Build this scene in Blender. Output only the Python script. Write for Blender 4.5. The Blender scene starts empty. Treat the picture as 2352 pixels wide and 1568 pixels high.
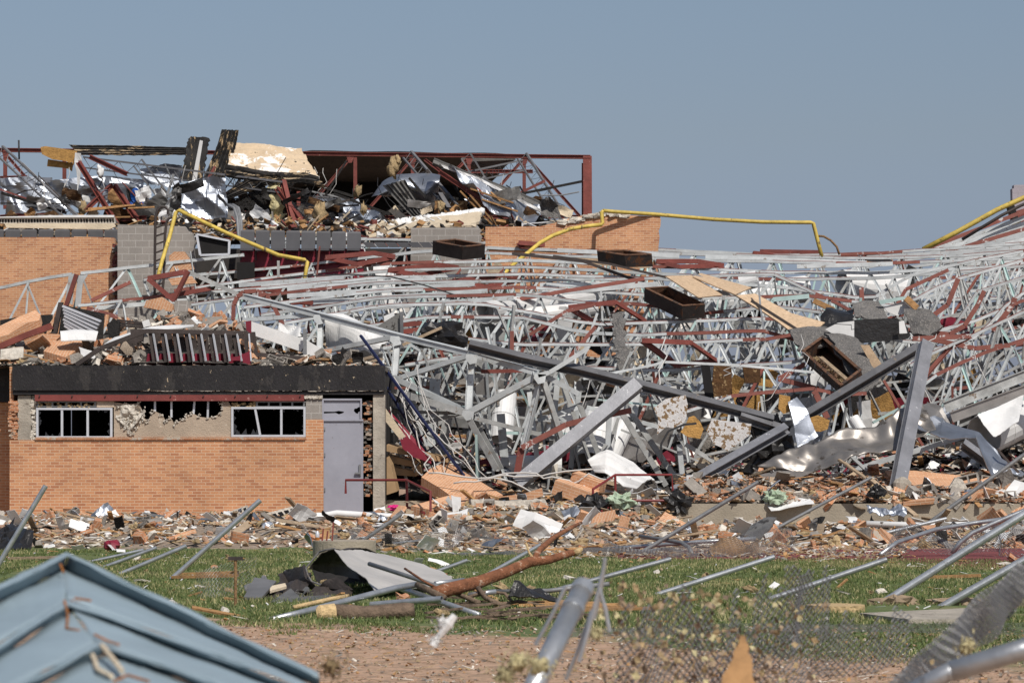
import bpy, math, random
import numpy as np
from mathutils import Vector, Matrix, Euler, noise
from mathutils.geometry import tessellate_polygon
R = random.Random(7)
sc = bpy.context.scene
C = sc.collection
PI = math.pi
# ------------------------------------------------------------------ camera, sky, sun, exposure
F, CX, HY, CH = 6021.0, 1176.0, 1038.8, 1.7
cam_d = bpy.data.cameras.new('camera'); cam = bpy.data.objects.new('camera', cam_d); C.objects.link(cam)
cam.location = (0, 0, CH); cam.rotation_euler = (PI/2, 0, 0)
cam_d.sensor_width = 36.0; cam_d.lens = 36*F/2352; cam_d.shift_y = (HY-784)/2352
cam_d.clip_start = 0.1; cam_d.clip_end = 6000
cam_d.dof.use_dof = True; cam_d.dof.focus_distance = 56; cam_d.dof.aperture_fstop = 8.0
sc.camera = cam
SUN = Vector((0.34, -0.80, 1.0)).normalized()
el = math.asin(SUN.z); az = math.atan2(SUN.x, SUN.y)
w = bpy.data.worlds.new("World"); sc.world = w; w.use_nodes = True
nt = w.node_tree; nt.nodes.clear()
out = nt.nodes.new('ShaderNodeOutputWorld'); bg = nt.nodes.new('ShaderNodeBackground')
sky = nt.nodes.new('ShaderNodeTexSky'); sky.sky_type = 'NISHITA'; sky.sun_disc = False
sky.sun_elevation = el; sky.sun_rotation = az; sky.air_density = 1.0; sky.dust_density = 1.0; sky.ozone_density = 1.0
tint = nt.nodes.new('ShaderNodeMix'); tint.data_type = 'RGBA'; tint.blend_type = 'MULTIPLY'; tint.inputs[0].default_value = 1
wtc = nt.nodes.new('ShaderNodeTexCoord'); wsp = nt.nodes.new('ShaderNodeSeparateXYZ'); wr = nt.nodes.new('ShaderNodeValToRGB')
nt.links.new(wtc.outputs['Generated'], wsp.inputs[0]); nt.links.new(wsp.outputs[2], wr.inputs[0])
e_ = wr.color_ramp.elements; e_[0].position = 0.03; e_[0].color = (.43, .455, .70, 1); e_[1].position = 0.6; e_[1].color = (.95, .86, .80, 1)
q_ = e_.new(0.12); q_.color = (.69, .63, .65, 1); q_ = e_.new(0.172); q_.color = (.80, .74, .72, 1)
nt.links.new(wr.outputs[0], tint.inputs[7])
nt.links.new(sky.outputs[0], tint.inputs[6]); nt.links.new(tint.outputs[2], bg.inputs[0])
bg.inputs[1].default_value = 0.10
nt.links.new(bg.outputs[0], out.inputs[0])
sl = bpy.data.lights.new('sun', 'SUN'); sl.energy = 4.0; sl.angle = math.radians(0.5); sl.color = (1.0, 0.95, 0.88)
so = bpy.data.objects.new('sun', sl); C.objects.link(so); so.rotation_euler = SUN.to_track_quat('Z', 'Y').to_euler()
sc.view_settings.view_transform = 'Standard'; sc.view_settings.look = 'None'
sc.view_settings.exposure = 0.0; sc.view_settings.gamma = 1.0

def P(x, y, d): return Vector(((x-CX)/F*d, d, CH+(HY-y)/F*d))
def Gd(x, y, z=0.0):
    return P(x, y, (CH-z)*F/(y-HY))

# ------------------------------------------------------------------ materials
MC = {}
def mat(name, col, rough=0.75, metal=0.0, var=0.25, scale=3.0, spots=(), bump=0.15, bscale=25.0, rnd=0.12, uvmap=None, spec=0.4, stretch=None):
    """col + soft dirt variation + sharp spots [(colour, amount 0-1, scale)] ; rnd = per object brightness change"""
    if name in MC: return MC[name]
    m = bpy.data.materials.new(name); m.use_nodes = True; n = m.node_tree.nodes; l = m.node_tree.links
    b = n['Principled BSDF']; b.inputs['Roughness'].default_value = rough; b.inputs['Metallic'].default_value = metal
    b.inputs['Specular IOR Level'].default_value = spec
    tc = n.new('ShaderNodeTexCoord'); oi = n.new('ShaderNodeObjectInfo')
    add = n.new('ShaderNodeVectorMath'); add.operation = 'ADD'
    mul = n.new('ShaderNodeMath'); mul.operation = 'MULTIPLY'; mul.inputs[1].default_value = 37.0
    l.new(oi.outputs['Random'], mul.inputs[0]); l.new(tc.outputs['Object'], add.inputs[0]); l.new(mul.outputs[0], add.inputs[1])
    V = add.outputs[0]
    if stretch:
        vs_ = n.new('ShaderNodeVectorMath'); vs_.operation = 'MULTIPLY'; vs_.inputs[1].default_value = stretch; l.new(V, vs_.inputs[0]); V = vs_.outputs[0]
    def nz(s, det=4, rg=0.6):
        t = n.new('ShaderNodeTexNoise'); t.inputs['Scale'].default_value = s; t.inputs['Detail'].default_value = det; t.inputs['Roughness'].default_value = rg
        l.new(V, t.inputs['Vector']); return t
    if uvmap:
        br = n.new('ShaderNodeTexBrick'); w_, h_, mo, c1, c2, cm = uvmap
        br.offset = 0.5; br.inputs['Scale'].default_value = 1; br.inputs['Brick Width'].default_value = w_; br.inputs['Row Height'].default_value = h_
        br.inputs['Mortar Size'].default_value = mo; br.inputs['Mortar Smooth'].default_value = 0.1; br.inputs['Bias'].default_value = -0.35
        br.inputs['Color1'].default_value = (*c1, 1); br.inputs['Color2'].default_value = (*c2, 1); br.inputs['Mortar'].default_value = (*cm, 1)
        l.new(tc.outputs['UV'], br.inputs['Vector']); cur = br.outputs['Color']
    else:
        rg = n.new('ShaderNodeRGB'); rg.outputs[0].default_value = (*col, 1); cur = rg.outputs[0]
    n1 = nz(scale, 6, 0.65); mr = n.new('ShaderNodeMapRange'); mr.inputs[1].default_value = 0.3; mr.inputs[2].default_value = 0.7
    mr.inputs[3].default_value = 1-var; mr.inputs[4].default_value = 1+var*0.4; l.new(n1.outputs[0], mr.inputs[0])
    m2 = n.new('ShaderNodeMath'); m2.operation = 'MULTIPLY_ADD'; m2.inputs[1].default_value = 2*rnd; m2.inputs[2].default_value = 1-rnd
    l.new(oi.outputs['Random'], m2.inputs[0])
    m3 = n.new('ShaderNodeMath'); m3.operation = 'MULTIPLY'; l.new(mr.outputs[0], m3.inputs[0]); l.new(m2.outputs[0], m3.inputs[1])
    vm = n.new('ShaderNodeVectorMath'); vm.operation = 'SCALE'; l.new(cur, vm.inputs[0]); l.new(m3.outputs[0], vm.inputs['Scale']); cur = vm.outputs[0]
    for (c2, am, s2) in spots:
        t = nz(s2, 5, 0.7); r2 = n.new('ShaderNodeMapRange'); th = 0.72-0.44*am
        r2.inputs[1].default_value = th-0.015; r2.inputs[2].default_value = th+0.015; l.new(t.outputs[0], r2.inputs[0])
        mx = n.new('ShaderNodeMix'); mx.data_type = 'RGBA'; l.new(r2.outputs[0], mx.inputs[0]); l.new(cur, mx.inputs[6]); mx.inputs[7].default_value = (*c2, 1)
        cur = mx.outputs[2]
    l.new(cur, b.inputs['Base Color'])
    if bump:
        t = nz(bscale, 5, 0.6); bp = n.new('ShaderNodeBump'); bp.inputs['Strength'].default_value = min(1, bump*2); bp.inputs['Distance'].default_value = 0.03
        l.new(t.outputs[0], bp.inputs['Height']); l.new(bp.outputs[0], b.inputs['Normal'])
    MC[name] = m; return m
BR = (0.2032, 0.0677, 0.006, (0.55, 0.27, 0.135), (0.33, 0.12, 0.062), (0.60, 0.45, 0.31))
M = dict(
 brick=mat('tan brick', (0, 0, 0), 0.85, var=0.22, scale=0.7, uvmap=BR, bump=0.1, rnd=0.04),
 brickd=mat('broken tan brick', (0, 0, 0), 0.9, var=0.3, scale=3, uvmap=(0.2032, 0.0677, 0.005, (0.50, 0.235, 0.12), (0.42, 0.17, 0.085), (0.50, 0.40, 0.30)), bump=0.3, rnd=0.12, spots=[((0.42, 0.36, 0.29), 0.3, 2.5)]),
 brickslab=mat('fallen brick facing', (0, 0, 0), 0.85, var=0.15, scale=2, uvmap=(0.2032, 0.0677, 0.005, (0.58, 0.31, 0.17), (0.46, 0.22, 0.11), (0.66, 0.50, 0.36)), bump=0.15, rnd=0.08),
 cmu=mat('grey block masonry', (0, 0, 0), 0.9, var=0.15, scale=1.5, uvmap=(0.40, 0.20, 0.008, (0.29, 0.265, 0.24), (0.25, 0.23, 0.21), (0.42, 0.40, 0.37)), bump=0.15, rnd=0.05),
 cmul=mat('lilac block masonry', (0, 0, 0), 0.9, var=0.1, scale=1.5, uvmap=(0.40, 0.20, 0.008, (0.36, 0.33, 0.36), (0.33, 0.30, 0.33), (0.30, 0.28, 0.29)), bump=0.15, rnd=0.05),
 conc=mat('weathered concrete', (0.40, 0.36, 0.30), 0.9, var=0.35, scale=2.5, spots=[((0.20, 0.17, 0.14), 0.22, 3.5)], bump=0.35),
 concd=mat('grey concrete rubble', (0.27, 0.245, 0.215), 0.95, var=0.35, scale=4, bump=0.5, rnd=0.3),
 stucco=mat('beige stucco', (0.47, 0.38, 0.29), 0.95, var=0.2, scale=2, spots=[((0.26, 0.21, 0.16), 0.16, 3.0), ((0.60, 0.54, 0.45), 0.15, 4.0)], bump=0.3),
 plaster=mat('white crumbled plaster', (0.66, 0.61, 0.53), 0.95, var=0.35, scale=12, spots=[((0.35, 0.28, 0.2), 0.2, 9)], bump=1.0, bscale=14),
 tar=mat('black tar coating', (0.016, 0.0145, 0.016), 0.6, var=0.5, scale=3, spots=[((0.030, 0.027, 0.026), 0.35, 1.7), ((0.40, 0.32, 0.22), 0.09, 9.0)], bump=0.2, stretch=(1, 1, .6)),
 redp=mat('red oxide primer', (0.20, 0.052, 0.040), 0.6, var=0.35, scale=3, spots=[((0.42, 0.24, 0.20), 0.12, 9)], bump=0.1, rnd=0.15),
 lintel=mat('weathered red steel', (0.21, 0.05, 0.043), 0.55, var=0.3, scale=2, spots=[((0.45, 0.28, 0.24), 0.08, 8)], bump=0.1),
 white=mat('white steel paint', (0.53, 0.555, 0.56), 0.5, var=0.3, scale=2.2, spots=[((0.30, 0.27, 0.24), 0.2, 5.0), ((0.36, 0.15, 0.10), 0.06, 4.0)], bump=0.05, rnd=0.22),
 whited=mat('soiled white steel paint', (0.38, 0.385, 0.375), 0.55, var=0.4, scale=3, spots=[((0.22, 0.17, 0.13), 0.22, 4.0)], bump=0.1, rnd=0.2),
 mint=mat('pale mint steel paint', (0.42, 0.56, 0.54), 0.5, var=0.25, scale=2.2, spots=[((0.30, 0.27, 0.25), 0.12, 5.0)], bump=0.05, rnd=0.12),
 redw=mat('red primer worn to white', (0.25, 0.085, 0.065), 0.6, var=0.3, scale=3, spots=[((0.58, 0.54, 0.52), 0.22, 3.5)], bump=0.05, rnd=0.12),
 beam=mat('dark grey painted steel', (0.165, 0.165, 0.172), 0.5, metal=0.15, var=0.35, scale=2.5, spots=[((0.42, 0.42, 0.44), 0.06, 14), ((0.24, 0.20, 0.16), 0.15, 3)], bump=0.05, rnd=0.15),
 beaml=mat('mid grey painted steel', (0.25, 0.255, 0.275), 0.38, metal=0.2, var=0.3, scale=2.5, spots=[((0.55, 0.55, 0.57), 0.12, 11), ((0.30, 0.25, 0.20), 0.1, 3)], bump=0.05, rnd=0.1),
 galv=mat('galvanised steel', (0.46, 0.48, 0.50), 0.38, metal=0.65, var=0.3, scale=6, spots=[((0.26, 0.25, 0.24), 0.1, 9)], bump=0.05, rnd=0.12),
 galvd=mat('dull galvanised pipe', (0.26, 0.265, 0.27), 0.5, metal=0.4, var=0.3, scale=6, spots=[((0.22, 0.13, 0.08), 0.08, 9)], bump=0.05, rnd=0.15),
 foil=mat('bright crumpled tin', (0.37, 0.40, 0.45), 0.42, metal=0.8, var=0.3, scale=2.0, bump=0.08, bscale=3.5, rnd=0.12),
 foilw=mat('foil faced insulation', (0.80, 0.78, 0.76), 0.38, metal=0.25, var=0.35, scale=8, spots=[((0.25, 0.16, 0.08), 0.42, 8)], bump=0.2, bscale=12),
 tin=mat('stained grey tin', (0.30, 0.285, 0.27), 0.45, metal=0.55, var=0.35, scale=1.5, spots=[((0.22, 0.19, 0.16), 0.2, 2)], bump=0.04, bscale=5),
 tind=mat('brown grey folded tin', (0.27, 0.25, 0.23), 0.40, metal=0.6, var=0.35, scale=1.5, spots=[((0.13, 0.11, 0.09), 0.25, 2)], bump=0.04, bscale=5),
 tinw=mat('white sheet metal', (0.70, 0.70, 0.69), 0.5, metal=0.0, var=0.18, scale=1.5, spots=[((0.3, 0.25, 0.2), 0.06, 4)], bump=0.1, bscale=4),
 char=mat('charred corrugated deck', (0.030, 0.028, 0.027), 0.7, var=0.5, scale=4, spots=[((0.50, 0.36, 0.20), 0.26, 3.2), ((0.02, 0.02, 0.02), 0.3, 9)], bump=0.4, rnd=0.05),
 charv=mat('charred deck with upright streaks', (0.030, 0.028, 0.027), 0.7, var=0.5, scale=4, spots=[((0.52, 0.38, 0.22), 0.34, 2.6), ((0.02, 0.02, 0.02), 0.4, 7)], bump=0.4, rnd=0.05, stretch=(2.2, 2.2, .45)),
 charh=mat('charred deck with level streaks', (0.045, 0.04, 0.037), 0.7, var=0.5, scale=4, spots=[((0.46, 0.35, 0.22), 0.36, 2.6), ((0.02, 0.02, 0.02), 0.4, 7)], bump=0.4, rnd=0.05, stretch=(.4, .4, 2.4)),
 deckg=mat('grey deck metal', (0.17, 0.165, 0.155), 0.5, metal=0.3, var=0.4, scale=2, spots=[((0.05, 0.045, 0.04), 0.25, 2)], bump=0.1),
 deckshade=mat('deck underside with painted shade', (0.035, 0.03, 0.028), 0.8, var=0.4, scale=2, bump=0.2),  # near-black, the shade under the deck is painted in
 foam=mat('cream foam board', (0.68, 0.53, 0.36), 0.9, var=0.2, scale=3, spots=[((0.78, 0.76, 0.72), 0.45, .55), ((0.05, 0.045, 0.04), 0.16, 3)], bump=0.3),
 foamc=mat('cream roof membrane', (0.62, 0.52, 0.38), 0.9, var=0.2, scale=2, spots=[((0.12, 0.1, 0.08), 0.08, 5)], bump=0.3),
 ochre=mat('ochre insulation board', (0.48, 0.27, 0.085), 0.95, var=0.4, scale=7, bump=0.5),
 osb=mat('pale strand board', (0.52, 0.38, 0.25), 0.85, var=0.25, scale=9, spots=[((0.38, 0.26, 0.15), 0.25, 16)], bump=0.15),
 wood=mat('splintered lumber', (0.42, 0.235, 0.10), 0.85, var=0.4, scale=8, bump=0.3, rnd=0.3),
 woodg=mat('weathered board', (0.36, 0.27, 0.18), 0.9, var=0.4, scale=8, bump=0.3, rnd=0.3),
 shelf=mat('brown shelf board', (0.36, 0.24, 0.13), 0.7, var=0.2, scale=3, bump=0.05),
 felt=mat('grey mineral roofing felt', (0.14, 0.135, 0.13), 0.95, var=0.35, scale=6, spots=[((0.26, 0.24, 0.22), 0.35, 30)], bump=0.6, bscale=30),
 blackm=mat('black roofing membrane', (0.022, 0.021, 0.021), 0.35, var=0.4, scale=4, spots=[((0.3, 0.28, 0.25), 0.04, 8)], bump=0.4, bscale=8),
 blackd=mat('black charred scrap', (0.02, 0.018, 0.017), 0.8, var=0.5, scale=6, bump=0.5),
 hoodin=mat('dark tin and painted hood shade', (0.055, 0.045, 0.040), 0.6, var=0.4, scale=4, bump=0.1),  # paints the shade inside the hood; also on dark sheets in the pile
 rustbox=mat('blackened rusty steel', (0.040, 0.033, 0.030), 0.6, var=0.5, scale=2.5, spots=[((0.11, 0.045, 0.02), 0.3, 2.2)], bump=0.2),
 rustin=mat('rusty inner liner', (0.15, 0.075, 0.042), 0.85, var=0.5, scale=4, spots=[((0.05, 0.033, 0.025), 0.4, 4), ((0.30, 0.24, 0.17), 0.15, 6)], bump=0.3),
 maroon=mat('maroon enamel', (0.20, 0.018, 0.035), 0.45, var=0.25, scale=3, bump=0.05),
 maroonr=mat('maroon rail paint', (0.19, 0.030, 0.030), 0.45, var=0.25, scale=6, bump=0.05),
 yellow=mat('yellow pipe paint', (0.58, 0.43, 0.09), 0.6, var=0.35, scale=4, spots=[((0.16, 0.11, 0.05), 0.24, 6)], bump=0.05),
 seatg=mat('grey plastic seat', (0.085, 0.085, 0.092), 0.5, var=0.15, scale=3, bump=0.02, rnd=0.1),
 blue=mat('blue tarp', (0.015, 0.10, 0.42), 0.45, var=0.3, scale=5, bump=0.3),
 navy=mat('navy ladder paint', (0.018, 0.024, 0.075), 0.45, var=0.2, scale=5, bump=0.05),
 brown=mat('dark brown frame', (0.055, 0.042, 0.038), 0.6, var=0.4, scale=6, spots=[((0.3, 0.27, 0.24), 0.06, 12)], bump=0.1),
 door=mat('grey door paint', (0.33, 0.335, 0.385), 0.45, var=0.14, scale=1.5, spots=[((0.17, 0.15, 0.13), 0.09, 9)], bump=0.02),
 alu=mat('aluminium window frame', (0.62, 0.64, 0.68), 0.4, metal=0.3, var=0.1, scale=3, bump=0.02),
 glass=mat('dark broken glass', (0.03, 0.033, 0.037), 0.12, var=0.2, scale=3, bump=0, spec=0.6),
 black=mat('black sheet and painted shade', (0.012, 0.011, 0.011), 0.9, var=0.2, scale=3, bump=0),  # paints shade in holes and openings; also one real black sheet
 inter=mat('dark interior', (0.045, 0.04, 0.037), 0.9, var=0.3, scale=2, bump=0.1),  # near-black colour for inner walls, upper floor and some litter
 yfoam=mat('yellow fibre insulation', (0.60, 0.53, 0.30), 1.0, var=0.45, scale=14, bump=1.0, bscale=30, rnd=0.15),
 bfoam=mat('tan fibre insulation', (0.42, 0.31, 0.17), 1.0, var=0.5, scale=14, bump=1.0, bscale=30, rnd=0.25),
 burnt=mat('burnt brown tangle', (0.10, 0.05, 0.02), 1.0, var=0.6, scale=6, spots=[((0.38, 0.26, 0.13), 0.25, 5)], bump=1.0, bscale=14),
 bark=mat('red brown bark', (0.25, 0.10, 0.048), 0.9, var=0.5, scale=9, spots=[((0.42, 0.30, 0.22), 0.25, 9)], bump=0.6),
 barkg=mat('grey brown bark', (0.19, 0.135, 0.095), 0.95, var=0.5, scale=12, bump=1.0, bscale=18),
 cut=mat('fresh cut wood', (0.58, 0.42, 0.22), 0.9, var=0.35, scale=18, bump=0.6),
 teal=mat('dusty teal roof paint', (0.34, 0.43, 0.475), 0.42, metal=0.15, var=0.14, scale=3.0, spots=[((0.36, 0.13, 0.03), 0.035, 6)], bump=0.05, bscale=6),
 tealshade=mat('teal with painted seam shade', (0.20, 0.27, 0.31), 0.45, var=0.15, scale=3.0, spots=[((0.36, 0.13, 0.03), 0.04, 6)], bump=0.05),  # darker copy of the teal, shade of the seam sides painted in
 rust=mat('orange rust', (0.40, 0.15, 0.035), 0.9, var=0.4, scale=20, bump=0.3),
 wire=mat('fence wire', (0.25, 0.25, 0.255), 0.5, metal=0.5, var=0.2, scale=6, bump=0),
 cable=mat('pale cable', (0.55, 0.53, 0.50), 0.6, var=0.2, scale=6, bump=0),
 cabled=mat('black cable', (0.03, 0.03, 0.032), 0.6, var=0.2, scale=6, bump=0),
 pink=mat('pink cloth', (0.75, 0.03, 0.24), 0.8, var=0.3, scale=12, bump=0.6),
 paleg=mat('pale green cloth', (0.42, 0.52, 0.38), 0.8, var=0.3, scale=12, bump=0.6),
 brownc=mat('brown sacking', (0.26, 0.155, 0.075), 0.95, var=0.35, scale=8, bump=0.6),
 kerb=mat('sandy concrete wall', (0.38, 0.33, 0.255), 0.9, var=0.25, scale=1.2, spots=[((0.14, 0.12, 0.10), 0.1, 2.5)], bump=0.25),
 track=mat('maroon running track', (0.20, 0.055, 0.055), 0.95, var=0.25, scale=2, bump=0.2),
 dirt=mat('tan dirt', (0.44, 0.28, 0.19), 0.95, var=0.35, scale=1.6, spots=[((0.22, 0.17, 0.14), 0.25, 3)], bump=0.6),
)

# ------------------------------------------------------------------ mesh builder
def frame(a, b, up=Vector((0, 0, 1))):
    z = (b-a); L = z.length; z = z/max(L, 1e-9)
    if abs(z.dot(up)) > 0.98: up = Vector((0, 1, 0))
    x = up.cross(z).normalized(); y = z.cross(x)
    return x, y, z, L
class MB:
    def __init__(s): s.v = []; s.f = []; s.m = []
    def add(s, vs, fs, mi=0):
        o = len(s.v); s.v += [tuple(q) for q in vs]; s.f += [tuple(o+i for i in f) for f in fs]; s.m += [mi]*len(fs); return s
    def box(s, c, size, rot=None, mi=0):
        c = Vector(c); hx, hy, hz = size[0]/2, size[1]/2, size[2]/2
        vs = [Vector((sx*hx, sy*hy, sz*hz)) for sz in (-1, 1) for sy in (-1, 1) for sx in (-1, 1)]
        if rot is not None: vs = [rot @ q for q in vs]
        return s.add([c+q for q in vs], [(0, 2, 3, 1), (4, 5, 7, 6), (0, 1, 5, 4), (2, 6, 7, 3), (0, 4, 6, 2), (1, 3, 7, 5)], mi)
    def bx(s, x0, x1, y0, y1, z0, z1, mi=0):
        return s.box(((x0+x1)/2, (y0+y1)/2, (z0+z1)/2), (abs(x1-x0), abs(y1-y0), abs(z1-z0)), None, mi)
    def ext(s, a, b, prof, up=Vector((0, 0, 1)), mi=0):
        x, y, z, L = frame(a, b, up); n = len(prof)
        vs = [a+x*u+y*v for u, v in prof]+[b+x*u+y*v for u, v in prof]
        fs = [(i, (i+1) % n, n+(i+1) % n, n+i) for i in range(n)]
        s.add(vs, fs+[tuple(range(n-1, -1, -1)), tuple(range(n, 2*n))], mi); return s
    def bar(s, a, b, w, h, up=Vector((0, 0, 1)), mi=0):
        return s.ext(a, b, [(-w/2, -h/2), (w/2, -h/2), (w/2, h/2), (-w/2, h/2)], up, mi)
    def ang(s, a, b, q, t=0.008, up=Vector((0, 0, 1)), fx=1, fy=1, mi=0):
        pr = [(0, 0), (q, 0), (q, t), (t, t), (t, q), (0, q)]
        pr = [((u-q/2)*fx, (v-q/2)*fy) for u, v in pr]
        if fx*fy < 0: pr.reverse()
        return s.ext(a, b, pr, up, mi)
    def ibeam(s, a, b, w, h, t=0.02, up=Vector((0, 0, 1)), mi=0):
        W, H = w/2, h/2; k = t/2
        pr = [(-W, -H), (W, -H), (W, -H+t), (k, -H+t), (k, H-t), (W, H-t), (W, H), (-W, H), (-W, H-t), (-k, H-t), (-k, -H+t), (-W, -H+t)]
        return s.ext(a, b, pr, up, mi)
    def tube(s, pts, r, n=8, mi=0, cap=True, wall=0.0):
        pts = [Vector(p) for p in pts]; k = len(pts); rr = r if isinstance(r, (list, tuple)) else [r]*k
        rings = []; T = []
        for i in range(k):
            t = (pts[min(i+1, k-1)]-pts[max(i-1, 0)]); T.append(t.normalized() if t.length > 1e-9 else Vector((0, 0, 1)))
        x = T[0].orthogonal().normalized()
        for i in range(k):
            x = (x-T[i]*x.dot(T[i])).normalized(); y = T[i].cross(x)
            rings.append([pts[i]+(x*math.cos(2*PI*j/n)+y*math.sin(2*PI*j/n))*rr[i] for j in range(n)])
        vs = [q for g in rings for q in g]
        fs = [(i*n+j, i*n+(j+1) % n, (i+1)*n+(j+1) % n, (i+1)*n+j) for i in range(k-1) for j in range(n)]
        if wall:
            o = len(vs)
            for i in range(k): vs += [pts[i]+(q-pts[i])*(1-wall/rr[i]) for q in rings[i]]
            fs += [(o+i*n+j, o+(i+1)*n+j, o+(i+1)*n+(j+1) % n, o+i*n+(j+1) % n) for i in range(k-1) for j in range(n)]
            fs += [(j, o+j, o+(j+1) % n, (j+1) % n) for j in range(n)]
            e = (k-1)*n; fs += [(e+j, e+(j+1) % n, o+e+(j+1) % n, o+e+j) for j in range(n)]
        elif cap: fs += [tuple(range(n-1, -1, -1)), tuple((k-1)*n+j for j in range(n))]
        return s.add(vs, fs, mi)
    def plate(s, pts, th, nrm=None, mi=0):
        pts = [Vector(p) for p in pts]; n = len(pts)
        N = Vector((0, 0, 0))
        for i in range(n): N += pts[i].cross(pts[(i+1) % n])
        if N.length > 1e-9: N.normalize()
        if nrm is None: nrm = N if N.y > 0 else -N
        off = nrm*th; tr = tessellate_polygon([pts])
        vs = pts+[q+off for q in pts]
        fs = [tuple(t) for t in tr]+[tuple(n+i for i in reversed(t)) for t in tr]+[(i, (i+1) % n, n+(i+1) % n, n+i) for i in range(n)]
        return s.add(vs, fs, mi)
    def sheet(s, A, B, nu=16, nv=8, amp=0.05, fr=1.5, th=0.006, rag=0.0, seed=0, corr=None, mi=0, curl=0.0, fold=0):
        """surface between polylines A and B (world points), crumpled; corr=(ribs, depth) ridges that run along A"""
        def res(L_, n):
            L_ = [Vector(q) for q in L_]; cu = [0]
            for i in range(1, len(L_)): cu.append(cu[-1]+(L_[i]-L_[i-1]).length)
            o = []
            for k in range(n+1):
                t = cu[-1]*k/n; i = 0
                while i < len(L_)-2 and cu[i+1] < t: i += 1
                f = (t-cu[i])/max(cu[i+1]-cu[i], 1e-9); o.append(L_[i].lerp(L_[i+1], f))
            return o
        a, b = res(A, nu), res(B, nu); so_ = Vector((seed*7.31, seed*3.17, seed*1.7)); vs = []; Nn = []
        for i in range(nu+1):
            tu = (a[min(i+1, nu)]-a[max(i-1, 0)]); tv = b[i]-a[i]; N = tu.cross(tv)
            N = N.normalized() if N.length > 1e-9 else Vector((0, -1, 0))
            if N.y > 0: N = -N
            for j in range(nv+1):
                f = j/nv; q = a[i].lerp(b[i], f)
                if rag:
                    rj = noise.noise(Vector((i*0.9, 5.1, 0))+so_)*rag
                    if j == 0: q = q-tv*rj*0.5
                    if j == nv: q = q+tv*rj
                    if i in (0, nu): q = q+tu.normalized()*noise.noise(Vector((j*1.1, 9.1, 0))+so_)*rag*tv.length*0.8
                if fold:
                    rf = random.Random(seed); h = 0
                    for kf in range(5):
                        dv = Vector((rf.uniform(-1, 1), rf.uniform(-.4, .4), rf.uniform(-1, 1))).normalized(); ph = (q.dot(dv)*fr*rf.uniform(.7, 2.2)+rf.random()) % 1.0
                        h += amp*.38*(abs(ph-.5)*4-1)*rf.uniform(.5, 1)
                    h += amp*.15*noise.noise(q*fr*2.5+so_)
                else: h = (noise.noise(q*fr+so_)+0.5*abs(noise.noise(q*fr*2.3+so_)))*amp*1.6
                if corr:
                    ph = (f*corr[0]) % 1.0; h += corr[1]*(1 if ph < 0.4 else (0 if 0.5 < ph < 0.9 else 0.5))
                h += curl*(4*f*(1-f))
                vs.append(q+N*h); Nn.append(N)
        W = nv+1; n0 = len(vs); fs = []
        for i in range(nu):
            for j in range(nv): fs.append((i*W+j, i*W+j+1, (i+1)*W+j+1, (i+1)*W+j))
        vs = vs+[vs[k]-Nn[k]*th for k in range(n0)]
        fs += [tuple(n0+q for q in reversed(f)) for f in list(fs)]
        rim = [i*W for i in range(nu+1)]+[nu*W+j for j in range(1, nv+1)]+[i*W+nv for i in range(nu-1, -1, -1)]+[j for j in range(nv-1, 0, -1)]
        for k in range(len(rim)): p, q = rim[k], rim[(k+1) % len(rim)]; fs.append((p, q, n0+q, n0+p))
        return s.add(vs, fs, mi)
    def chunk(s, c, size, rot=None, j=0.25, rr=R, mi=0):
        c = Vector(c); vs = []
        for sz in (-1, 1):
            for sy in (-1, 1):
                for sx in (-1, 1):
                    q = Vector((sx*size[0]/2*(1-rr.random()*j*2), sy*size[1]/2*(1-rr.random()*j*2), sz*size[2]/2*(1-rr.random()*j*2)))
                    vs.append(c+(rot @ q if rot is not None else q))
        return s.add(vs, [(0, 2, 3, 1), (4, 5, 7, 6), (0, 1, 5, 4), (2, 6, 7, 3), (0, 4, 6, 2), (1, 3, 7, 5)], mi)
    def blob(s, c, r, sc3=(1, 1, 1), amp=0.4, fr=2.0, seed=0, n=10, mi=0):
        c = Vector(c); vs = []; so_ = Vector((seed*3.3, seed*5.7, seed))
        for i in range(n+1):
            th = PI*i/n
            for j in range(2*n):
                ph = 2*PI*j/(2*n); u = Vector((math.sin(th)*math.cos(ph), math.sin(th)*math.sin(ph), math.cos(th)))
                k = 1+amp*(noise.noise(u*fr+so_)*1.3+0.6*noise.noise(u*fr*3+so_))
                vs.append(c+Vector((u.x*sc3[0], u.y*sc3[1], u.z*sc3[2]))*r*k)
        W = 2*n; fs = [(i*W+j, (i+1)*W+j, (i+1)*W+(j+1) % W, i*W+(j+1) % W) for i in range(n) for j in range(W)]
        return s.add(vs, fs, mi)
    def mesh(s, name, mats, uvf=None, off=Vector((0, 0, 0)), smooth=False):
        me = bpy.data.meshes.new(name)
        me.from_pydata([(q[0]-off.x, q[1]-off.y, q[2]-off.z) for q in s.v], [], s.f)
        for m in mats: me.materials.append(m)
        if len(mats) > 1: me.polygons.foreach_set('material_index', s.m)
        if smooth: me.polygons.foreach_set('use_smooth', [True]*len(me.polygons))
        uv = me.uv_layers.new(name='uv')
        if uvf is not False:
            fx, fy, fz = uvf if uvf else (Vector((1, 0, 0)), Vector((0, 1, 0)), Vector((0, 0, 1)))
            for p in me.polygons:
                n = p.normal; ax = [abs(n.dot(fx)), abs(n.dot(fy)), abs(n.dot(fz))]; k = ax.index(max(ax))
                U, Vv = ((fy, fz), (fx, fz), (fx, fy))[k]
                for li in p.loop_indices:
                    q = me.vertices[me.loops[li].vertex_index].co+off; uv.data[li].uv = (q.dot(U), q.dot(Vv))
        me.update(); return me
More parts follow.
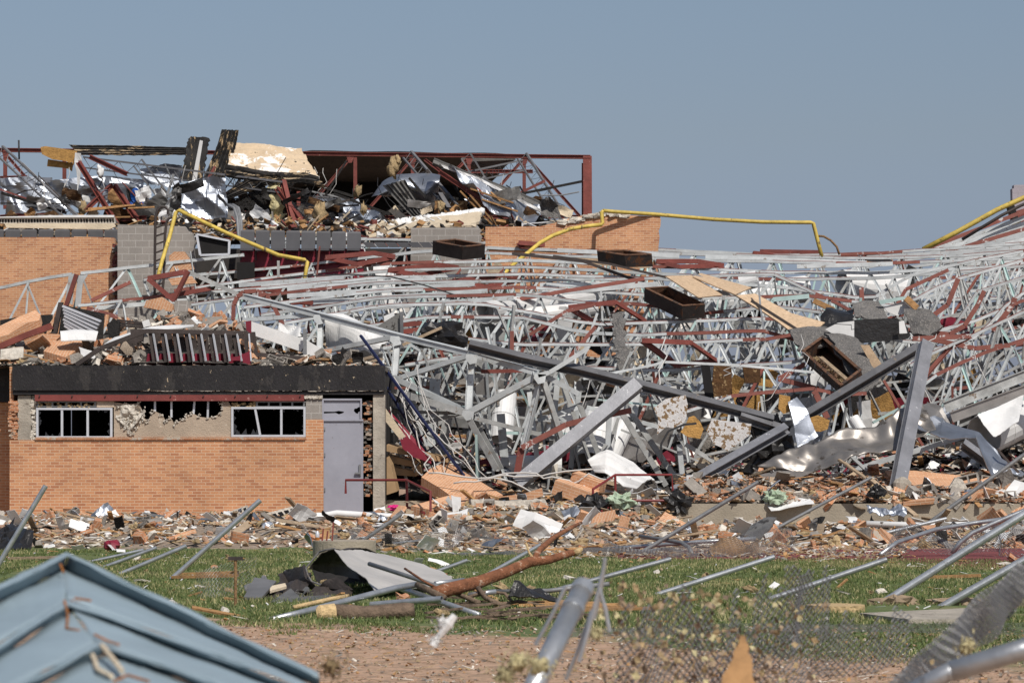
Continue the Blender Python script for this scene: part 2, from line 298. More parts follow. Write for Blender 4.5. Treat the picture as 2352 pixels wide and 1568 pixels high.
    def build(s, name, mats, parent=None, uvf=None, smooth=False, off=None):
        if not isinstance(mats, (list, tuple)): mats = [mats]
        mats = [M[q] if isinstance(q, str) else q for q in mats]
        a = np.array(s.v)
        if parent is not None: off = OFF[parent.name]
        elif off is None: off = Vector((a[:, 0].mean(), a[:, 1].mean(), a[:, 2].min()))
        o = bpy.data.objects.new(name, s.mesh(name, mats, uvf, off, smooth)); C.objects.link(o)
        if parent is not None: o.parent = parent
        else: o.location = off
        OFF[o.name] = off; return o
OFF = {}
def tag(o, label, cat, group=None):
    o['label'] = label; o['category'] = cat; o['kind'] = 'thing'
    if group: o['group'] = group
    return o
LMK = [(140, 360, 'the ochre boards'), (450, 365, 'the upright slabs'), (310, 345, 'the long skyline slab'), (620, 370, 'the cream slab'), (320, 455, 'the blue tarp'), (465, 455, 'the crumpled duct'), (590, 490, 'the burnt tangle'), (750, 490, 'the black joist'), (830, 510, 'the bright tin sheet'), (940, 425, 'the rounded duct'), (920, 475, 'the corrugated panel'), (1130, 440, 'the sloping deck strip'), (1260, 480, 'the felt bundle'), (980, 515, 'the cream membrane'), (70, 450, 'the far left tin sheets'), (230, 430, 'the bright duct sheet'), (1210, 400, 'the right lattice joist'), (1345, 430, 'the red column'),
 (1052, 575, 'the uppermost curb box'), (1436, 595, 'the second curb box'), (1550, 697, 'the long curb box'), (1912, 840, 'the tipped curb box'), (1640, 655, 'the paired strand boards'), (1800, 725, 'the long strand board'), (2020, 755, 'the black membrane'), (2120, 735, 'the round felt flap'), (1420, 785, 'the felt drape'), (1540, 955, 'the left foil scrap'), (1680, 1000, 'the right foil scrap'), (2100, 860, 'the steep beam'), (1900, 1045, 'the long tin sheet'), (1330, 990, 'the leaning pale beam'),
 (1165, 815, 'the dark beam end'), (1560, 905, 'the dark beam middle'), (1240, 865, 'the bright truss tip'), (1075, 940, 'the bright truss foot'), (909, 775, 'the bright truss middle'), (820, 790, 'the draped liner'), (1120, 715, 'the open duct mouth'), (1245, 715, 'the open duct'), (1660, 870, 'the charred board'), (1950, 655, 'the oval duct mouth'), (895, 755, 'the grey triangular sheet'), (1020, 775, 'the black bundle'), (590, 690, 'the rusty hoop'), (960, 960, 'the navy ladder'), (840, 595, 'the first red hatch'), (970, 620, 'the middle red hatch'),
 (1125, 645, 'the lower red hatch'), (1580, 605, 'the flat red hatch'), (1850, 945, 'the silver channel'), (2260, 900, 'the long pale channels'), (2210, 640, 'the far right stack'), (2325, 690, 'the right edge'), (2300, 990, 'the bright curved sheet'), (1775, 640, 'the red joist peak'), (1440, 1085, 'the white ribbed sheet'), (950, 900, 'the annex corner'), (370, 580, 'the roof ladder'), (235, 700, 'the slatted bench')]
def lm(x, y):
    a, b, t_ = min(LMK, key=lambda q: (q[0]-x)**2+(q[1]-y)**2); dx, dy = x-a, y-b
    if abs(dx) < 14 and abs(dy) < 14: return 'at '+t_
    return ('left of ' if dx < 0 else 'right of ')+t_ if abs(dx) > abs(dy) else ('above ' if dy < 0 else 'below ')+t_
def struct(o, kind='structure'): o['kind'] = kind; return o
def thing(name, label, cat, loc, group=None):
    o = bpy.data.objects.new(name, None); C.objects.link(o); o.location = loc; o.empty_display_size = 0.2
    OFF[o.name] = Vector(loc); return tag(o, label, cat, group)
def rot(rx, ry, rz): return Euler((rx, ry, rz)).to_matrix()
def rrot(t=PI): return rot(R.uniform(-t, t), R.uniform(-t, t), R.uniform(-PI, PI))
def PP(l, d=None): return [P(q[0], q[1], q[2] if len(q) > 2 else d) for q in l]
# ------------------------------------------------------------------ ground
def ground_mat():
    m = bpy.data.materials.new('lawn and dirt'); m.use_nodes = True; n = m.node_tree.nodes; l = m.node_tree.links
    b = n['Principled BSDF']; b.inputs['Roughness'].default_value = 0.95
    tc = n.new('ShaderNodeTexCoord'); sp = n.new('ShaderNodeSeparateXYZ'); l.new(tc.outputs['Object'], sp.inputs[0])
    def nz(s, d=5):
        t = n.new('ShaderNodeTexNoise'); t.inputs['Scale'].default_value = s; t.inputs['Detail'].default_value = d; l.new(tc.outputs['Object'], t.inputs['Vector']); return t
    def ramp(f, *cs):
        r = n.new('ShaderNodeValToRGB'); e = r.color_ramp.elements
        e[0].position = cs[0][0]; e[0].color = (*cs[0][1], 1); e[1].position = cs[-1][0]; e[1].color = (*cs[-1][1], 1)
        for p, c in cs[1:-1]: q = e.new(p); q.color = (*c, 1)
        l.new(f, r.inputs[0]); return r
    g = ramp(nz(2.2).outputs[0], (0.3, (0.07, 0.11, 0.028)), (0.55, (0.11, 0.14, 0.045)), (0.72, (0.22, 0.19, 0.09)))
    d = ramp(nz(5.5, 8).outputs[0], (0.3, (0.20, 0.15, 0.11)), (0.5, (0.40, 0.26, 0.17)), (0.7, (0.50, 0.33, 0.23)))
    # y + noise: bare dirt close in (y < 24) and past the lawn (y > 44)
    w1 = nz(0.5, 4); a = n.new('ShaderNodeMath'); a.operation = 'MULTIPLY_ADD'; a.inputs[1].default_value = 7.0; l.new(w1.outputs[0], a.inputs[0]); ax_ = n.new('ShaderNodeMath'); ax_.operation = 'MULTIPLY_ADD'; ax_.inputs[1].default_value = 1.0; l.new(sp.outputs[0], ax_.inputs[0]); l.new(sp.outputs[1], ax_.inputs[2]); l.new(ax_.outputs[0], a.inputs[2])
    r1 = n.new('ShaderNodeMapRange'); r1.inputs[1].default_value = 27.6; r1.inputs[2].default_value = 28.3; l.new(a.outputs[0], r1.inputs[0])
    r2 = n.new('ShaderNodeMapRange'); r2.inputs[1].default_value = 49.0; r2.inputs[2].default_value = 48.0; l.new(a.outputs[0], r2.inputs[0])
    mu = n.new('ShaderNodeMath'); mu.operation = 'MULTIPLY'; l.new(r1.outputs[0], mu.inputs[0]); l.new(r2.outputs[0], mu.inputs[1])
    mx = n.new('ShaderNodeMix'); mx.data_type = 'RGBA'; l.new(mu.outputs[0], mx.inputs[0]); l.new(d.outputs[0], mx.inputs[6]); l.new(g.outputs[0], mx.inputs[7])
    l.new(mx.outputs[2], b.inputs['Base Color'])
    bp = n.new('ShaderNodeBump'); bp.inputs['Strength'].default_value = 0.9; bp.inputs['Distance'].default_value = 0.06; l.new(nz(9, 8).outputs[0], bp.inputs['Height']); l.new(bp.outputs[0], b.inputs['Normal'])
    return m
g = MB(); g.add([(-1500, -60, 0), (1500, -60, 0), (1500, 4000, 0), (-1500, 4000, 0)], [(0, 1, 2, 3)])
me = g.mesh('ground', [ground_mat()]); o = bpy.data.objects.new('ground', me); C.objects.link(o); struct(o)
t = MB(); t.plate([Gd(1420, 1264, .01), Gd(1900, 1262, .01), Gd(2600, 1256, .01), Gd(2600, 1300, .01), Gd(2230, 1300, .01), Gd(2065, 1286, .01), Gd(1700, 1284, .01), Gd(1420, 1282, .01)], 0.01, Vector((0, 0, -1)))
struct(t.build('running_track', 'track'))
s_ = MB(); s_.plate([Gd(1974, 1407, .05), Gd(2087, 1421, .05), Gd(2234, 1421, .05), Gd(2290, 1392, .05)], 0.07, Vector((0, 0, -1)))
tag(s_.build('concrete_slab', 'conc'), 'flat pale concrete slab lying on the lawn by the leaning posts', 'slab')
# terrace and the kerb walls that carry the wreck
def wx(x, d=60): return (x-CX)/F*d
def wz(y, d=60): return CH+(HY-y)/F*d
k = MB(); k.bx(wx(1018, 57.4), wx(1600, 57.4), 57.4, 60.9, 0, 0.42)
struct(k.build('terrace_low', 'kerb'))
k = MB(); k.bx(wx(1556, 57), 26, 57.0, 95, 0, 0.59)
struct(k.build('terrace_high', 'kerb'))
k = MB(); k.bx(wx(884, 61), wx(1556, 57)-.003, 61, 95, 0, 0.57)
struct(k.build('gym_floor', 'kerb'))

# ------------------------------------------------------------------ brick annex in front
an = thing('brick_annex', 'low tan brick annex with black tarred fascia, broken windows and grey door', 'building', (-7, 60, 0))
def fb(name, mt, rects, y0=60.0, th=0.3, par=an):
    m = MB()
    for (x0, x1, ya, yb) in rects: m.bx(wx(x0), wx(x1), y0, y0+th, wz(yb), wz(ya))
    return m.build(name, mt, par)
fb('brick_wall', 'brick', [(22, 743, 1010.2, 1190), (702.4, 743, 963, 1010)])
fb('sill_course', 'brickd', [(81, 702, 1003.4, 1009.8)], 59.96, 0.2)
fb('foundation', 'kerb', [(20, 745, 1190.2, 1212)], 59.97, 0.4)
fb('block_pier', 'cmu', [(702.4, 741, 908.4, 962.6)], 60.02, 0.25)
m = MB()
for i in range(70): m.chunk((wx(R.uniform(22, 39)), 60.03+R.random()*.04, wz(R.uniform(922, 1008))), (.1, .12, .06), None, .2)
m.bx(wx(22), wx(38), 60.06, 60.3, wz(1010), wz(922)); m.build('broken_brick_pier', 'brickd', an)
fb('concrete_pier', 'conc', [(40.3, 70, 908, 1010)], 60.03, 0.25)
m = MB()
for i in range(40): m.chunk((wx(R.uniform(70, 81)), 60.05+R.random()*.05, wz(R.uniform(910, 1008))), (.09, .12, .08), None, .3)
m.bx(wx(70.3), wx(81), 60.1, 60.3, wz(1010), wz(908)); m.build('crumbled_edge', 'plaster', an)
fb('fascia', 'tar', [(30, 883, 839.5, 896.5)], 59.90, 0.5)
fb('fascia_band', 'tar', [(30, 883, 897, 906.2)], 59.95, 0.4)
m = MB()
for i in range(120):
    x = R.uniform(330, 880); m.chunk((wx(x), 59.93, wz(897+noise.noise(Vector((x*.03, 0, 0)))*2)), (.10, .05, .03), None, .3)
for i in range(60):
    x = R.uniform(700, 741); m.chunk((wx(x), 59.99, wz(R.uniform(904, 915))), (.08, .06, .05), None, .3)
m.build('exposed_plaster', 'plaster', an)
lt = fb('lintel', 'lintel', [(81, 699, 906.5, 920.5)], 59.94, 0.15)
m = MB()
for x in (92, 167, 243, 317, 393, 468, 541, 615, 690): m.tube([(wx(x), 59.93, wz(909.5)), (wx(x), 59.90, wz(909.5))], .018, 6)
m.build('bolts', 'brown', lt)
def window(x0, x1, y0, y1, mull, broken):
    wf = MB(); t_ = 5; y = 60.0
    wf.bx(wx(x0), wx(x1), y, y+.08, wz(y0+t_), wz(y0)); wf.bx(wx(x0), wx(x1), y, y+.08, wz(y1), wz(y1-t_))
    wf.bx(wx(x0), wx(x0+t_), y, y+.08, wz(y1-t_), wz(y0+t_)); wf.bx(wx(x1-t_), wx(x1), y, y+.08, wz(y1-t_), wz(y0+t_))
    for q in mull:
        a, b_ = q if isinstance(q, tuple) else (q, q)
        wf.bar(Vector((wx(a), y+.04, wz(y0+t_))), Vector((wx(b_), y+.04, wz(y1-t_))), .05, .06, Vector((0, 1, 0)))
    fr_ = wf.build('window', 'alu', an)
    g_ = MB()
    for e in range(broken):
        sd = R.choice('blrt'); c = R.random(); s = R.uniform(5, 14)
        X0, X1, Y0, Y1 = x0+t_, x1-t_, y0+t_, y1-t_
        if sd == 'b': xx = X0+c*(X1-X0-s); pl = [(xx, Y1), (xx+s, Y1), (xx+s*R.random(), Y1-s*R.uniform(.4, 1.3))]
        elif sd == 't': xx = X0+c*(X1-X0-s); pl = [(xx, Y0), (xx+s, Y0), (xx+s*R.random(), Y0+s*.6)]
        elif sd == 'l': yy = Y0+c*(Y1-Y0-s); pl = [(X0, yy), (X0, yy+s*1.4), (X0+s*.6, yy+s*.5)]
        else: yy = Y0+c*(Y1-Y0-s); pl = [(X1, yy), (X1, yy+s*1.4), (X1-s*.6, yy+s*.5)]
        g_.plate([(wx(p), y+.03+.001*e, wz(q)) for p, q in pl], .004)
    g_.build('glass_shards', 'glass', fr_)
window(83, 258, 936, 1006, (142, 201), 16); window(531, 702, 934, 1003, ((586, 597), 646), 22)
m = MB()
for x0, x1 in ((83, 222), (586, 702)):
    m.bx(wx(x0), wx(x1), 60.02, 60.08, wz(924), wz(921)); m.bx(wx(x0), wx(x1), 60.03, 60.07, wz(934), wz(932))
    for q in np.linspace(x0+4, x1-4, 5): m.bx(wx(q)-.02, wx(q)+.02, 60.03, 60.07, wz(932), wz(924))
m.build('transom_bars', 'galvd', an)
m = MB()
for i in range(46): m.chunk((wx(R.choice([R.uniform(85, 220), R.uniform(528, 586)])), 60.06, wz(R.uniform(924, 936))), (.14, .06, .07), rrot(.6), .3)
m.build('straw_in_transom', 'bfoam', an)
m = MB(); m.bx(wx(222), wx(262), 60.02, 60.2, wz(935), wz(921)); m.build('infill_panel', 'stucco', an)
cs = [(870, 1400), (870, 1118), (905, 1122), (960, 1130), (1060, 1128), (1085, 1180), (1100, 1245), (1135, 1255), (1160, 1200), (1180, 1185), (1232, 1212), (1260, 1262), (1300, 1235), (1330, 1292), (1352, 1270), (1400, 1245), (1422, 1220), (1470, 1203), (1520, 1228), (1590, 1238), (1640, 1225), (1690, 1205), (1700, 1165), (1685, 1118), (1745, 1112), (1768, 1150), (1770, 1400)]
m = MB(); m.plate([(wx(.3*a), 60.04, wz(588+.3*b)) for a, b in cs], .18, Vector((0, 1, 0))); m.build('stucco_infill', 'stucco', an)
m = MB()
m.sheet([Vector((wx(.3*a), 60.02, wz(588+.3*b))) for a, b in ((885, 1150), (960, 1138), (1060, 1140), (1100, 1200))], [Vector((wx(.3*a), 60.02, wz(588+.3*b))) for a, b in ((885, 1245), (950, 1290), (1000, 1335), (1060, 1265))], 20, 14, .09, 6, .02, .12, 4)
for i in range(130):
    if i % 5 == 0: a, b = R.uniform(885, 1115), R.uniform(1135, 1250)
    else: b = R.uniform(1240, 1370); a = 1000+R.gauss(0, max(8, (1375-b)*.5))
    m.chunk((wx(.3*a), 60.03-R.random()*.03, wz(588+.3*b)), (.07, .03, .05), rrot(.5), .4)
for a, b in cs[3:24]:
    for i in range(5): m.chunk((wx(.3*(a+R.gauss(0, 9))), 60.02, wz(588+.3*(b+R.gauss(0, 7)))), (.06, .04, .035), rrot(.5), .4)
m.build('crumbled_plaster', 'plaster', an)['kind'] = 'stuff'
for a, b in ((1182, 1182), (1308, 1308), (1485, 1475), (1590, 1586)): MB().bar(Vector((wx(.3*a), 60.12, wz(921))), Vector((wx(.3*b), 60.12, wz(958))), .045, .05, Vector((0, 1, 0))).build('bare_stud', 'alu', an)
fb('door_frame', 'door', [(740, 743.5, 915, 1196), (743.6, 831, 915, 919), (743.6, 834, 962.5, 966.5), (827.5, 831, 919.2, 962.3)], 60.01, .12)
m = MB(); m.plate([(wx(x), 60.06, wz(y)) for x, y in ((743.6, 919.2), (827.4, 919.2), (827.4, 934), (822, 934.5), (820, 937), (814, 938), (812, 943), (816, 948), (821, 950), (824, 945), (827.4, 944), (827.4, 962.3), (743.6, 962.3), (743.6, 949), (771, 948), (778, 951), (788, 948), (790, 945), (777, 943), (768, 945), (743.6, 944.8))], .05, Vector((0, 1, 0)))
m.build('door_transom', 'door', an)
dr = MB(); dr.bx(wx(743.8), wx(834), 60.05, 60.1, .13, wz(966.7)); dr = dr.build('door', 'door', an)
for hz in (980, 1040, 1120): MB().bx(wx(744), wx(747), 60.02, 60.049, wz(hz+8), wz(hz)).build('hinge', 'galvd', dr)
m = MB(); m.bx(wx(824), wx(829), 60.01, 60.049, wz(1092), wz(1066)); m.bar(Vector((wx(828), 60.0, wz(1086))), Vector((wx(815), 60.0, wz(1086))), .04, .04); m.build('handle', 'galvd', dr)
m = MB()
for i in range(120): m.chunk((wx(R.uniform(835, 856)), 60.1+R.random()*.15, wz(R.uniform(920, 1140))), (.12, .12, .07), None, .25, mi=0 if R.random() < .5 else 1)
m.build('broken_jamb', ['brickd', 'concd'], an)
m = MB(); m.bx(wx(857), wx(884), 60.0, 60.3, .1, wz(906.4))
m.build('concrete_column', 'conc', an)
m = MB(); m.bx(wx(30), wx(883), 60.41, 71, wz(850), wz(841)); m.build('roof_slab', 'concd', an)
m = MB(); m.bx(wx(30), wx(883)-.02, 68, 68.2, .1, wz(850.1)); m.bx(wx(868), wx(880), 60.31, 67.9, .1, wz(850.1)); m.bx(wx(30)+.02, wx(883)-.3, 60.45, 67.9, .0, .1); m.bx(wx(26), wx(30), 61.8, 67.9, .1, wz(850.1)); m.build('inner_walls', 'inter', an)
# recessed wing at the left edge
lw = thing('brick_wing', 'shaded brick wing set back at the left end of the annex', 'building', (-13, 61.5, 0))
m = MB(); m.bx(-17, wx(30)-.003, 61.5, 61.8, wz(1190), wz(921)); m.build('brick_wall', 'brick', lw)
m = MB(); m.bx(-17, wx(30)-.003, 61.4, 61.9, wz(920.8), wz(839)); m.build('fascia', 'tar', lw)
m = MB(); m.bx(-17, wx(30)-.003, 61.45, 61.9, 0, wz(1190.3)); m.build('foundation', 'kerb', lw)
m = MB(); m.bx(-17, wx(30)-.01, 61.95, 71, wz(850), wz(841)); m.build('roof_slab', 'concd', lw)
m = MB(); m.bx(wx(21), wx(30)-.003, 60.05, 61.39, wz(1210), wz(841)); m.build('return_wall', 'brick', lw)

# ------------------------------------------------------------------ walls further back
def wallpoly(name, pts, d, mt, label, cat='wall', th=0.35, zb=None):
    m = MB(); m.plate([P(x, y, d) for x, y in pts], th, Vector((0, 1, 0))); return tag(m.build(name, mt), label, cat)
def rag(x0, y0, x1, y1, n, a, dx=0):
    return [(x0+(x1-x0)*i/n+R.uniform(-dx, dx), y0+(y1-y0)*i/n+R.uniform(-a, a)) for i in range(n+1)]
wallpoly('brick_wall', [(-200, 545), (170, 545), (170, 543), (262, 546), (264, 560), (263, 700), (262, 930), (-200, 930)], 79, 'brick', 'tall tan brick wall standing below the row of grey seats at the far left')
wallpoly('block_wall', rag(270, 515, 345, 517, 5, 1)+[(425, 520), (431, 530), (440, 533)]+rag(446, 548, 447, 600, 5, 1, 2)+[(447, 900), (270, 900)], 78, 'cmu', 'grey concrete block wall beside the yellow pipe and leaning roof ladder')
wallpoly('block_wall', rag(944, 523, 1085, 522, 7, .5)+rag(1104, 524, 1106, 562, 6, 1, 3)+[(1106, 900), (940, 900)], 78.6, 'cmu', 'grey concrete block wall just left of the orange brick gable')
wallpoly('brick_wall', [(1115, 521), (1240, 520), (1290, 508)]+rag(1308, 500, 1400, 490, 8, 2.5, 3)+[(1420, 494), (1516, 497), (1518, 507), (1517, 520), (1513, 530), (1515, 545), (1512, 572), (1510, 760)]+rag(1508, 770, 1500, 1124, 9, 2, 6)+[(1115, 1124)], 79, 'brick', 'tall orange brick wall behind the roof joists under the yellow pipe')
m = MB()
for i in range(110):
    x = R.uniform(1290, 1440); y = np.interp(x, [1290, 1390, 1440], [511, 490, 494]); m.chunk(P(x, y+R.uniform(-2, 4), 79+R.random()*.3), (.35, .25, .12), rot(0, R.uniform(-.2, .2), .1), .3)
tag(m.build('loose_brick_course', 'plaster'), 'pale broken brick course along the top of the orange wall by the yellow elbow', 'masonry')
wallpoly('block_tower', [(2325, 433), (2329, 433), (2329, 425)]+[(2500, 420), (2500, 620), (2330, 620), (2326, 480)], 86, 'cmul', 'lilac grey block wall corner at the far right above the roof', 'wall')
m = MB(); m.bar(P(2322, 507, 85.8), P(2440, 470, 85.8), .2, .5, mi=0); tag(m.build('red_lintel_beam', 'redp'), 'red steel beam under the lilac block corner at the far right', 'beam')
m = MB(); m.bar(P(2318, 466, 85.8), P(2330, 505, 85.8), .4, .2, mi=0); tag(m.build('charred_post', 'blackd'), 'charred post against the lilac block corner', 'post')
# wall end broken edge left
m = MB()
for i in range(60): m.chunk(P(R.uniform(262, 272), R.uniform(560, 700), 78.9), (.15, .3, .12), None, .3, mi=i % 2)
tag(m.build('broken_wall_end', ['redp', 'concd']), 'ragged broken end of the far left brick wall', 'masonry')
# heap of wreckage the trusses lie over
def HZ(x, y):
    """height of the heap inside the collapsed gym"""
    xo = x/y*F+CX
    back = np.interp(xo, [-100, 270, 900, 1110, 1300, 1550, 1900, 2500], [3.6, 4.6, 4.2, 2.6, 2.4, 2.7, 2.5, 3.3])
    f = np.interp(y, [60.5, 63, 69, 77, 84], [0.0, .18, .5, 1.0, .7])
    f0 = 0.6+0.35*noise.noise(Vector((x*.5, y*.5, 0)))
    h = f0+f*back+f*1.0*noise.noise(Vector((x*.35, y*.35, 4)))
    if xo < 905 and y < 72.5: h = min(h, 3.55)
    return h
m = MB(); nx, ny = 130, 46
for j in range(ny+1):
    y = 61.3+(86-61.3)*j/ny
    for i in range(nx+1):
        x = -19+i*(40/nx); m.v.append((x, y, HZ(x, y)+.12*noise.noise(Vector((x*2, y*2, 0)))))
def okq(i, j):
    x = -19+i*(40/nx); y = 61.3+(86-61.3)*j/ny
    return not (x < wx(905) and y < 71.2)
for j in range(ny):
    for i in range(nx):
        if okq(i, j): a = j*(nx+1)+i; m.f.append((a, a+1, a+nx+2, a+nx+1)); m.m.append(0)
heapm = mat('mixed dark wreckage', (0.075, 0.066, 0.058), 0.95, var=0.6, scale=1.5, spots=[((0.30, 0.27, 0.24), 0.2, 2.5), ((0.03, 0.027, 0.025), 0.42, 1.7), ((0.32, 0.16, 0.09), 0.14, 3.5)], bump=1.0, bscale=8)
struct(m.build('rubble_heap', heapm), 'stuff')

# ------------------------------------------------------------------ upper steel frame and torn roof at the back
sf = thing('roof_steelwork', 'dark red steel roof frame with column standing over the wreck', 'steel frame', P(1350, 500, 90))
def ub(name, pts, wd, hg, mt='redp', par=sf, d=90, ib=True):
    m = MB()
    for i in range(len(pts)-1):
        a, b = P(*pts[i], d) if len(pts[i]) == 2 else P(*pts[i]), P(*pts[i+1], d) if len(pts[i+1]) == 2 else P(*pts[i+1])
        (m.ibeam if ib else m.bar)(a, b, wd, hg)
    return m.build(name, mt, par)
ub('top_beam', [(-60, 344), (690, 353), (1356, 361)], .2, .13)
m = MB(); m.ibeam(P(1349, 359, 90), P(1350, 560, 90), .3, .2, .02, Vector((0, 1, 0))); m.bar(P(1340, 375, 90.1), P(1340, 560, 90.1), .12, .1, Vector((0, 1, 0))); m.build('column', 'redp', sf)
for q in ([(1206, 357), (1333, 498)], [(804, 364), (690, 498)], [(948, 364), (838, 490)], [(1077, 362), (1040, 398)], [(1200, 368), (1085, 500)], [(975, 366), (1100, 460)], [(7, 347), (70, 420), (106, 470)]):
    ub('brace', q, .1, .1)
for q in ([(816, 360), (816, 460)], [(948, 363), (948, 400)], [(1077, 362), (1077, 400)], [(1204, 363), (1204, 452)], [(12, 345), (12, 480)], [(148, 360), (148, 430)], [(686, 440), (686, 500)]):
    ub('post', q, .12, .12, ib=True)
for q in ([(1068, 394), (1224, 394)], [(0, 409), (62, 407)], [(690, 500), (1330, 498)], [(0, 498), (150, 484)], [(1170, 450), (1196, 450)]):
    ub('cross_beam', q, .12, .12)
for x, y in ((804, 362), (948, 366), (1077, 366), (1204, 366), (690, 494), (12, 350)): MB().plate(PP([(x-8, y-3), (x+10, y-3), (x+4, y+12), (x-4, y+12)], 89.93), .02).build('gusset_plate', 'redp', sf)
# sagging roof deck behind the frame, shade painted into its colour
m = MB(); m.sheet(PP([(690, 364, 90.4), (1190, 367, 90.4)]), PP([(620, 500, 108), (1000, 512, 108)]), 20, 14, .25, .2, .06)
tag(m.build('sagging_roof_deck', 'deckshade'), 'dark roof deck sagging in shade behind the red frame', 'roof deck')
m = MB(); m.plate(PP([(660, 400, 97), (1060, 392, 97), (1130, 420, 97), (1190, 520, 97), (560, 520, 97)]), .2); tag(m.build('black_shade_plate', 'black'), 'black rear plate painted as shade under the sagging roof deck', 'wall')  # black plate added as the dark space under the deck
m = MB(); m.plate(PP([(1185, 367, 90.3), (1060, 364, 90.3), (1060, 372, 90.3), (1140, 392, 90.6)]), .05); tag(m.build('deck_edge', 'deckg'), 'dark grey edge of roof deck under the right of the red beam', 'roof deck')
def dojoist(a, b, d, dep=.35, n=16, label='', mt='beam', dd=0.0):
    A, B = P(a[0], a[1], d), P(b[0], b[1], d+dd); ax = (B-A).normalized(); nr = ax.cross(Vector((0, 1, 0))).normalized()
    if nr.z > 0: nr = -nr
    t = thing('open_web_joist', label, 'joist', A, 'thin dark bar joists leaning in the upper wreck')
    MB().bar(A, B, .09, .06).build('top_chord', mt, t); MB().bar(A+nr*dep, B+nr*dep, .07, .05).build('bottom_chord', mt, t)
    pts = [A.lerp(B, i/n)+nr*(dep if i % 2 else 0) for i in range(n+1)]
    MB().tube(pts, .014, 5).build('web', mt, t)
for a, b, lb, dd in (((6, 336), (180, 497), 'longest dark bar joist sloping down at the upper left corner', -3), ((945, 348), (1050, 470), 'black bar joist sloping down across the middle of the red frame', -3),
    ((1080, 352), (1119, 415), 'short dark joist hanging from the red beam above the fallen deck roll', 0), ((1209, 352), (1304, 506), 'dark lattice joist slanting down at the right of the red frame', -1), ((735, 445), (776, 528), 'black joist propped below the cream slab', -1),
    ((192, 361), (650, 418), 'long thin black joist lying under the upper roof slabs', -3), ((605, 440), (672, 528), 'black joist beside the yellow drape', -1), ((325, 366), (412, 480), 'black joist falling over the blue tarp', 0), ((1050, 400), (1200, 368), 'thin lattice joist under the right end of the red beam', 1)):
    dojoist(a, b, 88.5, dd=dd, label=lb, n=22)
# torn roof pieces
def piece(name, mt, A, B, d, label, cat, amp=.08, fr=1.2, rg=.06, nu=14, nv=8, corr=None, th=.02, curl=0, seed=None, group=None, smooth=False):
    fo = mt in ('foil', 'tin')
    if fo: nu, nv = 26, 14
    m = MB(); m.sheet(PP(A, d), PP(B, d), nu, nv, amp*(.75 if fo else 1), fr, th, rg, R.randint(0, 99) if seed is None else seed, corr, 0, curl, fold=fo)
    return tag(m.build(name, mt, smooth=smooth), label, cat, group)
def poly(name, mt, pts, d, label, cat, th=.06, group=None):
    m = MB(); m.plate(PP(pts, d), th); return tag(m.build(name, mt), label, cat, group)
U = 88
piece('roof_slab', 'charv', [(432, 318), (440, 314), (470, 314), (481, 317)], [(415, 412), (440, 416), (463, 418)], U, 'shorter upright charred roof slab with a white stripe down it', 'roof slab', .05, corr=None, nu=18, nv=20, th=.12)
m = MB(); m.plate(PP([(459, 322), (466, 324), (452, 412), (441, 414)], 87.75), .04); tag(m.build('white_foam_strip', 'tinw'), 'white foam strip running down the shorter upright slab', 'foam')
m = MB(); m.sheet(PP([(510, 298), (501, 330), (468, 409)], U), PP([(549, 300), (540, 340), (515, 411)], U), 22, 20, .05, 1.5, .12, .05, 4, (5, .07)); tag(m.build('roof_slab', 'charv'), 'taller upright charred corrugated roof slab leaning right', 'roof slab')
m = MB(); m.sheet(PP([(158, 333), (300, 335), (427, 339)], U+.5), PP([(184, 356), (300, 357), (428, 356)], U+.5), 40, 12, .05, 1.5, .1, .06, 5, (4, .05)); tag(m.build('roof_slab', 'charh'), 'long charred roof slab lying flat along the upper left skyline', 'roof slab')
m = MB(); m.sheet(PP([(535, 335), (620, 340), (693, 343)], U+1), PP([(520, 400), (640, 420), (738, 426)], U-1.5), 30, 18, .1, .8, .12, .05, 6, (6, .06)); tag(m.build('roof_slab', 'foam'), 'broad cream and white roof slab torn open above the yellow drape', 'roof slab')
m = MB(); m.sheet(PP([(520, 385), (600, 396), (700, 400), (730, 412)], U-1.6), PP([(520, 408), (610, 424), (690, 422), (745, 434)], U-1.8), 30, 10, .1, .8, .1, .08, 8, (4, .07)); tag(m.build('roof_slab', 'charh'), 'charred lower edge strip of the cream roof slab', 'roof slab')
m = MB(); m.sheet(PP([(522, 440), (575, 405), (640, 402)], U-2), PP([(524, 458), (590, 434), (655, 412)], U-2), 20, 12, .08, .8, .1, .06, 7, (5, .06)); tag(m.build('roof_slab', 'charh'), 'bent charred slab folded over the crumpled duct', 'roof slab')
poly('ochre_board', 'ochre', [(93, 338), (104, 336), (140, 341), (177, 347), (174, 362), (168, 380), (166, 372), (160, 374), (150, 370), (120, 366), (96, 354)], U-1, 'large ochre insulation board under the upper left skyline', 'insulation')
poly('ochre_board', 'ochre', [(110, 366), (150, 372), (168, 374), (165, 394), (158, 388), (148, 386), (108, 382)], U-.8, 'smaller shaded ochre board hanging below the large one', 'insulation')
piece('draped_sheet', 'tinw', [(172, 350), (170, 372), (178, 384)], [(185, 352), (188, 370), (176, 470)], U-1.2, 'white sheet hanging beside the ochre board', 'sheet', .1)
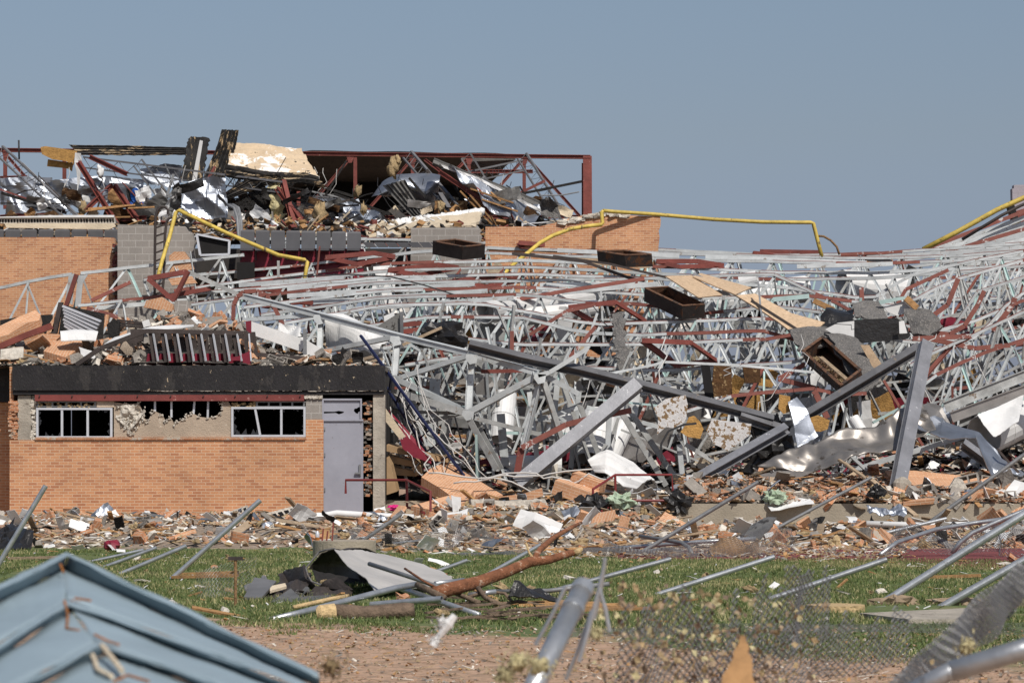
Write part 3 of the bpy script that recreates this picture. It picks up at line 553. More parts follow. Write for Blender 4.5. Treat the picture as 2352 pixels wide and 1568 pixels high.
for A, B, lb in (([(0, 425), (80, 416), (170, 412), (240, 408)], [(0, 470), (90, 476), (180, 470), (240, 440)], 'large silver sheet across the far left of the upper wreck'),
    ([(150, 412), (230, 402), (330, 412)], [(180, 455), (260, 445), (330, 432)], 'bright silver duct sheet behind the bent red braces'),
    ([(0, 410), (60, 405), (120, 408)], [(0, 428), (60, 424), (120, 418)], 'thin silver strip at the far left under the red beam'),
    ([(320, 388), (380, 376), (418, 380)], [(330, 420), (390, 432), (416, 420)], 'grey tin sheet behind the shorter upright slab'),
    ([(160, 430), (240, 420), (340, 425)], [(170, 470), (250, 468), (330, 470)], 'dull silver sheet above the wooden planks'),
    ([(20, 450), (90, 440), (160, 445)], [(10, 492), (80, 490), (160, 480)], 'shaded silver sheet low at the far left')):
    piece('tin_sheet', 'foil', A, B, U+.8, lb, 'sheet metal', .3, .6, .05, 11, 4, th=.01)
piece('crumpled_duct', 'foil', [(418, 424), (460, 408), (490, 404), (517, 410)], [(417, 500), (450, 500), (490, 503), (524, 500)], U-2.5, 'large crumpled silver duct panel in the middle of the upper wreck', 'duct', .5, .7, .03, 6, 5, th=.01)
piece('tin_sheet', 'foil', [(776, 489), (830, 480), (868, 482)], [(778, 530), (840, 545), (902, 520)], U-2, 'bright silver tin sheet between black joist and cream membrane', 'sheet metal', .4, .8, .03, 6, 4)
piece('tin_sheet', 'foil', [(735, 457), (780, 455), (824, 457)], [(775, 505), (800, 495), (830, 484)], U-1, 'silver tin sheet below the dark roof deck', 'sheet metal', .2, .9, .05)
piece('tin_sheet', 'foil', [(690, 455), (712, 452), (735, 456)], [(694, 498), (712, 500), (740, 492)], U, 'small blue tinted tin sheet left of the black joist', 'sheet metal', .2, .9, .05)
piece('duct_dome', 'foil', [(853, 452), (880, 415), (905, 401), (990, 397), (1012, 402)], [(885, 452), (930, 450), (970, 468), (990, 480), (1008, 440)], U-1, 'rounded silver duct panel with blue streaks in the upper wreck', 'duct', .15, .7, .03, 12, 6, curl=.5)
m = MB(); m.sheet(PP([(879, 427), (955, 508)], U-2.5), PP([(930, 413), (987, 502)], U-2.5), 10, 26, .02, 1, .02, .03, 3, (5, .12)); tag(m.build('corrugated_panel', 'deckg'), 'dark corrugated deck panel leaning in front of the silver dome', 'deck panel')
m = MB(); m.sheet(PP([(996, 367), (1254, 474)], U-2), PP([(993, 378), (1256, 488)], U-2.3), 30, 10, .03, 1, .03, .03, 3, (3, .08)); tag(m.build('fallen_deck_roll', 'deckg'), 'long ribbed grey deck strip sloping down to the right', 'deck panel')
m = MB(); m.sheet(PP([(1015, 380), (1100, 410), (1190, 455), (1247, 482)], U-2.3), PP([(1085, 430), (1110, 470), (1180, 506), (1225, 518)], U-3.2), 34, 14, .28, .7, .02, .03, 9, fold=1); tag(m.build('foil_facing', 'foil'), 'large silver facing hanging under the sloping grey deck strip', 'sheet metal')
m = MB(); m.sheet(PP([(1013, 378), (1100, 408), (1249, 484)], U-2.5), PP([(1020, 386), (1098, 414), (1246, 490)], U-2.5), 40, 3, .08, 2, .05, .15, 12); tag(m.build('white_foam_strip', 'tinw'), 'white foam edge along the sloping grey deck strip', 'foam')
m = MB(); m.sheet(PP([(850, 522), (900, 512), (987, 504), (1050, 495), (1108, 488)], U-4), PP([(846, 546), (930, 543), (950, 524), (1040, 524), (1092, 520)], U-6), 26, 10, .12, .9, .08, .06, 2); tag(m.build('roof_membrane', 'foamc'), 'cream roof membrane slab draped over the block wall', 'roof membrane')
m = MB()
for i in range(60): q = i/59; m.blob(P(850+q*255, 523-q*34+R.uniform(-2, 1), U-4.2), .14, amp=.6, seed=i, n=4)
tag(m.build('torn_foam_edge', 'tinw', smooth=True), 'ragged white foam edge on top of the cream membrane', 'foam')
piece('blue_tarp', 'blue', [(306, 433), (314, 431), (324, 440)], [(285, 474), (312, 478), (332, 474)], U-1.5, 'bright blue tarp wedged under the black joists', 'tarp', .15, 1.5)
piece('blue_tarp', 'blue', [(330, 460), (350, 456), (368, 458)], [(334, 472), (350, 471), (366, 470)], U-1.6, 'small blue tarp scrap right of the larger one', 'tarp', .1, 1.5)
piece('ochre_drape', 'yfoam', [(615, 425), (628, 420), (642, 416)], [(625, 510), (640, 516), (652, 500)], U-2.2, 'long yellow insulation drape hanging under the bent roof slab', 'insulation', .35, 1.2, .3, 14, 14, th=.05)
m = MB()
for i in range(26): m.blob(P(R.uniform(560, 632), R.uniform(455, 520), U-1+R.random()), R.uniform(.2, .5), (1, .7, .9), .7, 2.5, i, 6)
tag(m.build('burnt_tangle', 'burnt', smooth=True), 'burnt brown tangle of insulation under the bent slab', 'insulation')
m = MB()
for i in range(90):
    a = P(R.uniform(545, 650), R.uniform(450, 525), U-1.9); m.tube([a, a+Vector((R.gauss(0, .5), 0, R.gauss(0, .5))), a+Vector((R.gauss(0, .9), 0, R.gauss(0, .7)))], .012, 4)
tag(m.build('rod_tangle', 'blackd'), 'tangle of thin black rods over the burnt insulation', 'wire')
piece('white_drape', 'tinw', [(375, 475), (392, 452), (406, 445)], [(360, 512), (380, 520), (400, 500)], U-3, 'bright white torn sheet left of the crumpled duct', 'sheet', .25, 1.4, .15, th=.02)
piece('white_drape', 'tinw', [(364, 490), (376, 478), (388, 476)], [(363, 518), (374, 520), (384, 516)], U-4, 'small white sheet above the block wall', 'sheet', .2, 1.4, .15, th=.02)
piece('black_membrane', 'blackm', [(398, 430), (410, 420), (418, 428)], [(390, 490), (404, 486), (416, 470)], U-2.8, 'black membrane fold against the crumpled duct', 'roof membrane', .25)
for k, (a, b, lb) in enumerate((((180, 372), (268, 515), 'long bent red brace leaning over the wooden planks'), ((262, 425), (320, 512), 'red brace crossing behind the blue tarp'), ((258, 424), (194, 485), 'short red brace rising to the right beside the white sheet'), ((206, 360), (292, 400), 'red beam stub under the flat charred slab'),
   ((650, 415), (677, 525), 'red post leaning below the cream slab'), ((636, 432), (702, 524), 'thin red angle below the cream slab'), ((1085, 415), (1125, 488), 'short red post under the grey deck roll'), ((1010, 395), (1125, 470), 'red beam running down behind the grey deck roll'), ((960, 510), (1020, 520), 'red stub on the cream membrane'), ((280, 504), (336, 500), 'red stub on the planks'), ((1010, 446), (1030, 480), 'blue grey strut beside the rounded duct'))):
    m = MB(); m.ibeam(P(*a, U-2.4), P(*b, U-3), .16, .14); tag(m.build('bent_steel_brace', 'redp' if k < 10 else 'beam'), lb, 'steel brace')
for k in range(16):
    x = R.choice([R.uniform(190, 350), R.uniform(1040, 1130)]); y = R.uniform(478, 505) if x < 900 else R.uniform(430, 480); a = P(x, y, U-3.4+R.random()); L = R.uniform(.8, 2.2)
    q = R.uniform(-.25, .25) if x < 900 else R.uniform(-.9, -.3)
    m = MB(); m.bar(a, a+Vector((L*math.cos(q), .1, L*math.sin(q))), .12, .05); tag(m.build('plank', 'wood'), 'splintered plank in the upper left wreck above the wall' if x < 900 else 'splintered plank under the sloping grey deck strip', 'plank', 'planks in the upper wreck, left' if x < 900 else 'planks under the deck strip')
piece('felt_scrap', 'felt', [(1240, 460), (1262, 452), (1282, 470)], [(1245, 500), (1268, 500), (1290, 505)], U-3, 'dark grey felt bundle at the foot of the sloping deck strip', 'felt', .4, 1.5, .2)
for x, y, r, lb in ((1013, 475, .3, 'tan insulation tuft beside the rounded duct'), (822, 440, .3, 'tan insulation tuft hanging on the red post'), (835, 480, .25, 'small tan tuft low on the red post'), (735, 490, .5, 'large tan tuft beside the black joist'), (230, 395, .3, 'white torn tuft under the flat charred slab'), (190, 478, .3, 'orange tuft by the short red brace'), (903, 383, .45, 'brown insulation lump on the black deck'), (914, 366, .2, 'orange shredded tuft under the red beam')):
    m = MB(); m.blob(P(x, y, U-3), r*.55, (.7, .6, 1.1), .8, 2, int(x), 8); tag(m.build('insulation_tuft', 'bfoam' if 'white' not in lb else 'tinw', smooth=True), lb, 'insulation')
# clutter of rods and scraps all over the upper wreck
for k in range(70):
    x = R.uniform(-10, 1290); y = R.uniform(430, 505); a = R.choice([R.gauss(.1, .25), R.gauss(-.8, .2), R.gauss(.9, .25), R.gauss(-.2, .2)]); L = R.uniform(.6, 2.6)
    c = P(x, y, U-R.uniform(0, 2.5)); v = Vector((math.cos(a), R.uniform(-.2, .2), math.sin(a)))*L/2; mt, nm = R.choice([('beam', 'dark grey'), ('blackd', 'black'), ('blackd', 'black'), ('redp', 'red'), ('brown', 'brown'), ('galvd', 'pale grey')])
    m = MB()
    if k % 3: m.ang(c-v, c+v, R.uniform(.05, .1), .01)
    else: m.tube([c-v, c+v*.1+Vector((0, 0, R.uniform(-.1, .1))), c+v], .022, 6)
    tag(m.build('bent_rod', mt), f'{"long" if L > 1.6 else "short"} {"upright" if abs(math.sin(a)) > .9 else ("level" if abs(math.sin(a)) < .35 else "slanting")} {nm} rod {lm(x, y)}', 'rod', 'rods in the upper wreck')
for k in range(85):
    x = R.uniform(-10, 1270); y = R.uniform(445 if x < 700 else 462, 512); L, h = R.uniform(.3, 1.1), R.uniform(.15, .45); a = R.uniform(-1.1, .5); c = P(x, y, U-R.uniform(0, 3))
    mt, nm = R.choice([('blackd', 'black'), ('deckg', 'dark grey'), ('foil', 'silver'), ('blackm', 'glossy black'), ('tinw', 'white'), ('burnt', 'burnt brown'), ('foamc', 'cream'), ('wood', 'orange'), ('tin', 'grey')])
    e1 = Vector((math.cos(a), R.uniform(-.4, .4), math.sin(a)))*L; e2 = Vector((-math.sin(a), R.uniform(-.5, .2), math.cos(a)))*h
    m = MB(); m.sheet([c, c+e1], [c+e2, c+e1+e2], 7, 5, .14, 1.5, .015, .12, k, fold=k % 2); tag(m.build('torn_scrap', mt), f'{"large" if L*h > .45 else "small"} {nm} scrap {lm(x, y)}', 'scrap', 'scraps in the upper wreck')
for k in range(40):
    x = R.uniform(0, 1280); y = R.uniform(380, 440); q = [P(x+i*R.uniform(-9, 9), y+i*R.uniform(10, 22), U-1.5) for i in range(5)]; MBt = MB(); MBt.tube(q, .012, 5); tag(MBt.build('hanging_wire', 'cabled' if k % 4 else 'cable'), f'{"pale" if k % 4 == 0 else "black"} thin wire hanging {lm(x, y+40)}', 'wire', 'wires in the upper wreck')
# upper floor edge: slab, rubble and seats
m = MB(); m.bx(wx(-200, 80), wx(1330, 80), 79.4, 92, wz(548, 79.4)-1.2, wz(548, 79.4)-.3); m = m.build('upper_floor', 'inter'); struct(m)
m = MB()
for i in range(1500):
    x = R.uniform(-50, 1290); d = R.uniform(80.2, 87); top = 505 if (x < 345 or x > 1000) else 500
    y = top+R.random()**.6*48; k_ = R.random()
    sz = (R.uniform(.1, .45), R.uniform(.1, .3), R.uniform(.03, .16)) if k_ < .7 else (R.uniform(.5, 1.4), .06, .05)
    m.chunk(P(x, y, d), sz, rrot(.8), .25, mi=R.choice([0, 1, 2, 2, 3, 3, 4, 5, 6]))
struct(m.build('upper_rubble', ['tinw', 'concd', 'blackd', 'wood', 'redp', 'foamc', 'woodg']), 'stuff')
m = MB(); m.plate(PP([(-60, 506), (340, 508), (420, 500), (700, 502), (1000, 508), (1320, 505), (1320, 560), (-60, 560)], 88.6), .3); tag(m.build('rear_upper_wall', 'inter'), 'dark wall standing behind the upper level litter', 'wall')
def seat(x0, x1, y0, y1, d, label, group, tiltx=0.1):
    t = thing('stadium_seat', label, 'seat', P((x0+x1)/2, y1, d), group); w2 = wx(x1, d)-wx(x0, d); z0, z1 = wz(y1, d), wz(y0, d); c = wx((x0+x1)/2, d)
    m = MB(); n = 10; r = w2*.16; prof = [(-w2/2, 0), (w2/2, 0), (w2/2, z1-z0-r)]+[(w2/2-r+r*math.cos(a), z1-z0-r+r*math.sin(a)) for a in np.linspace(0, PI/2, 5)][1:]+[(-w2/2+r-r*math.sin(a), z1-z0-r+r*math.cos(a)) for a in np.linspace(0, PI/2, 5)]+[(-w2/2, z1-z0-r)]
    m.plate([(c+u, d+v*tiltx+.06*math.cos(u/w2*3), z0+v) for u, v in prof], .06, Vector((0, 1, 0))); m.build('backrest', 'seatg', t)
    m = MB(); m.bx(c-w2*.45, c+w2*.45, d-.35, d+.02, z0-.08, z0-.02); m.build('seat', 'seatg', t)
    m = MB(); m.bx(c-w2*.5, c-w2*.42, d-.1, d+.05, z0-.35, z0-.08); m.build('leg', 'brown', t)
for i in range(8): seat(i*38-26, i*38+8, 526, 550, 79.9, ['leftmost', 'second', 'third', 'fourth', 'fifth', 'sixth', 'seventh', 'rightmost'][i]+' dark seat in the row above the far left brick wall', 'seats above the far left brick wall')
for i in range(8): seat(552+i*35, 584+i*35, 527+i*.6, 571, 77.5, ['leftmost', 'second', 'third', 'fourth', 'fifth', 'sixth', 'seventh', 'rightmost'][i]+' grey seat back in the long middle row under the crumpled duct', 'seats above the joists in the middle')
m = MB()
for i in range(7):
    m.plate(PP([(832+i*26, 556), (856+i*26, 556), (866+i*26, 568), (842+i*26, 568)], 77.5), .05)
tag(m.build('folded_seat_tops', 'seatg'), 'grey folded seat tops lying flat beside the cream membrane', 'seat')
m = MB(); m.bx(wx(552, 77.8), wx(835, 77.8), 77.7, 78.2, wz(640, 78), wz(573, 78)); tag(m.build('maroon_riser', 'maroon'), 'maroon riser below the middle row of grey seats', 'bleacher')
# solid slab pieces; black plates paint the shade of the core cells
def hollow(a, b, c, e, d, label, n, th=.25):
    t = MB(); m = MB(); A, B, Cc, E = (P(*q, d) for q in (a, b, c, e)); t.plate([A, B, Cc, E], th)
    for i in range(n):
        f = (i+.2)/n; g_ = (i+.8)/n; f += R.uniform(-.1, .1)/n
        p1, p2, p3, p4 = A.lerp(B, f), A.lerp(B, g_), E.lerp(Cc, g_), E.lerp(Cc, f)
        m.plate([p1.lerp(p4, .3)+Vector((0, -.012, 0)), p2.lerp(p3, .3)+Vector((0, -.012, 0)), p2.lerp(p3, .85)+Vector((0, -.012, 0)), p1.lerp(p4, .85)+Vector((0, -.012, 0))], .006)
    r = thing('hollow_slab', label, 'slab', E); t.build('slab', 'plaster', r); m.build('core_shade', 'black', r)
hollow((-30, 500), (262, 498), (264, 513), (-30, 513), 79.2, 'cream hollow slab with dark cells on top of the far left wall', 44)
poly('cream_board', 'foamc', [(10, 513), (262, 513), (266, 520), (250, 527), (15, 523)], 79, 'cream board under the hollow slab at far left', 'board', .08)
poly('cream_board', 'tinw', [(-10, 498), (80, 496), (150, 494), (262, 494), (262, 499), (-10, 500)], 79.1, 'thin white board on top of the hollow slab at far left', 'board', .08)
hollow((438, 1206), (566, 1160), (569, 1172), (446, 1214), 57.5, 'shorter broken block course with dark cells leaning below the brick wall', 12)
hollow((500, 1208), (690, 1157), (700, 1172), (520, 1222), 56.9, 'longer broken block course with dark cells leaning below the brick wall', 13)
# ------------------------------------------------------------------ collapsed gym roof joists
def resample(pts, step):
    cu = [0]
    for i in range(1, len(pts)): cu.append(cu[-1]+(pts[i]-pts[i-1]).length)
    n = max(2, int(cu[-1]/step)); o = []
    for k in range(n+1):
        t = cu[-1]*k/n; i = 0
        while i < len(pts)-2 and cu[i+1] < t: i += 1
        o.append(pts[i].lerp(pts[i+1], (t-cu[i])/max(cu[i+1]-cu[i], 1e-9)))
    return o
def joist(ctrl, d, label, dep=1.15, lean=(-.25, -.5), red=.3, step=.62, q=.07, webred=.06, ch='white', gr='white roof joists of the collapsed gym', jit=.02, slope=0.0, keep=None):
    """ctrl: picture points along the top chord; d: distance; lean: offset of the bottom chord (x, y)"""
    pts = [P(c[0], c[1], (c[2] if len(c) > 2 else d)) for c in ctrl]
    N = resample(pts, step)
    for i in range(1, len(N)-1): N[i] = N[i]+Vector((0, R.uniform(-jit, jit), R.uniform(-jit, jit)*.4))
    t = thing('roof_joist', label, 'roof joist', N[0], gr)
    tops = N; n = len(N)
    def run(idx, fn):
        for a, b in zip(idx[:-1], idx[1:]): fn(a, b)
    top = MB()
    for i in range(n-1):
        a, b = tops[i], tops[i+1]; rr_ = noise.noise(Vector((i*.15, d*3, 0)))+red
        top.ang(a, b, q, .01, mi=0 if rr_ < .45 else 1); top.ang(a+Vector((0, .1, 0)), b+Vector((0, .1, 0)), q, .01, fx=-1, mi=0)
        top.bar(a+Vector((0, .05, q/2+.012)), b+Vector((0, .05, q/2+.012)), .13, .014, mi=1 if rr_ > .0 else 0)
    top.build('top_chord', [ch, 'redw'], t)
    D = [Vector((lean[0]+R.uniform(-.06, .06), lean[1]+.15*math.sin(i*.4+d), -dep+.12*math.sin(i*.23+d))) for i in range(n)]
    bots = [tops[i]+D[i]+Vector((0, .05, 0)) for i in range(n)]
    bot = MB(); idx = list(range(1, n, 2))
    for a, b in zip(idx[:-1], idx[1:]): bot.ang(bots[a], bots[b], q*.9, .01); bot.ang(bots[a]+Vector((0, .09, 0)), bots[b]+Vector((0, .09, 0)), q*.9, .01, fx=-1)
    if len(idx) > 1: bot.build('bottom_chord', 'whited', t)
    for i in range(n-1):
        if R.random() < .05: continue
        a, b = (tops[i], bots[i+1]) if i % 2 == 0 else (bots[i], tops[i+1])
        a = a+Vector((0, .05, 0)); b = b+Vector((R.uniform(-.05, .05), 0, 0))
        mt = 'mint' if R.random() < .12 else ('redw' if R.random() < webred else ('whited' if R.random() < .2 else ch))
        m = MB(); m.ang(a, b, .062, .008, fx=R.choice((-1, 1))); m.build('web_member', mt, t)
    for i in range(0, n, 2):
        if R.random() < .6 and i+1 < n:
            m = MB(); m.ang(tops[i]+Vector((.04, .05, 0)), tops[i]+D[i]+Vector((R.uniform(-.12, .12), .1, 0)), .045, .008); m.build('web_member', 'mint' if R.random() < .15 else ch, t)
    return t
JS = [
 ([(560, 549), (880, 549), (987, 552), (1209, 561), (1344, 566), (1514, 574), (1803, 588), (2016, 582), (2176, 571), (2450, 552)], 80, 'rearmost roof joist along the skyline of the collapsed roof'),
 ([(740, 566), (879, 562), (1209, 573), (1600, 584), (2000, 594), (2200, 588), (2450, 568)], 79, 'second roof joist from the rear, just under the skyline joist'),
 ([(186, 628), (354, 609), (495, 592), (560, 586)], 76.5, 'short roof joist leaning across the far left brick wall right of the gusset'),
 ([(-40, 668), (0, 662), (80, 643), (165, 630)], 76.5, 'roof joist with red chord at the far left edge before the brick wall'),
 ([(330, 643), (462, 631), (627, 616), (867, 589), (993, 576), (1209, 585), (1600, 598), (2000, 606), (2450, 590)], 77.5, 'roof joist passing just below the row of grey seats'),
 ([(400, 668), (609, 639), (879, 606), (1209, 598), (1500, 612), (1800, 626), (2000, 627), (2450, 606)], 76.2, 'roof joist passing right behind the first rusty curb box'),
 ([(560, 664), (609, 655), (879, 622), (1209, 613), (1480, 628), (1775, 642), (2000, 640), (2240, 622), (2450, 600)], 75, 'roof joist passing under the second rusty curb box'),
 ([(180, 702), (420, 676), (609, 662), (879, 637), (1209, 630), (1500, 640), (1800, 660), (2000, 689), (2085, 634), (2236, 598), (2450, 560)], 74, 'long roof joist kinked into a valley and rising red at the far right'),
 ([(440, 700), (609, 678), (879, 650), (1209, 645), (1480, 640), (1775, 629), (1940, 705), (2010, 745)], 73, 'roof joist that drops steeply right of the strand boards'),
 ([(560, 706), (879, 668), (1209, 660), (1400, 672), (1600, 686), (1860, 680), (2070, 705), (2176, 648), (2352, 598), (2450, 575)], 72, 'roof joist passing behind the third rusty curb box'),
 ([(600, 724), (879, 684), (1209, 676), (1368, 700), (1478, 697), (1600, 722), (1778, 704), (2000, 730), (2178, 770), (2245, 670), (2352, 637), (2450, 610)], 71, 'roof joist zigzagging behind the torn roofing felt'),
 ([(640, 745), (879, 702), (1100, 697), (1368, 746), (1478, 742), (1778, 731), (1900, 745), (2100, 790), (2247, 777), (2325, 683), (2450, 640)], 70, 'red topped roof joist below the third rusty curb box'),
 ([(760, 760), (1000, 727), (1209, 730), (1330, 764), (1465, 770), (1600, 765), (1750, 760), (1860, 790)], 69, 'roof joist running past the mouth of the white duct'),
 ([(880, 800), (1010, 770), (1176, 791), (1465, 792), (1588, 787), (1759, 779), (1803, 772), (1870, 760)], 68, 'red topped roof joist above the long dark beam'),
 ([(930, 838), (1100, 812), (1313, 843), (1506, 852), (1803, 834), (1870, 823)], 67, 'red topped roof joist crossing behind the long dark beam'),
 ([(1560, 950), (1644, 924), (1690, 907), (1869, 893), (1917, 907), (1990, 904)], 64.5, 'lowest red topped roof joist above the foil faced scraps'),
 ([(2100, 900), (2137, 869), (2234, 820), (2352, 781), (2450, 750)], 66, 'lowest roof joist climbing to the right edge'),
 ([(2090, 840), (2165, 799), (2233, 772), (2352, 716), (2450, 680)], 68, 'roof joist climbing to the right edge above the lowest one'),
 ([(1980, 735), (2098, 775), (2233, 740), (2352, 690), (2450, 660)], 70.5, 'roof joist meeting the black membrane and climbing right'),
]
for i, (c, d, lb) in enumerate(JS):
    joist(c, d, lb, dep=R.uniform(1.25, 1.6), lean=(R.uniform(-.35, .1), R.uniform(-.7, -.3)), red=.08 if d > 73 else .36, webred=.02 if d > 74 else .06)
# steep joists at the far right and rear filler joists
for i in range(7):
    y0 = 600+i*16; joist([(1900+i*22, y0+30), (2120+i*10, y0-8), (2450, y0-50+i*6)], 83-i*1.3, ['top', 'second', 'third', 'fourth', 'fifth', 'sixth', 'seventh'][i]+' joist down in the dense stack rising to the right edge', dep=1.2, lean=(R.uniform(-.5, .5), -.3), gr='dense joists rising to the right edge')
for i in range(6):
    y0 = 520+i*14; m = MB(); a, b = P(2120+i*16, 575+i*2, 84-i*.6), P(2470, 440+i*17, 84-i*.6)
    for k in range(4): m.ang(a+Vector((.2*k, 0, -.16*k)), b+Vector((.2*k, 0, -.12*k)), .12, .012, mi=0 if k or i % 3 else 1)
    tag(m.build('angle_bundle', ['white', 'redw']), ['highest', 'second highest', 'third', 'fourth', 'fifth', 'lowest'][i]+' bundle of white angles sloping up to the right edge', 'steel angles', 'angle bundles rising to the lilac block corner')
for i in range(4):
    m = MB(); a, b = P(1840+i*60, 760+i*70, 74-i*2), P(2470, 620+i*95, 76-i*2); joist([(1900+i*70, 780+i*60), (2200, 740+i*50), (2470, 640+i*75)], 75-i*2.2, ['upper', 'second', 'third', 'lowest'][i]+' half buried joist behind the red zigzag chords on the right', dep=1.5, lean=(.5, -.2), gr='half buried joists on the right')
# wide pale bridging strips below the chords
for k, (a, b, d) in enumerate((((660, 664), (1000, 640), 73.6), ((660, 680), (1090, 652), 72.7), ((720, 694), (1120, 668), 71.6), ((810, 710), (1180, 684), 70.6), ((600, 658), (860, 645), 74.3), ((226, 707), (430, 690), 74.5), ((549, 655), (790, 637), 74.6), ((1240, 655), (1480, 650), 73), ((1280, 575), (1560, 588), 78), ((1620, 590), (1990, 604), 77.8), ((1290, 672), (1510, 652), 72), ((1830, 612), (2050, 606), 76), ((1470, 656), (1700, 676), 71.5), ((1990, 592), (2352, 570), 79.5))):
    m = MB(); m.ang(P(*a, d), P(*b, d), .12, .012); tag(m.build('bridging_angle', 'white'), ('long' if b[0]-a[0] > 270 else 'short')+' pale bridging angle lying along the joists '+lm((a[0]+b[0])/2, (a[1]+b[1])/2), 'steel angle', 'pale bridging angles between the joists')
# plate gussets at the far left joists
m = MB(); m.plate(PP([(158, 630), (172, 628), (166, 700), (150, 690)], 76), .03); m.bar(P(176, 630, 75.9), P(152, 702, 75.9), .12, .12, mi=1); m.plate(PP([(178, 633), (202, 630), (190, 650), (185, 704), (172, 704)], 76.1), .03)
tag(m.build('joist_end_plates', ['white', 'redp']), 'tall white end plates with red angle where the left joists meet', 'gusset')
# loose members all through the wreck
names = {'white': 'white', 'whited': 'soiled white', 'mint': 'pale mint', 'redw': 'worn red', 'redp': 'red'}
zones = [((900, 1180), (760, 1080), 'right of the annex', 34, (62, 72)), ((1180, 1560), (740, 1090), 'around the long dark beam', 44, (62, 76)), ((1560, 2000), (720, 1060), 'around the strand boards', 46, (62.5, 77)), ((2000, 2380), (680, 1020), 'in the dense wreck at the right', 50, (62.5, 78)), ((420, 900), (600, 760), 'behind the annex roof', 14, (73, 77))]
for (xr, yr, zt, cnt, dr_) in zones:
    for k in range(cnt):
        x = R.uniform(*xr); y = R.uniform(*yr); f = (y-600)/480; d = dr_[1]-(dr_[1]-dr_[0])*min(1, max(0, f))-R.uniform(0, 1.0)
        a = R.choice([R.gauss(PI/2, .3), R.gauss(PI/2, .3), R.gauss(0, .2), R.gauss(PI/3, .3), R.gauss(-PI/3, .3)]); L = R.uniform(.9, 2.3); a_ = abs(math.sin(a)); ori = 'upright' if a_ > .93 else ('level' if a_ < .35 else ('left-leaning' if math.tan(a) < 0 else 'right-leaning')); sz_ = 'long' if L > 1.6 else 'short'; ht_ = 'high' if y < 780 else ('low' if y > 950 else 'midway')
        v = Vector((math.cos(a), R.uniform(-.3, .3), math.sin(a)))*L/2; c = P(x, y, d)
        if c.z-abs(v.z) < .65: c.z = .65+abs(v.z)
        mt = R.choice(['white']*5+['whited']*6+['mint', 'redw'])
        m = MB(); m.ang(c-v, c+v, R.uniform(.045, .075), .009); tag(m.build('loose_steel_angle', mt), f'{sz_} {ori} {names[mt]} loose angle {lm(x, y)}', 'steel angle', f'{names[mt]} loose angles {zt}')
# bright truss in front
ft = thing('fallen_truss', 'big bright white truss fallen diagonally in front of the wreck', 'truss', P(1073, 1010, 62))
T = [(564, 682), (729, 723), (909, 771), (1083, 813), (1240, 858)]; ds = [66, 65, 63.5, 62.2, 61.4]
Bt = [(705, 808), (560, 735), (908, 868), (1073, 1007), (930, 950)]
def Q(x, y, d): return P(x, y, d)
m = MB()
for i in range(4):
    a, b = Q(*T[i], ds[i]), Q(*T[i+1], ds[i+1]); m.ang(a, b, .13, .014); m.ang(a+Vector((0, .14, 0)), b+Vector((0, .14, 0)), .13, .014, fx=-1); m.bar(a+Vector((0, .07, .075)), b+Vector((0, .07, .075)), .3, .015)
m.build('top_chord', 'white', ft)
for a, da, b, db, wq, mt in (((735, 728), 65, (733, 808), 64.6, .12, 'white'), ((735, 808), 64.6, (909, 773), 63.5, .11, 'white'), ((912, 773), 63.5, (905, 860), 63, .13, 'white'), ((905, 872), 63, (1082, 815), 62.2, .11, 'white'), ((1082, 818), 62.2, (1075, 945), 61.8, .14, 'white'), ((1075, 948), 61.8, (1236, 862), 61.4, .14, 'white'), ((915, 900), 62.6, (1072, 948), 61.8, .16, 'whited'), ((900, 865), 62.8, (1072, 945), 61.9, .12, 'white'), ((1236, 862), 61.4, (1238, 872), 61.3, .3, 'white'),
    ((1075, 950), 61.8, (1145, 1078), 61.3, .16, 'whited'), ((1240, 866), 61.4, (1190, 1070), 61.6, .13, 'white'), ((1245, 866), 61.4, (1300, 1040), 61.6, .12, 'whited'), ((1250, 862), 61.5, (1330, 905), 61.5, .12, 'white'), ((1090, 960), 61.7, (1290, 1010), 62, .10, 'whited'), ((560, 735), 66, (740, 722), 65, .1, 'white'), ((900, 990), 63, (1062, 948), 62.5, .08, 'white'), ((925, 945), 62.8, (1062, 949), 62.4, .08, 'whited')):
    m = MB(); m.ang(Q(*a, da), Q(*b, db), wq, .014); m.ang(Q(*a, da)+Vector((.02, wq+.03, 0)), Q(*b, db)+Vector((.02, wq+.03, 0)), wq, .014, fx=-1); m.build('web_member', mt, ft)
for x, y, d in ((733, 726, 64.9), (909, 775, 63.4), (1083, 817, 62.1), (1240, 862, 61.3), (1075, 946, 61.7), (735, 806, 64.5)): MB().plate(PP([(x-12, y-4), (x+14, y-2), (x+12, y+16), (x-4, y+20), (x-14, y+6)], d-.05), .02).build('gusset_plate', 'white', ft)
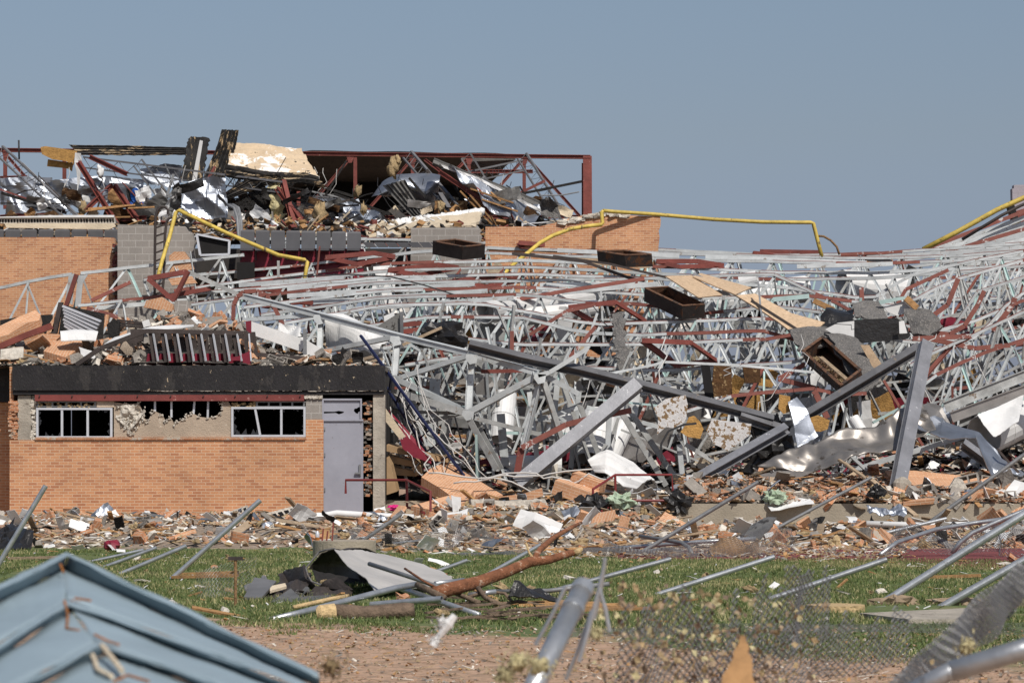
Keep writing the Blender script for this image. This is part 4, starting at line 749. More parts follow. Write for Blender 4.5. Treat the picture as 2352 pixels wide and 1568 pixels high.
# second soiled truss low down, leaning posts
for k, (a, b, d, wq, mt) in enumerate((((1255, 960), (1330, 935), 62, .1, 'white'), ((1330, 925), (1400, 1110), 62, .12, 'whited'), ((1400, 950), (1392, 1100), 61.8, .12, 'white'), ((1430, 950), (1530, 1115), 61.8, .13, 'whited'), ((1445, 940), (1560, 1110), 62.2, .13, 'whited'), ((1392, 1020), (1350, 1110), 61.6, .1, 'whited'), ((1348, 935), (1512, 980), 62.4, .1, 'white'), ((1560, 1020), (1568, 1100), 61.6, .12, 'white'), ((1575, 1020), (1640, 1060), 61.6, .1, 'whited'), ((1280, 880), (1262, 1080), 62.3, .13, 'white'), ((1216, 900), (1236, 1075), 62.5, .12, 'white'), ((1290, 870), (1355, 1060), 62.6, .1, 'whited'), ((1330, 900), (1310, 1085), 62.9, .12, 'white'), ((1150, 950), (1160, 1070), 62.7, .2, 'white'), ((1000, 870), (990, 1050), 63.5, .25, 'white'), ((1030, 950), (1010, 1060), 63.4, .22, 'whited'), ((1890, 1100), (2352, 960), 64, .12, 'white'), ((1960, 1010), (2110, 990), 63, .1, 'whited'), ((1335, 930), (1235, 965), 62.1, .1, 'white'))):
    m = MB(); m.ang(P(*a, d), P(*b, d), wq, .014); m.ang(P(*a, d)+Vector((0, wq+.02, 0)), P(*b, d)+Vector((0, wq+.02, 0)), wq, .014, fx=-1)
    tag(m.build('leaning_steel_member', mt), ('soiled' if mt == 'whited' else 'clean')+(' long' if abs(b[1]-a[1])+abs(b[0]-a[0]) > 150 else ' short')+' white doubled steel member '+lm((a[0]+b[0])/2, (a[1]+b[1])/2), 'steel member', ('soiled' if mt == 'whited' else 'clean')+' doubled members low in the wreck')
# red angle bent members in the foreground of the wreck
def bent(pts, d, w_, mt, label, name='bent_steel_angle', cat='steel angle'):
    m = MB(); q = PP(pts, d)
    for a, b in zip(q[:-1], q[1:]): m.ang(a, b, w_, .014); m.bar(a+Vector((0, w_*.5, -w_*.2)), b+Vector((0, w_*.5, -w_*.2)), w_*.8, w_*.3)
    return tag(m.build(name, mt), label, cat)
bent([(1198, 1028), (1300, 975), (1350, 962), (1450, 942)], 60.8, .13, 'redw', 'long bent red angle resting across the leaning grey beam')
bent([(1198, 1028), (1188, 1085)], 60.9, .16, 'redp', 'short dark red post below the end of the bent red angle')
bent([(1105, 853), (1160, 852), (1225, 850)], 62.5, .09, 'redp', 'dark red angle tucked behind the bright truss')
bent([(1236, 862), (1262, 855), (1300, 832), (1350, 800)], 61.3, .1, 'white', 'white pipe kinked upward from the bright truss end')
bent([(1340, 870), (1440, 850), (1500, 838), (1524, 831), (1690, 838), (1870, 855)], 64.5, .06, 'white', 'thin white bent bar crossing in front of the red frames')
bent([(1788, 870), (1850, 836)], 66.5, .12, 'redw', 'short red angle rising to the fourth curb box')
bent([(1788, 870), (1880, 893)], 66.4, .12, 'redw', 'short red angle falling from the fourth curb box')
bent([(1870, 897), (1900, 960)], 64, .14, 'redw', 'steep red angle below the fourth curb box')
bent([(2085, 758), (2180, 768), (2215, 748), (2245, 700), (2260, 668)], 68.5, .12, 'redw', 'red chord bent in an S right of the black membrane')
bent([(2095, 778), (2230, 772), (2180, 800), (2120, 870)], 68, .12, 'redw', 'red chord folded back behind the steep grey beam')
bent([(2120, 775), (2240, 800), (2350, 790)], 69, .12, 'redw', 'thin red chord sagging at the right behind the steep beam')
bent([(2115, 745), (2176, 700), (2200, 640)], 70, .13, 'redw', 'red chord rising steeply above the black membrane')
bent([(2060, 700), (2080, 665), (2178, 620)], 73, .1, 'redw', 'red chord along the left of the far right stack')
bent([(2280, 760), (2325, 700), (2330, 684)], 69, .14, 'redw', 'short wide red chord near the right edge')
bent([(1176, 690), (1300, 668), (1480, 640)], 71.5, .1, 'redw', 'long red chord rising over the white duct')
bent([(1176, 795), (1300, 715), (1367, 700)], 69.5, .09, 'redw', 'red diagonal crossing the white duct')
bent([(1300, 830), (1368, 750)], 68.5, .1, 'redw', 'steep red diagonal right of the felt drape')
bent([(1176, 842), (1176, 760)], 67, .1, 'redw', 'upright red strut beside the long dark beam')
bent([(1980, 705), (1978, 660)], 72, .12, 'redw', 'upright red strut near the dark duct mouth')
bent([(536, 735), (537, 700), (545, 682), (560, 670), (590, 668), (612, 678), (630, 705), (652, 750)], 70, .11, 'redw', 'rusty red hoop arching behind the annex roof', 'bent_hoop', 'steel hoop')
bent([(340, 640), (400, 690)], 73.5, .13, 'redp', 'dark red channel falling right beside the leaning ladder')
bent([(340, 640), (430, 624)], 73.6, .14, 'redp', 'red channel running right from the top of the falling channel')
bent([(432, 622), (398, 690)], 73.4, .15, 'redp', 'rusty red channel standing up at the end of the red pair')
bent([(432, 624), (560, 682), (610, 700)], 73.7, .12, 'whited', 'grey white angle running right from the rusty red channel')
bent([(380, 682), (485, 662)], 73.8, .12, 'redp', 'short red channel lying behind the brick chunks')
bent([(200, 708), (270, 728)], 72.4, .12, 'redw', 'pinkish red angle above the slatted bench')
bent([(210, 690), (300, 648)], 74, .1, 'redw', 'red angle before the base of the far left brick wall')
for pts, d, mt, lb in (([(1077, 792), (1200, 823), (1333, 851), (1560, 908), (1776, 965)], 61.5, 'beam', 'long dark grey steel beam slanting down across the wreck'),
    ([(2115, 797), (1852, 955)], 62.2, 'beam', 'dark grey beam slanting up to the steep beam on the right'), ([(2210, 1018), (2305, 1088)], 61.2, 'beaml', 'short grey beam end poking out below the silver sheet on the right'),
    ([(1808, 982), (1543, 1130)], 60.6, 'beaml', 'grey beam lying from the beam crossing down to the kerb'), ([(1700, 955), (1790, 985)], 61.4, 'beam', 'dark end piece of beam at the crossing')):
    m = MB(); q = PP(pts, d)
    q[-1] = q[-1]+Vector((0, -.6 if 'kerb' in lb else 0, 0))
    for a, b in zip(q[:-1], q[1:]): m.ibeam(a, b, .22, .19, .018, Vector((.05, -.55, .83)))
    tag(m.build('steel_beam', mt), lb, 'steel beam')
for a, b, lb in (((1466, 882, 60.4), (1188, 1112, 59.6), 'pale grey beam leaning from the long dark beam down to the left'), ((2126, 790, 61.2), (2062, 1116, 58.2), 'steep pale grey beam standing almost upright at the right')):
    A, B = P(*a), P(*b); m = MB(); m.ibeam(A, B, .30, .26, .02, Vector((.35, -.9, .4) if 'steep' in lb else (.3, -.7, .6)).normalized())
    m.bar(A+(B-A)*.004, B-(B-A)*.004, .28, .20, Vector((.35, -.9, .4) if 'steep' in lb else (.3, -.7, .6)).normalized()); tag(m.build('steel_beam', 'beaml'), lb, 'steel beam')
m = MB(); m.blob(P(2072, 1118, 58.0), .2, (1, 1, 1.1), .2, 1, 3, 8); tag(m.build('footing_lump', 'conc'), 'brown concrete lump on the foot of the steep beam', 'concrete')
for k, (a, b) in enumerate((((2170, 935), (2380, 852)), ((2185, 958), (2400, 880)))):
    m = MB(); m.ibeam(P(*a, 63-k*.4), P(*b, 63-k*.4), .12, .26, .02); tag(m.build('long_channel', 'whited' if k == 0 else 'tin'), 'long pale channel rising to the right edge, '+('upper' if k == 0 else 'lower')+' of the two', 'steel channel')
# rusty roof curb boxes : four walls, rim and inner liner
def curb(c, ex, ey, ez, label):
    """c = near bottom corner, ex long side, ey short side, ez height (vectors)"""
    t = thing('roof_curb_box', label, 'roof curb', c, 'rusty roof curb boxes'); n = ex.cross(ey).normalized()
    def wall(o_, a, th_, mt, nm, up, hgt):
        m = MB(); v = [o_, o_+a, o_+a+up*hgt, o_+up*hgt]; m.add(v+[q+th_ for q in v], [(0, 1, 2, 3), (7, 6, 5, 4), (0, 4, 5, 1), (1, 5, 6, 2), (2, 6, 7, 3), (3, 7, 4, 0)]); return m.build(nm, mt, t)
    u = ez.normalized(); h = ez.length; ux, uy = ex.normalized(), ey.normalized(); tk = .02
    wall(c, ex, uy*tk, 'rustbox', 'side_panel', u, h); wall(c+ey-uy*tk, ex, uy*tk, 'rustbox', 'side_panel', u, h)
    wall(c+uy*tk, ey-uy*2*tk, ux*tk, 'rustbox', 'end_panel', u, h); wall(c+ex-ux*tk+uy*tk, ey-uy*2*tk, ux*tk, 'rustbox', 'end_panel', u, h)
    g_ = .025; m = MB(); e = c+u*h
    for (p, q, dd) in ((e, e+ex, uy*.06), (e+ey, e+ex+ey, -uy*.06), (e, e+ey, ux*.06), (e+ex, e+ex+ey, -ux*.06)): m.bar(p+dd*.5+u*.012, q+dd*.5+u*.012, .07, .024, u)
    m.build('rim', 'rustin', t)
    m = MB(); i0 = c+ux*.06+uy*.06; X, Y = ex-ux*.12, ey-uy*.12; H_ = u*(h*.96)
    m.add([i0, i0+X, i0+X+Y, i0+Y, i0+H_, i0+X+H_, i0+X+Y+H_, i0+Y+H_], [(0, 1, 5, 4), (1, 2, 6, 5), (2, 3, 7, 6), (3, 0, 4, 7), (0, 3, 2, 1)]); m.build('liner', 'rustin', t)
def cb3(p0, p1, p2, p3, d, label):
    """p0 near bottom-left, p1 near bottom-right (dd), p2 = back of short side from p1, p3 = top above p0; each (x, y, distance)"""
    a, b, c_, e = P(*p0), P(*p1), P(*p2), P(*p3); curb(a, b-a, c_-b, e-a, label)
cb3((993, 584, 74.0), (1062, 597, 73.4), (1113, 592, 73.9), (994, 555, 73.8), 0, 'rusty curb box perched on the joists before the orange wall, uppermost of the four')
cb3((1374, 604, 74), (1438, 614, 73.4), (1500, 612, 73.9), (1371, 577, 73.8), 0, 'rusty curb box with blackened side under the yellow pipe')
cb3((1479, 692, 70.6), (1566, 734, 69.6), (1618, 730, 70.1), (1480, 662, 70.4), 0, 'long rusty curb box below the strand boards')
cb3((1850, 832, 66.6), (1938, 912, 64.6), (1984, 876, 65.6), (1843, 806, 66.0), 0, 'rusty curb box tipped steeply beside the grey roofing felt')
# red opening frames
for k, (pts, d, lb) in enumerate((([(747, 592), (857, 579), (907, 588), (822, 607)], 76, 'red opening frame right of the yellow pipe elbow'), ([(891, 621), (1005, 606), (1053, 613), (966, 632)], 75, 'red opening frame in the middle left of the joists'),
   ([(1041, 646), (1158, 630), (1209, 640), (1116, 659)], 74, 'red opening frame below the first curb box'), ([(1190, 558), (1344, 568), (1265, 572), (1195, 566)], 79, 'flat red opening frame before the orange wall'), ([(1506, 601), (1602, 598), (1665, 608), (1561, 613)], 76, 'flat red opening frame right of the second curb box'),
   ([(603, 702), (690, 712), (770, 700), (690, 694)], 73, 'dark red opening frame behind the hoop'), ([(876, 749), (963, 741), (993, 750), (915, 765)], 69.5, 'red opening frame beside the torn black sheet'), ([(1305, 706), (1380, 748), (1487, 736), (1415, 694)], 70, 'red opening frame around the felt drape'),
   ([(1474, 782), (1556, 838), (1649, 826), (1588, 787)], 66.5, 'red opening frame above the long dark beam'), ([(1728, 582), (1800, 586), (1890, 588), (1800, 592)], 80, 'red frame on the skyline below the yellow pipe end'), ([(560, 655), (640, 640), (700, 652), (630, 668)], 75, 'red opening frame right behind the annex hoop'))):
    q = PP(pts, d); q = [p+Vector((0, .35*(1 if j in (1, 2) else -.35), 0)) for j, p in enumerate(q)]
    t = thing('red_roof_hatch', lb, 'steel frame', q[0], 'red roof opening frames')
    for j in range(4):
        m = MB(); m.ang(q[j], q[(j+1) % 4], .13, .016); m.build('side', 'redp', t)
for (pts, lb) in (([(1745, 578), (1880, 580), (1892, 590)], 'red channel on the skyline left of the yellow end'), ([(1920, 592), (1990, 586), (1992, 596)], 'red channel pair on the skyline in the middle right'), ([(1973, 580), (1978, 606)], 'short upright red plate on the skyline'), ([(1990, 604), (2050, 602)], 'orange splintered board on the skyline')):
    bent(pts, 80.5, .14, 'redp' if 'board' not in lb else 'wood', lb)
poly('grey_plate', 'tin', [(1992, 579), (2050, 598), (2046, 606), (1992, 600)], 80.2, 'grey triangular plate on the skyline', 'plate', .03)
# ducts
def duct(pts, d, r, label, mt='tinw', n=20):
    q = PP(pts, d); t = thing('round_duct', label, 'duct', q[0]); MB().tube(q, r, n, wall=.02).build('shell', mt, t, smooth=False)
    m = MB(); L = (q[-1]-q[0]).length; ax = (q[1]-q[0]).normalized()
    for i in range(1, int((q[1]-q[0]).length/.6)): m.tube([q[0]+ax*.6*i, q[0]+ax*(.6*i+.03)], r+.012, n)
    if m.v: m.build('seams', mt, t)
duct([(1113, 718, 70.2), (1180, 706, 71.6), (1400, 672, 73.6)], 0, .3, 'white round duct with its dark mouth open to the left')
duct([(1150, 735, 71.5), (1370, 706, 72)], 0, .24, 'second white duct lying just below the open one')
duct([(1590, 705, 76), (1740, 676, 76.5), (1850, 664, 77)], 0, .40, 'long white duct behind the strand boards')
duct([(1932, 656, 77), (2075, 668, 77.5)], 0, .48, 'large white duct with oval dark mouth at the right')
duct([(2068, 640, 79), (2090, 700, 78.5)], 0, .28, 'short white duct standing behind the red chord')
duct([(1160, 905, 66), (1150, 1010, 65.5)], 0, .3, 'white vertical duct standing behind the bright truss')
duct([(1380, 955, 63.8), (1362, 1060, 63.2)], 0, .45, 'white vertical duct right of the bright truss end')
duct([(1430, 975, 64.5), (1395, 1050, 64)], 0, .3, 'narrow white duct leaning beside the vertical one')
duct([(1290, 1070, 63), (1160, 1068, 63)], 0, .25, 'white duct lying flat above the fallen brick slab')
duct([(690, 790, 67.5), (700, 830, 67)], 0, .22, 'white drum standing at the back edge of the annex roof')
duct([(1960, 960, 62), (1985, 1000, 61.8)], 0, .14, 'small blue grey pipe elbow above the long silver sheet')
duct([(2260, 1000, 63), (2340, 960, 64)], 0, .5, 'grey duct half hidden at the far right')
duct([(905, 960, 63.5), (940, 940, 64.5)], 0, .25, 'dark mouthed duct right beside the annex corner', 'blackm')
duct([(1740, 640, 74.5), (1700, 650, 74.6)], 0, .25, 'short white duct near the tip of the strand boards')
m = MB(); m.sheet(PP([(745, 735, 66), (800, 735, 66), (870, 760, 65.5), (905, 795, 65)]), PP([(750, 790, 65.5), (790, 815, 65), (840, 838, 64.6), (862, 850, 64.4)]), 24, 14, .15, .8, .02, .05, 3, None, 0, .5)
tag(m.build('draped_liner', 'tinw'), 'large cream white liner draped like cloth behind the bright truss', 'liner')
m = MB(); m.sheet(PP([(640, 740, 67), (690, 735, 67)]), PP([(636, 765, 67), (690, 775, 66.5)]), 12, 8, .3, 1, .02, .1, 5); tag(m.build('crumpled_sheet', 'tinw'), 'crumpled white sheet left of the draped liner', 'sheet metal')
m = MB(); m.sheet(PP([(748, 742, 65.8), (775, 736, 65.8)]), PP([(738, 762, 65.5), (760, 760, 65.4)]), 8, 6, .1, 1, .02, .1, 5); tag(m.build('black_strap', 'blackd'), 'black band across the draped liner', 'strap')
# white and grey scraps behind and among the members
scr = [('tinw', 'white', 34), ('whited', 'dull white', 26), ('tin', 'grey', 22), ('foil', 'silver', 14), ('blackd', 'black', 34), ('concd', 'grey concrete', 12), ('foamc', 'cream', 12), ('ochre', 'ochre', 8), ('maroon', 'maroon', 10)]
for mt, nm, cnt in scr:
    for k in range(cnt):
        x = R.uniform(890, 2400); y = R.uniform(690, 1085); f = (y-690)/400; d = 77-13*f+R.uniform(0, 1.5); c = P(x, y, d)
        if x > 1520 and y < 760 and R.random() < .5: continue
        L, h = R.uniform(.5, 1.7), R.uniform(.25, .8); a = R.uniform(-1.2, 1.2) if mt != 'tinw' else R.choice([R.gauss(1.4, .2), R.gauss(0, .4)])
        e1 = Vector((math.cos(a), R.uniform(-.4, .4), math.sin(a)))*L; e2 = Vector((-math.sin(a), R.uniform(-.6, .2), math.cos(a)))*h
        zn = 'behind the bright truss' if x < 1240 else ('behind the leaning pale beam' if x < 1500 else ('behind the foil faced scraps' if x < 1760 else ('behind the tipped curb box' if x < 2050 else 'behind the steep beam')))
        m = MB(); m.sheet([c, c+e1], [c+e2, c+e1+e2], 5, 3, .1, 1.2, .015, .1, k); tag(m.build('torn_sheet', mt), f'{"large" if L*h > .6 else "small"} torn {nm} sheet {lm(x, y)}', 'sheet', f'torn {nm} sheets in the wreck')
# strand boards and roofing on top
poly('strand_board', 'osb', [(1529, 634, 70.4), (1588, 632, 71.2), (1660, 677, 70.4), (1605, 683, 69.6)], 0, 'pale strand board lying left of its pair above the third curb box', 'board', .03)
poly('strand_board', 'osb', [(1591, 635, 71), (1610, 627, 71.6), (1726, 660, 71), (1689, 676, 70.2)], 0, 'pale strand board lying on the right of its pair', 'board', .03)
poly('strand_board', 'osb', [(1690, 678, 69.2), (1735, 674, 69.6), (1818, 719, 69), (1895, 740, 68.6), (1875, 757, 68.4), (1818, 762, 68.3), (1786, 738, 68.6), (1750, 714, 69)], 0, 'long tan strand board sloping down to the grey felt', 'board', .04)
poly('strand_board', 'osb', [(1290, 592), (1380, 594), (1500, 612), (1480, 616), (1350, 606)], 75, 'pale board under the second curb box', 'board', .03)
bent([(1725, 690), (1830, 756)], 68.1, .07, 'brown', 'dark metal strip lying down the long strand board')
bent([(1592, 628), (1680, 672), (1740, 705)], 71.2, .07, 'galv', 'pale metal stud crossing the strand boards')
bent([(1741, 645), (1746, 700), (1757, 780)], 69, .05, 'galv', 'thin upright pipe standing through the joists')
bent([(1176, 582), (1340, 600), (1450, 640), (1480, 645)], 72.5, .08, 'brown', 'dark flat bar crossing under the second curb box')
bent([(1270, 588), (1400, 606), (1530, 637)], 72.3, .06, 'brown', 'second dark flat bar below the second curb box')
bent([(627, 642), (700, 634), (800, 630), (900, 636), (975, 655), (1116, 700)], 71, .035, 'cabled', 'thin black rod bowed over the joists in the middle left')
poly('black_membrane', 'blackm', [(1940, 738), (1965, 734), (2060, 730), (2080, 745), (2092, 770), (2085, 778), (2020, 783), (1968, 788), (1958, 760)], 67.5, 'thick black roofing membrane slab with a torn glossy edge', 'roof membrane', .4)
poly('white_flashing', 'tinw', [(1895, 756), (1925, 741), (1962, 737), (1962, 782), (1945, 778), (1915, 768)], 67.3, 'white torn flashing left of the black membrane slab', 'flashing', .04)
poly('white_flashing', 'tinw', [(2065, 738), (2076, 736), (2084, 765), (2066, 766)], 67.2, 'small white flashing patch on the right end of the black membrane', 'flashing', .03)
m = MB(); m.sheet(PP([(1812, 762, 67.6), (1850, 756, 67.6), (1900, 755, 67.6)]), PP([(1838, 802, 66.6), (1870, 795, 66.8), (1990, 790, 67)]), 14, 8, .15, 1, .06, .1, 3); tag(m.build('roofing_felt', 'felt'), 'grey roofing felt curling left of the tipped curb box', 'roofing felt')
m = MB(); m.sheet(PP([(1895, 772, 67.2), (1965, 782, 67.2)]), PP([(1975, 895, 64.6), (2022, 880, 65)]), 10, 14, .12, .8, .06, .06, 7); tag(m.build('roofing_felt', 'felt'), 'broad grey felt sheet sloping down right of the tipped curb box', 'roofing felt')
poly('strand_board', 'osb', [(1976, 792), (1996, 792), (2035, 850), (2012, 862), (1998, 830)], 66, 'torn pale board along the edge of the broad grey felt', 'board', .04)
m = MB(); m.sheet(PP([(1955, 705, 69.5), (1990, 692, 69.8), (2020, 695, 69.8)]), PP([(1965, 728, 68.6), (2020, 735, 68.6), (2050, 728, 68.4)]), 14, 8, .2, 1, .06, .1, 5); tag(m.build('roofing_felt', 'felt'), 'grey felt curl above the black membrane slab', 'roofing felt')
m = MB(); m.sheet(PP([(2080, 720, 69), (2110, 705, 69), (2140, 712, 69)]), PP([(2095, 765, 68.2), (2130, 770, 68), (2165, 752, 68.4)]), 12, 8, .2, 1, .08, .1, 6); tag(m.build('roofing_felt', 'felt'), 'dark grey rounded felt flap right of the black membrane', 'roofing felt')
m = MB(); m.sheet(PP([(1900, 712, 69.5), (1960, 708, 69.8)]), PP([(1880, 745, 68.6), (1960, 742, 68.6)]), 12, 8, .15, 1, .04, .2, 8); tag(m.build('membrane_scrap', 'blackm'), 'ragged black membrane scrap at the end of the strand board', 'roof membrane')
poly('white_tile', 'tinw', [(2030, 705), (2082, 690), (2096, 712), (2060, 725), (2038, 716)], 69.4, 'white ceiling panel in a wooden frame above the black membrane', 'panel', .05)
poly('mint_board', 'mint', [(2018, 690), (2078, 680), (2080, 687), (2022, 699)], 69.3, 'pale mint board edging the white ceiling panel', 'board', .06)
bent([(2080, 684), (2106, 708)], 69.2, .16, 'wood', 'orange timber at the right end of the white ceiling panel', 'timber', 'timber')
bent([(1868, 690), (1915, 712)], 70.2, .14, 'wood', 'orange timber behind the long strand board', 'timber', 'timber')
bent([(1775, 688), (1858, 680)], 70.3, .12, 'mint', 'pale mint stud left of the orange timber')
m = MB(); m.sheet(PP([(1400, 735, 68.5), (1424, 728, 68.6)]), PP([(1422, 850, 66.8), (1450, 845, 66.8)]), 6, 16, .25, 1, .03, .15, 5); tag(m.build('felt_drape', 'felt'), 'charred grey felt hanging down through the red opening frame', 'roofing felt')
poly('black_sheet', 'deckg', [(862, 752), (920, 716), (922, 790), (900, 782)], 66, 'dark grey triangular sheet standing behind the bright truss', 'sheet metal', .03)
bent([(922, 716), (924, 800)], 65.9, .08, 'beam', 'dark upright edge bar of the grey triangular sheet')
poly('white_card', 'tinw', [(881, 726), (905, 716), (909, 742), (884, 744)], 66.4, 'white card beside the dark grey triangular sheet', 'panel', .02)
m = MB(); m.blob(P(1020, 775, 65), .42, (1.5, 1, .8), .5, 1.4, 4, 10); tag(m.build('black_bundle', 'blackm'), 'black crumpled bundle on the joists left of the long dark beam', 'roof membrane')
bent([(925, 792), (1015, 752)], 64.6, .07, 'woodg', 'pale stick lying across the black bundle', 'stick', 'stick')
poly('speckled_board', 'burnt', [(1640, 838), (1680, 838), (1682, 905), (1632, 913)], 65.2, 'charred brown panel with straw standing above the foil scraps', 'panel', .12)
poly('speckled_board', 'burnt', [(1705, 838), (1745, 838), (1748, 878), (1712, 880)], 65.6, 'smaller charred brown panel right of the larger one', 'panel', .12)
poly('black_sheet', 'black', [(1610, 838), (1630, 836), (1640, 912), (1620, 915)], 65.1, 'black edge sheet left of the charred brown panel', 'sheet', .05)
for pts, mt, lb in (([(1501, 937), (1530, 915), (1575, 907), (1580, 930), (1576, 962), (1560, 985), (1530, 980), (1509, 998), (1512, 960)], 'foilw', 'speckled foil faced scrap left of the ochre piece'), ([(1635, 962), (1726, 973), (1723, 998), (1700, 1015), (1671, 1036), (1655, 1026), (1640, 1020), (1624, 990)], 'foilw', 'speckled foil faced scrap right of the ochre piece'),
    ([(1582, 958), (1594, 954), (1608, 968), (1616, 985), (1608, 1007), (1580, 1003), (1563, 992), (1575, 975)], 'ochre', 'ochre insulation scrap between the two foil faced scraps'), ([(1860, 959), (1879, 953), (1906, 965), (1901, 985), (1885, 991), (1868, 990), (1862, 975)], 'ochre', 'ochre insulation disc right of the upright silver channel'),
    ([(1790, 905), (1815, 910), (1815, 945), (1800, 950), (1788, 938)], 'ochre', 'shaded ochre scrap left of the upright silver channel')):
    poly('insulation_scrap', mt, pts, 61.3, lb, 'insulation', .08)
m = MB(); m.sheet(PP([(1811, 922, 61.2), (1822, 960, 61), (1836, 1025, 60.8)]), PP([(1830, 912, 61.4), (1850, 950, 61.2), (1878, 1003, 61)]), 26, 12, .1, 1, .02, .03, 3, fold=1); tag(m.build('silver_channel', 'foil'), 'crumpled silver channel standing on end at the beam crossing', 'sheet metal')
m = MB(); m.sheet(PP([(1740, 1078, 59.6), (1835, 1020, 59.8), (1945, 986, 60.2), (2030, 985, 60.4), (2070, 960, 60.8), (2110, 900, 61.2)]), PP([(1862, 1082, 59.2), (1945, 1072, 59.2), (2000, 1052, 59.4), (2060, 1040, 59.6), (2100, 1018, 59.9), (2150, 985, 60.2)]), 60, 24, .26, .9, .02, .02, 31); tag(m.build('long_tin_sheet', 'tind', smooth=True), 'long crumpled silver brown sheet sweeping up to the steep beam', 'sheet metal')
m = MB(); m.sheet(PP([(2106, 958, 60.8), (2170, 945, 61), (2230, 985, 60.8), (2290, 1030, 60.6), (2318, 1060, 60.4)]), PP([(2100, 985, 60.2), (2160, 1005, 60), (2235, 1015, 59.9), (2280, 1062, 59.9), (2290, 1085, 59.8)]), 40, 16, .32, .6, .02, .02, 15, fold=1); tag(m.build('long_tin_sheet', 'foil'), 'bright crumpled sheet curving down right of the steep beam', 'sheet metal')
m = MB(); m.sheet(PP([(2110, 935, 61.5), (2130, 915, 61.7), (2160, 930, 61.5)]), PP([(2110, 965, 61), (2150, 968, 61), (2190, 965, 61)]), 20, 14, .22, .9, .02, .05, 21, fold=1); tag(m.build('tin_fold', 'tin'), 'folded grey tin peak just right of the steep beam', 'sheet metal')
m = MB(); m.sheet(PP([(2245, 950, 62), (2300, 925, 62.4), (2352, 905, 62.6)]), PP([(2270, 985, 61.6), (2285, 1000, 61.4), (2340, 965, 61.8)]), 14, 10, .1, .9, .02, .03, 23); tag(m.build('white_sheet', 'tinw'), 'curved white sheet at the right edge above the rubble', 'sheet metal')
m = MB(); m.sheet(PP([(1363, 1072, 60.6), (1396, 1036, 61), (1457, 1069, 60.8), (1509, 1127, 60)]), PP([(1366, 1085, 60.2), (1390, 1090, 60), (1430, 1122, 59.8), (1460, 1126, 59.6)]), 20, 12, .05, .9, .02, .02, 2, (6, .05), 0, .25); tag(m.build('white_corrugated_sheet', 'tinw'), 'white ribbed sheet curled on the rubble beside the maroon railing', 'sheet metal')
poly('blue_grey_sheet', 'tin', [(1742, 1090), (1790, 1080), (1870, 1082), (1830, 1100), (1770, 1108)], 59.2, 'flat blue grey sheet lying below the long tin sheet', 'sheet metal', .03)

for k in range(40):
    q = P(R.uniform(1860, 1965), R.uniform(800, 885), 65.6)
m = MB()
A_, B_ = P(1868, 815, 66.2), P(1955, 890, 65.0)
for k in range(120):
    c = A_.lerp(B_, R.random())+Vector((R.uniform(-.1, .1), R.uniform(-.1, .1), R.uniform(-.12, .02))); m.chunk(c, (R.uniform(.05, .3), .02, .02), rrot(.9), .2)
tag(m.build('straw_wad', 'bfoam'), 'wad of straw and splinters lying inside the tipped curb box', 'straw')
m = MB(); m.bar(P(1885, 820, 65.9), P(1962, 886, 64.9), .16, .03); tag(m.build('plank', 'woodg'), 'grey board lying along inside the tipped curb box', 'plank')
bent([(2290, 1030), (2318, 1062), (2340, 1085)], 60.2, .05, 'brown', 'thin dark bar following the bright curved sheet down')
bent([(1335, 1010), (1352, 985), (1362, 960), (1380, 940)], 61.2, .045, 'brown', 'rusty curved conduit left of the foil faced scraps', 'bent_conduit', 'conduit')
bent([(1520, 1060), (1518, 1020), (1535, 990), (1570, 975), (1600, 972)], 61.0, .05, 'cabled', 'black hose curving below the ochre scrap', 'hose', 'hose')
m = MB(); m.blob(P(1770, 1035, 61.6), .5, (1, .6, 1.2), .7, 3, 9, 12); tag(m.build('black_plastic', 'blackm'), 'shiny black plastic bundle below the beam crossing', 'plastic')
# ------------------------------------------------------------------ yellow gas pipes, ladders, conduits
def pipe(pts, r, mt, label, cat='pipe', name='pipe', d=None, n=10, group=None):
    m = MB(); m.tube(PP(pts, d), r, n); return tag(m.build(name, mt, smooth=True), label, cat, group)
pipe([(362, 640, 74.5), (372, 600, 75), (389, 545, 75.5), (404, 488, 76), (412, 483, 76), (520, 535, 75.5), (640, 586, 75), (700, 597, 74.8), (706, 602, 74.8), (698, 650, 74.6)], .058, 'yellow', 'yellow gas pipe bent in an arch over the block wall on the left')
pipe([(1150, 640, 76), (1170, 615, 76.5), (1240, 558, 77.5), (1270, 541, 78), (1310, 526, 78.2), (1345, 520, 78.3), (1381, 516, 78.4), (1384, 512, 78.4), (1382, 488, 78.5), (1386, 484, 78.5)], .06, 'yellow', 'yellow gas pipe climbing the orange brick wall to an elbow')
pipe([(1386, 484, 78.5), (1405, 486, 78.6), (1500, 492, 79), (1640, 504, 79), (1750, 510, 79), (1862, 511, 79), (1868, 513, 79), (1880, 560, 79), (1888, 590, 79)], .06, 'yellow', 'long yellow gas pipe running level against the sky to a bent end')
pipe([(1880, 542, 79), (1892, 543, 79), (1908, 552, 79), (1922, 567, 79), (1928, 585, 79)], .035, 'brownc', 'thin curved brown conduit on the sky side of the yellow pipe end')
pipe([(2120, 573, 82), (2200, 532, 82), (2290, 482, 82), (2350, 455, 82), (2450, 425, 82)], .08, 'yellow', 'thick yellow pipe rising to the upper right edge')
pipe([(2210, 550, 83), (2300, 495, 83), (2345, 472, 83), (2450, 430, 83)], .05, 'brown', 'thin dark pipe rising beside the thick yellow one')
pipe([(2240, 545, 84), (2300, 520, 84), (2345, 510, 84)], .03, 'yellow', 'thin yellow rod near the lilac block corner')
pipe([(43, 322, 89), (44, 366, 89)], .03, 'cabled', 'thin dark rod sticking up from the upper left frame', 'rod', 'rod')
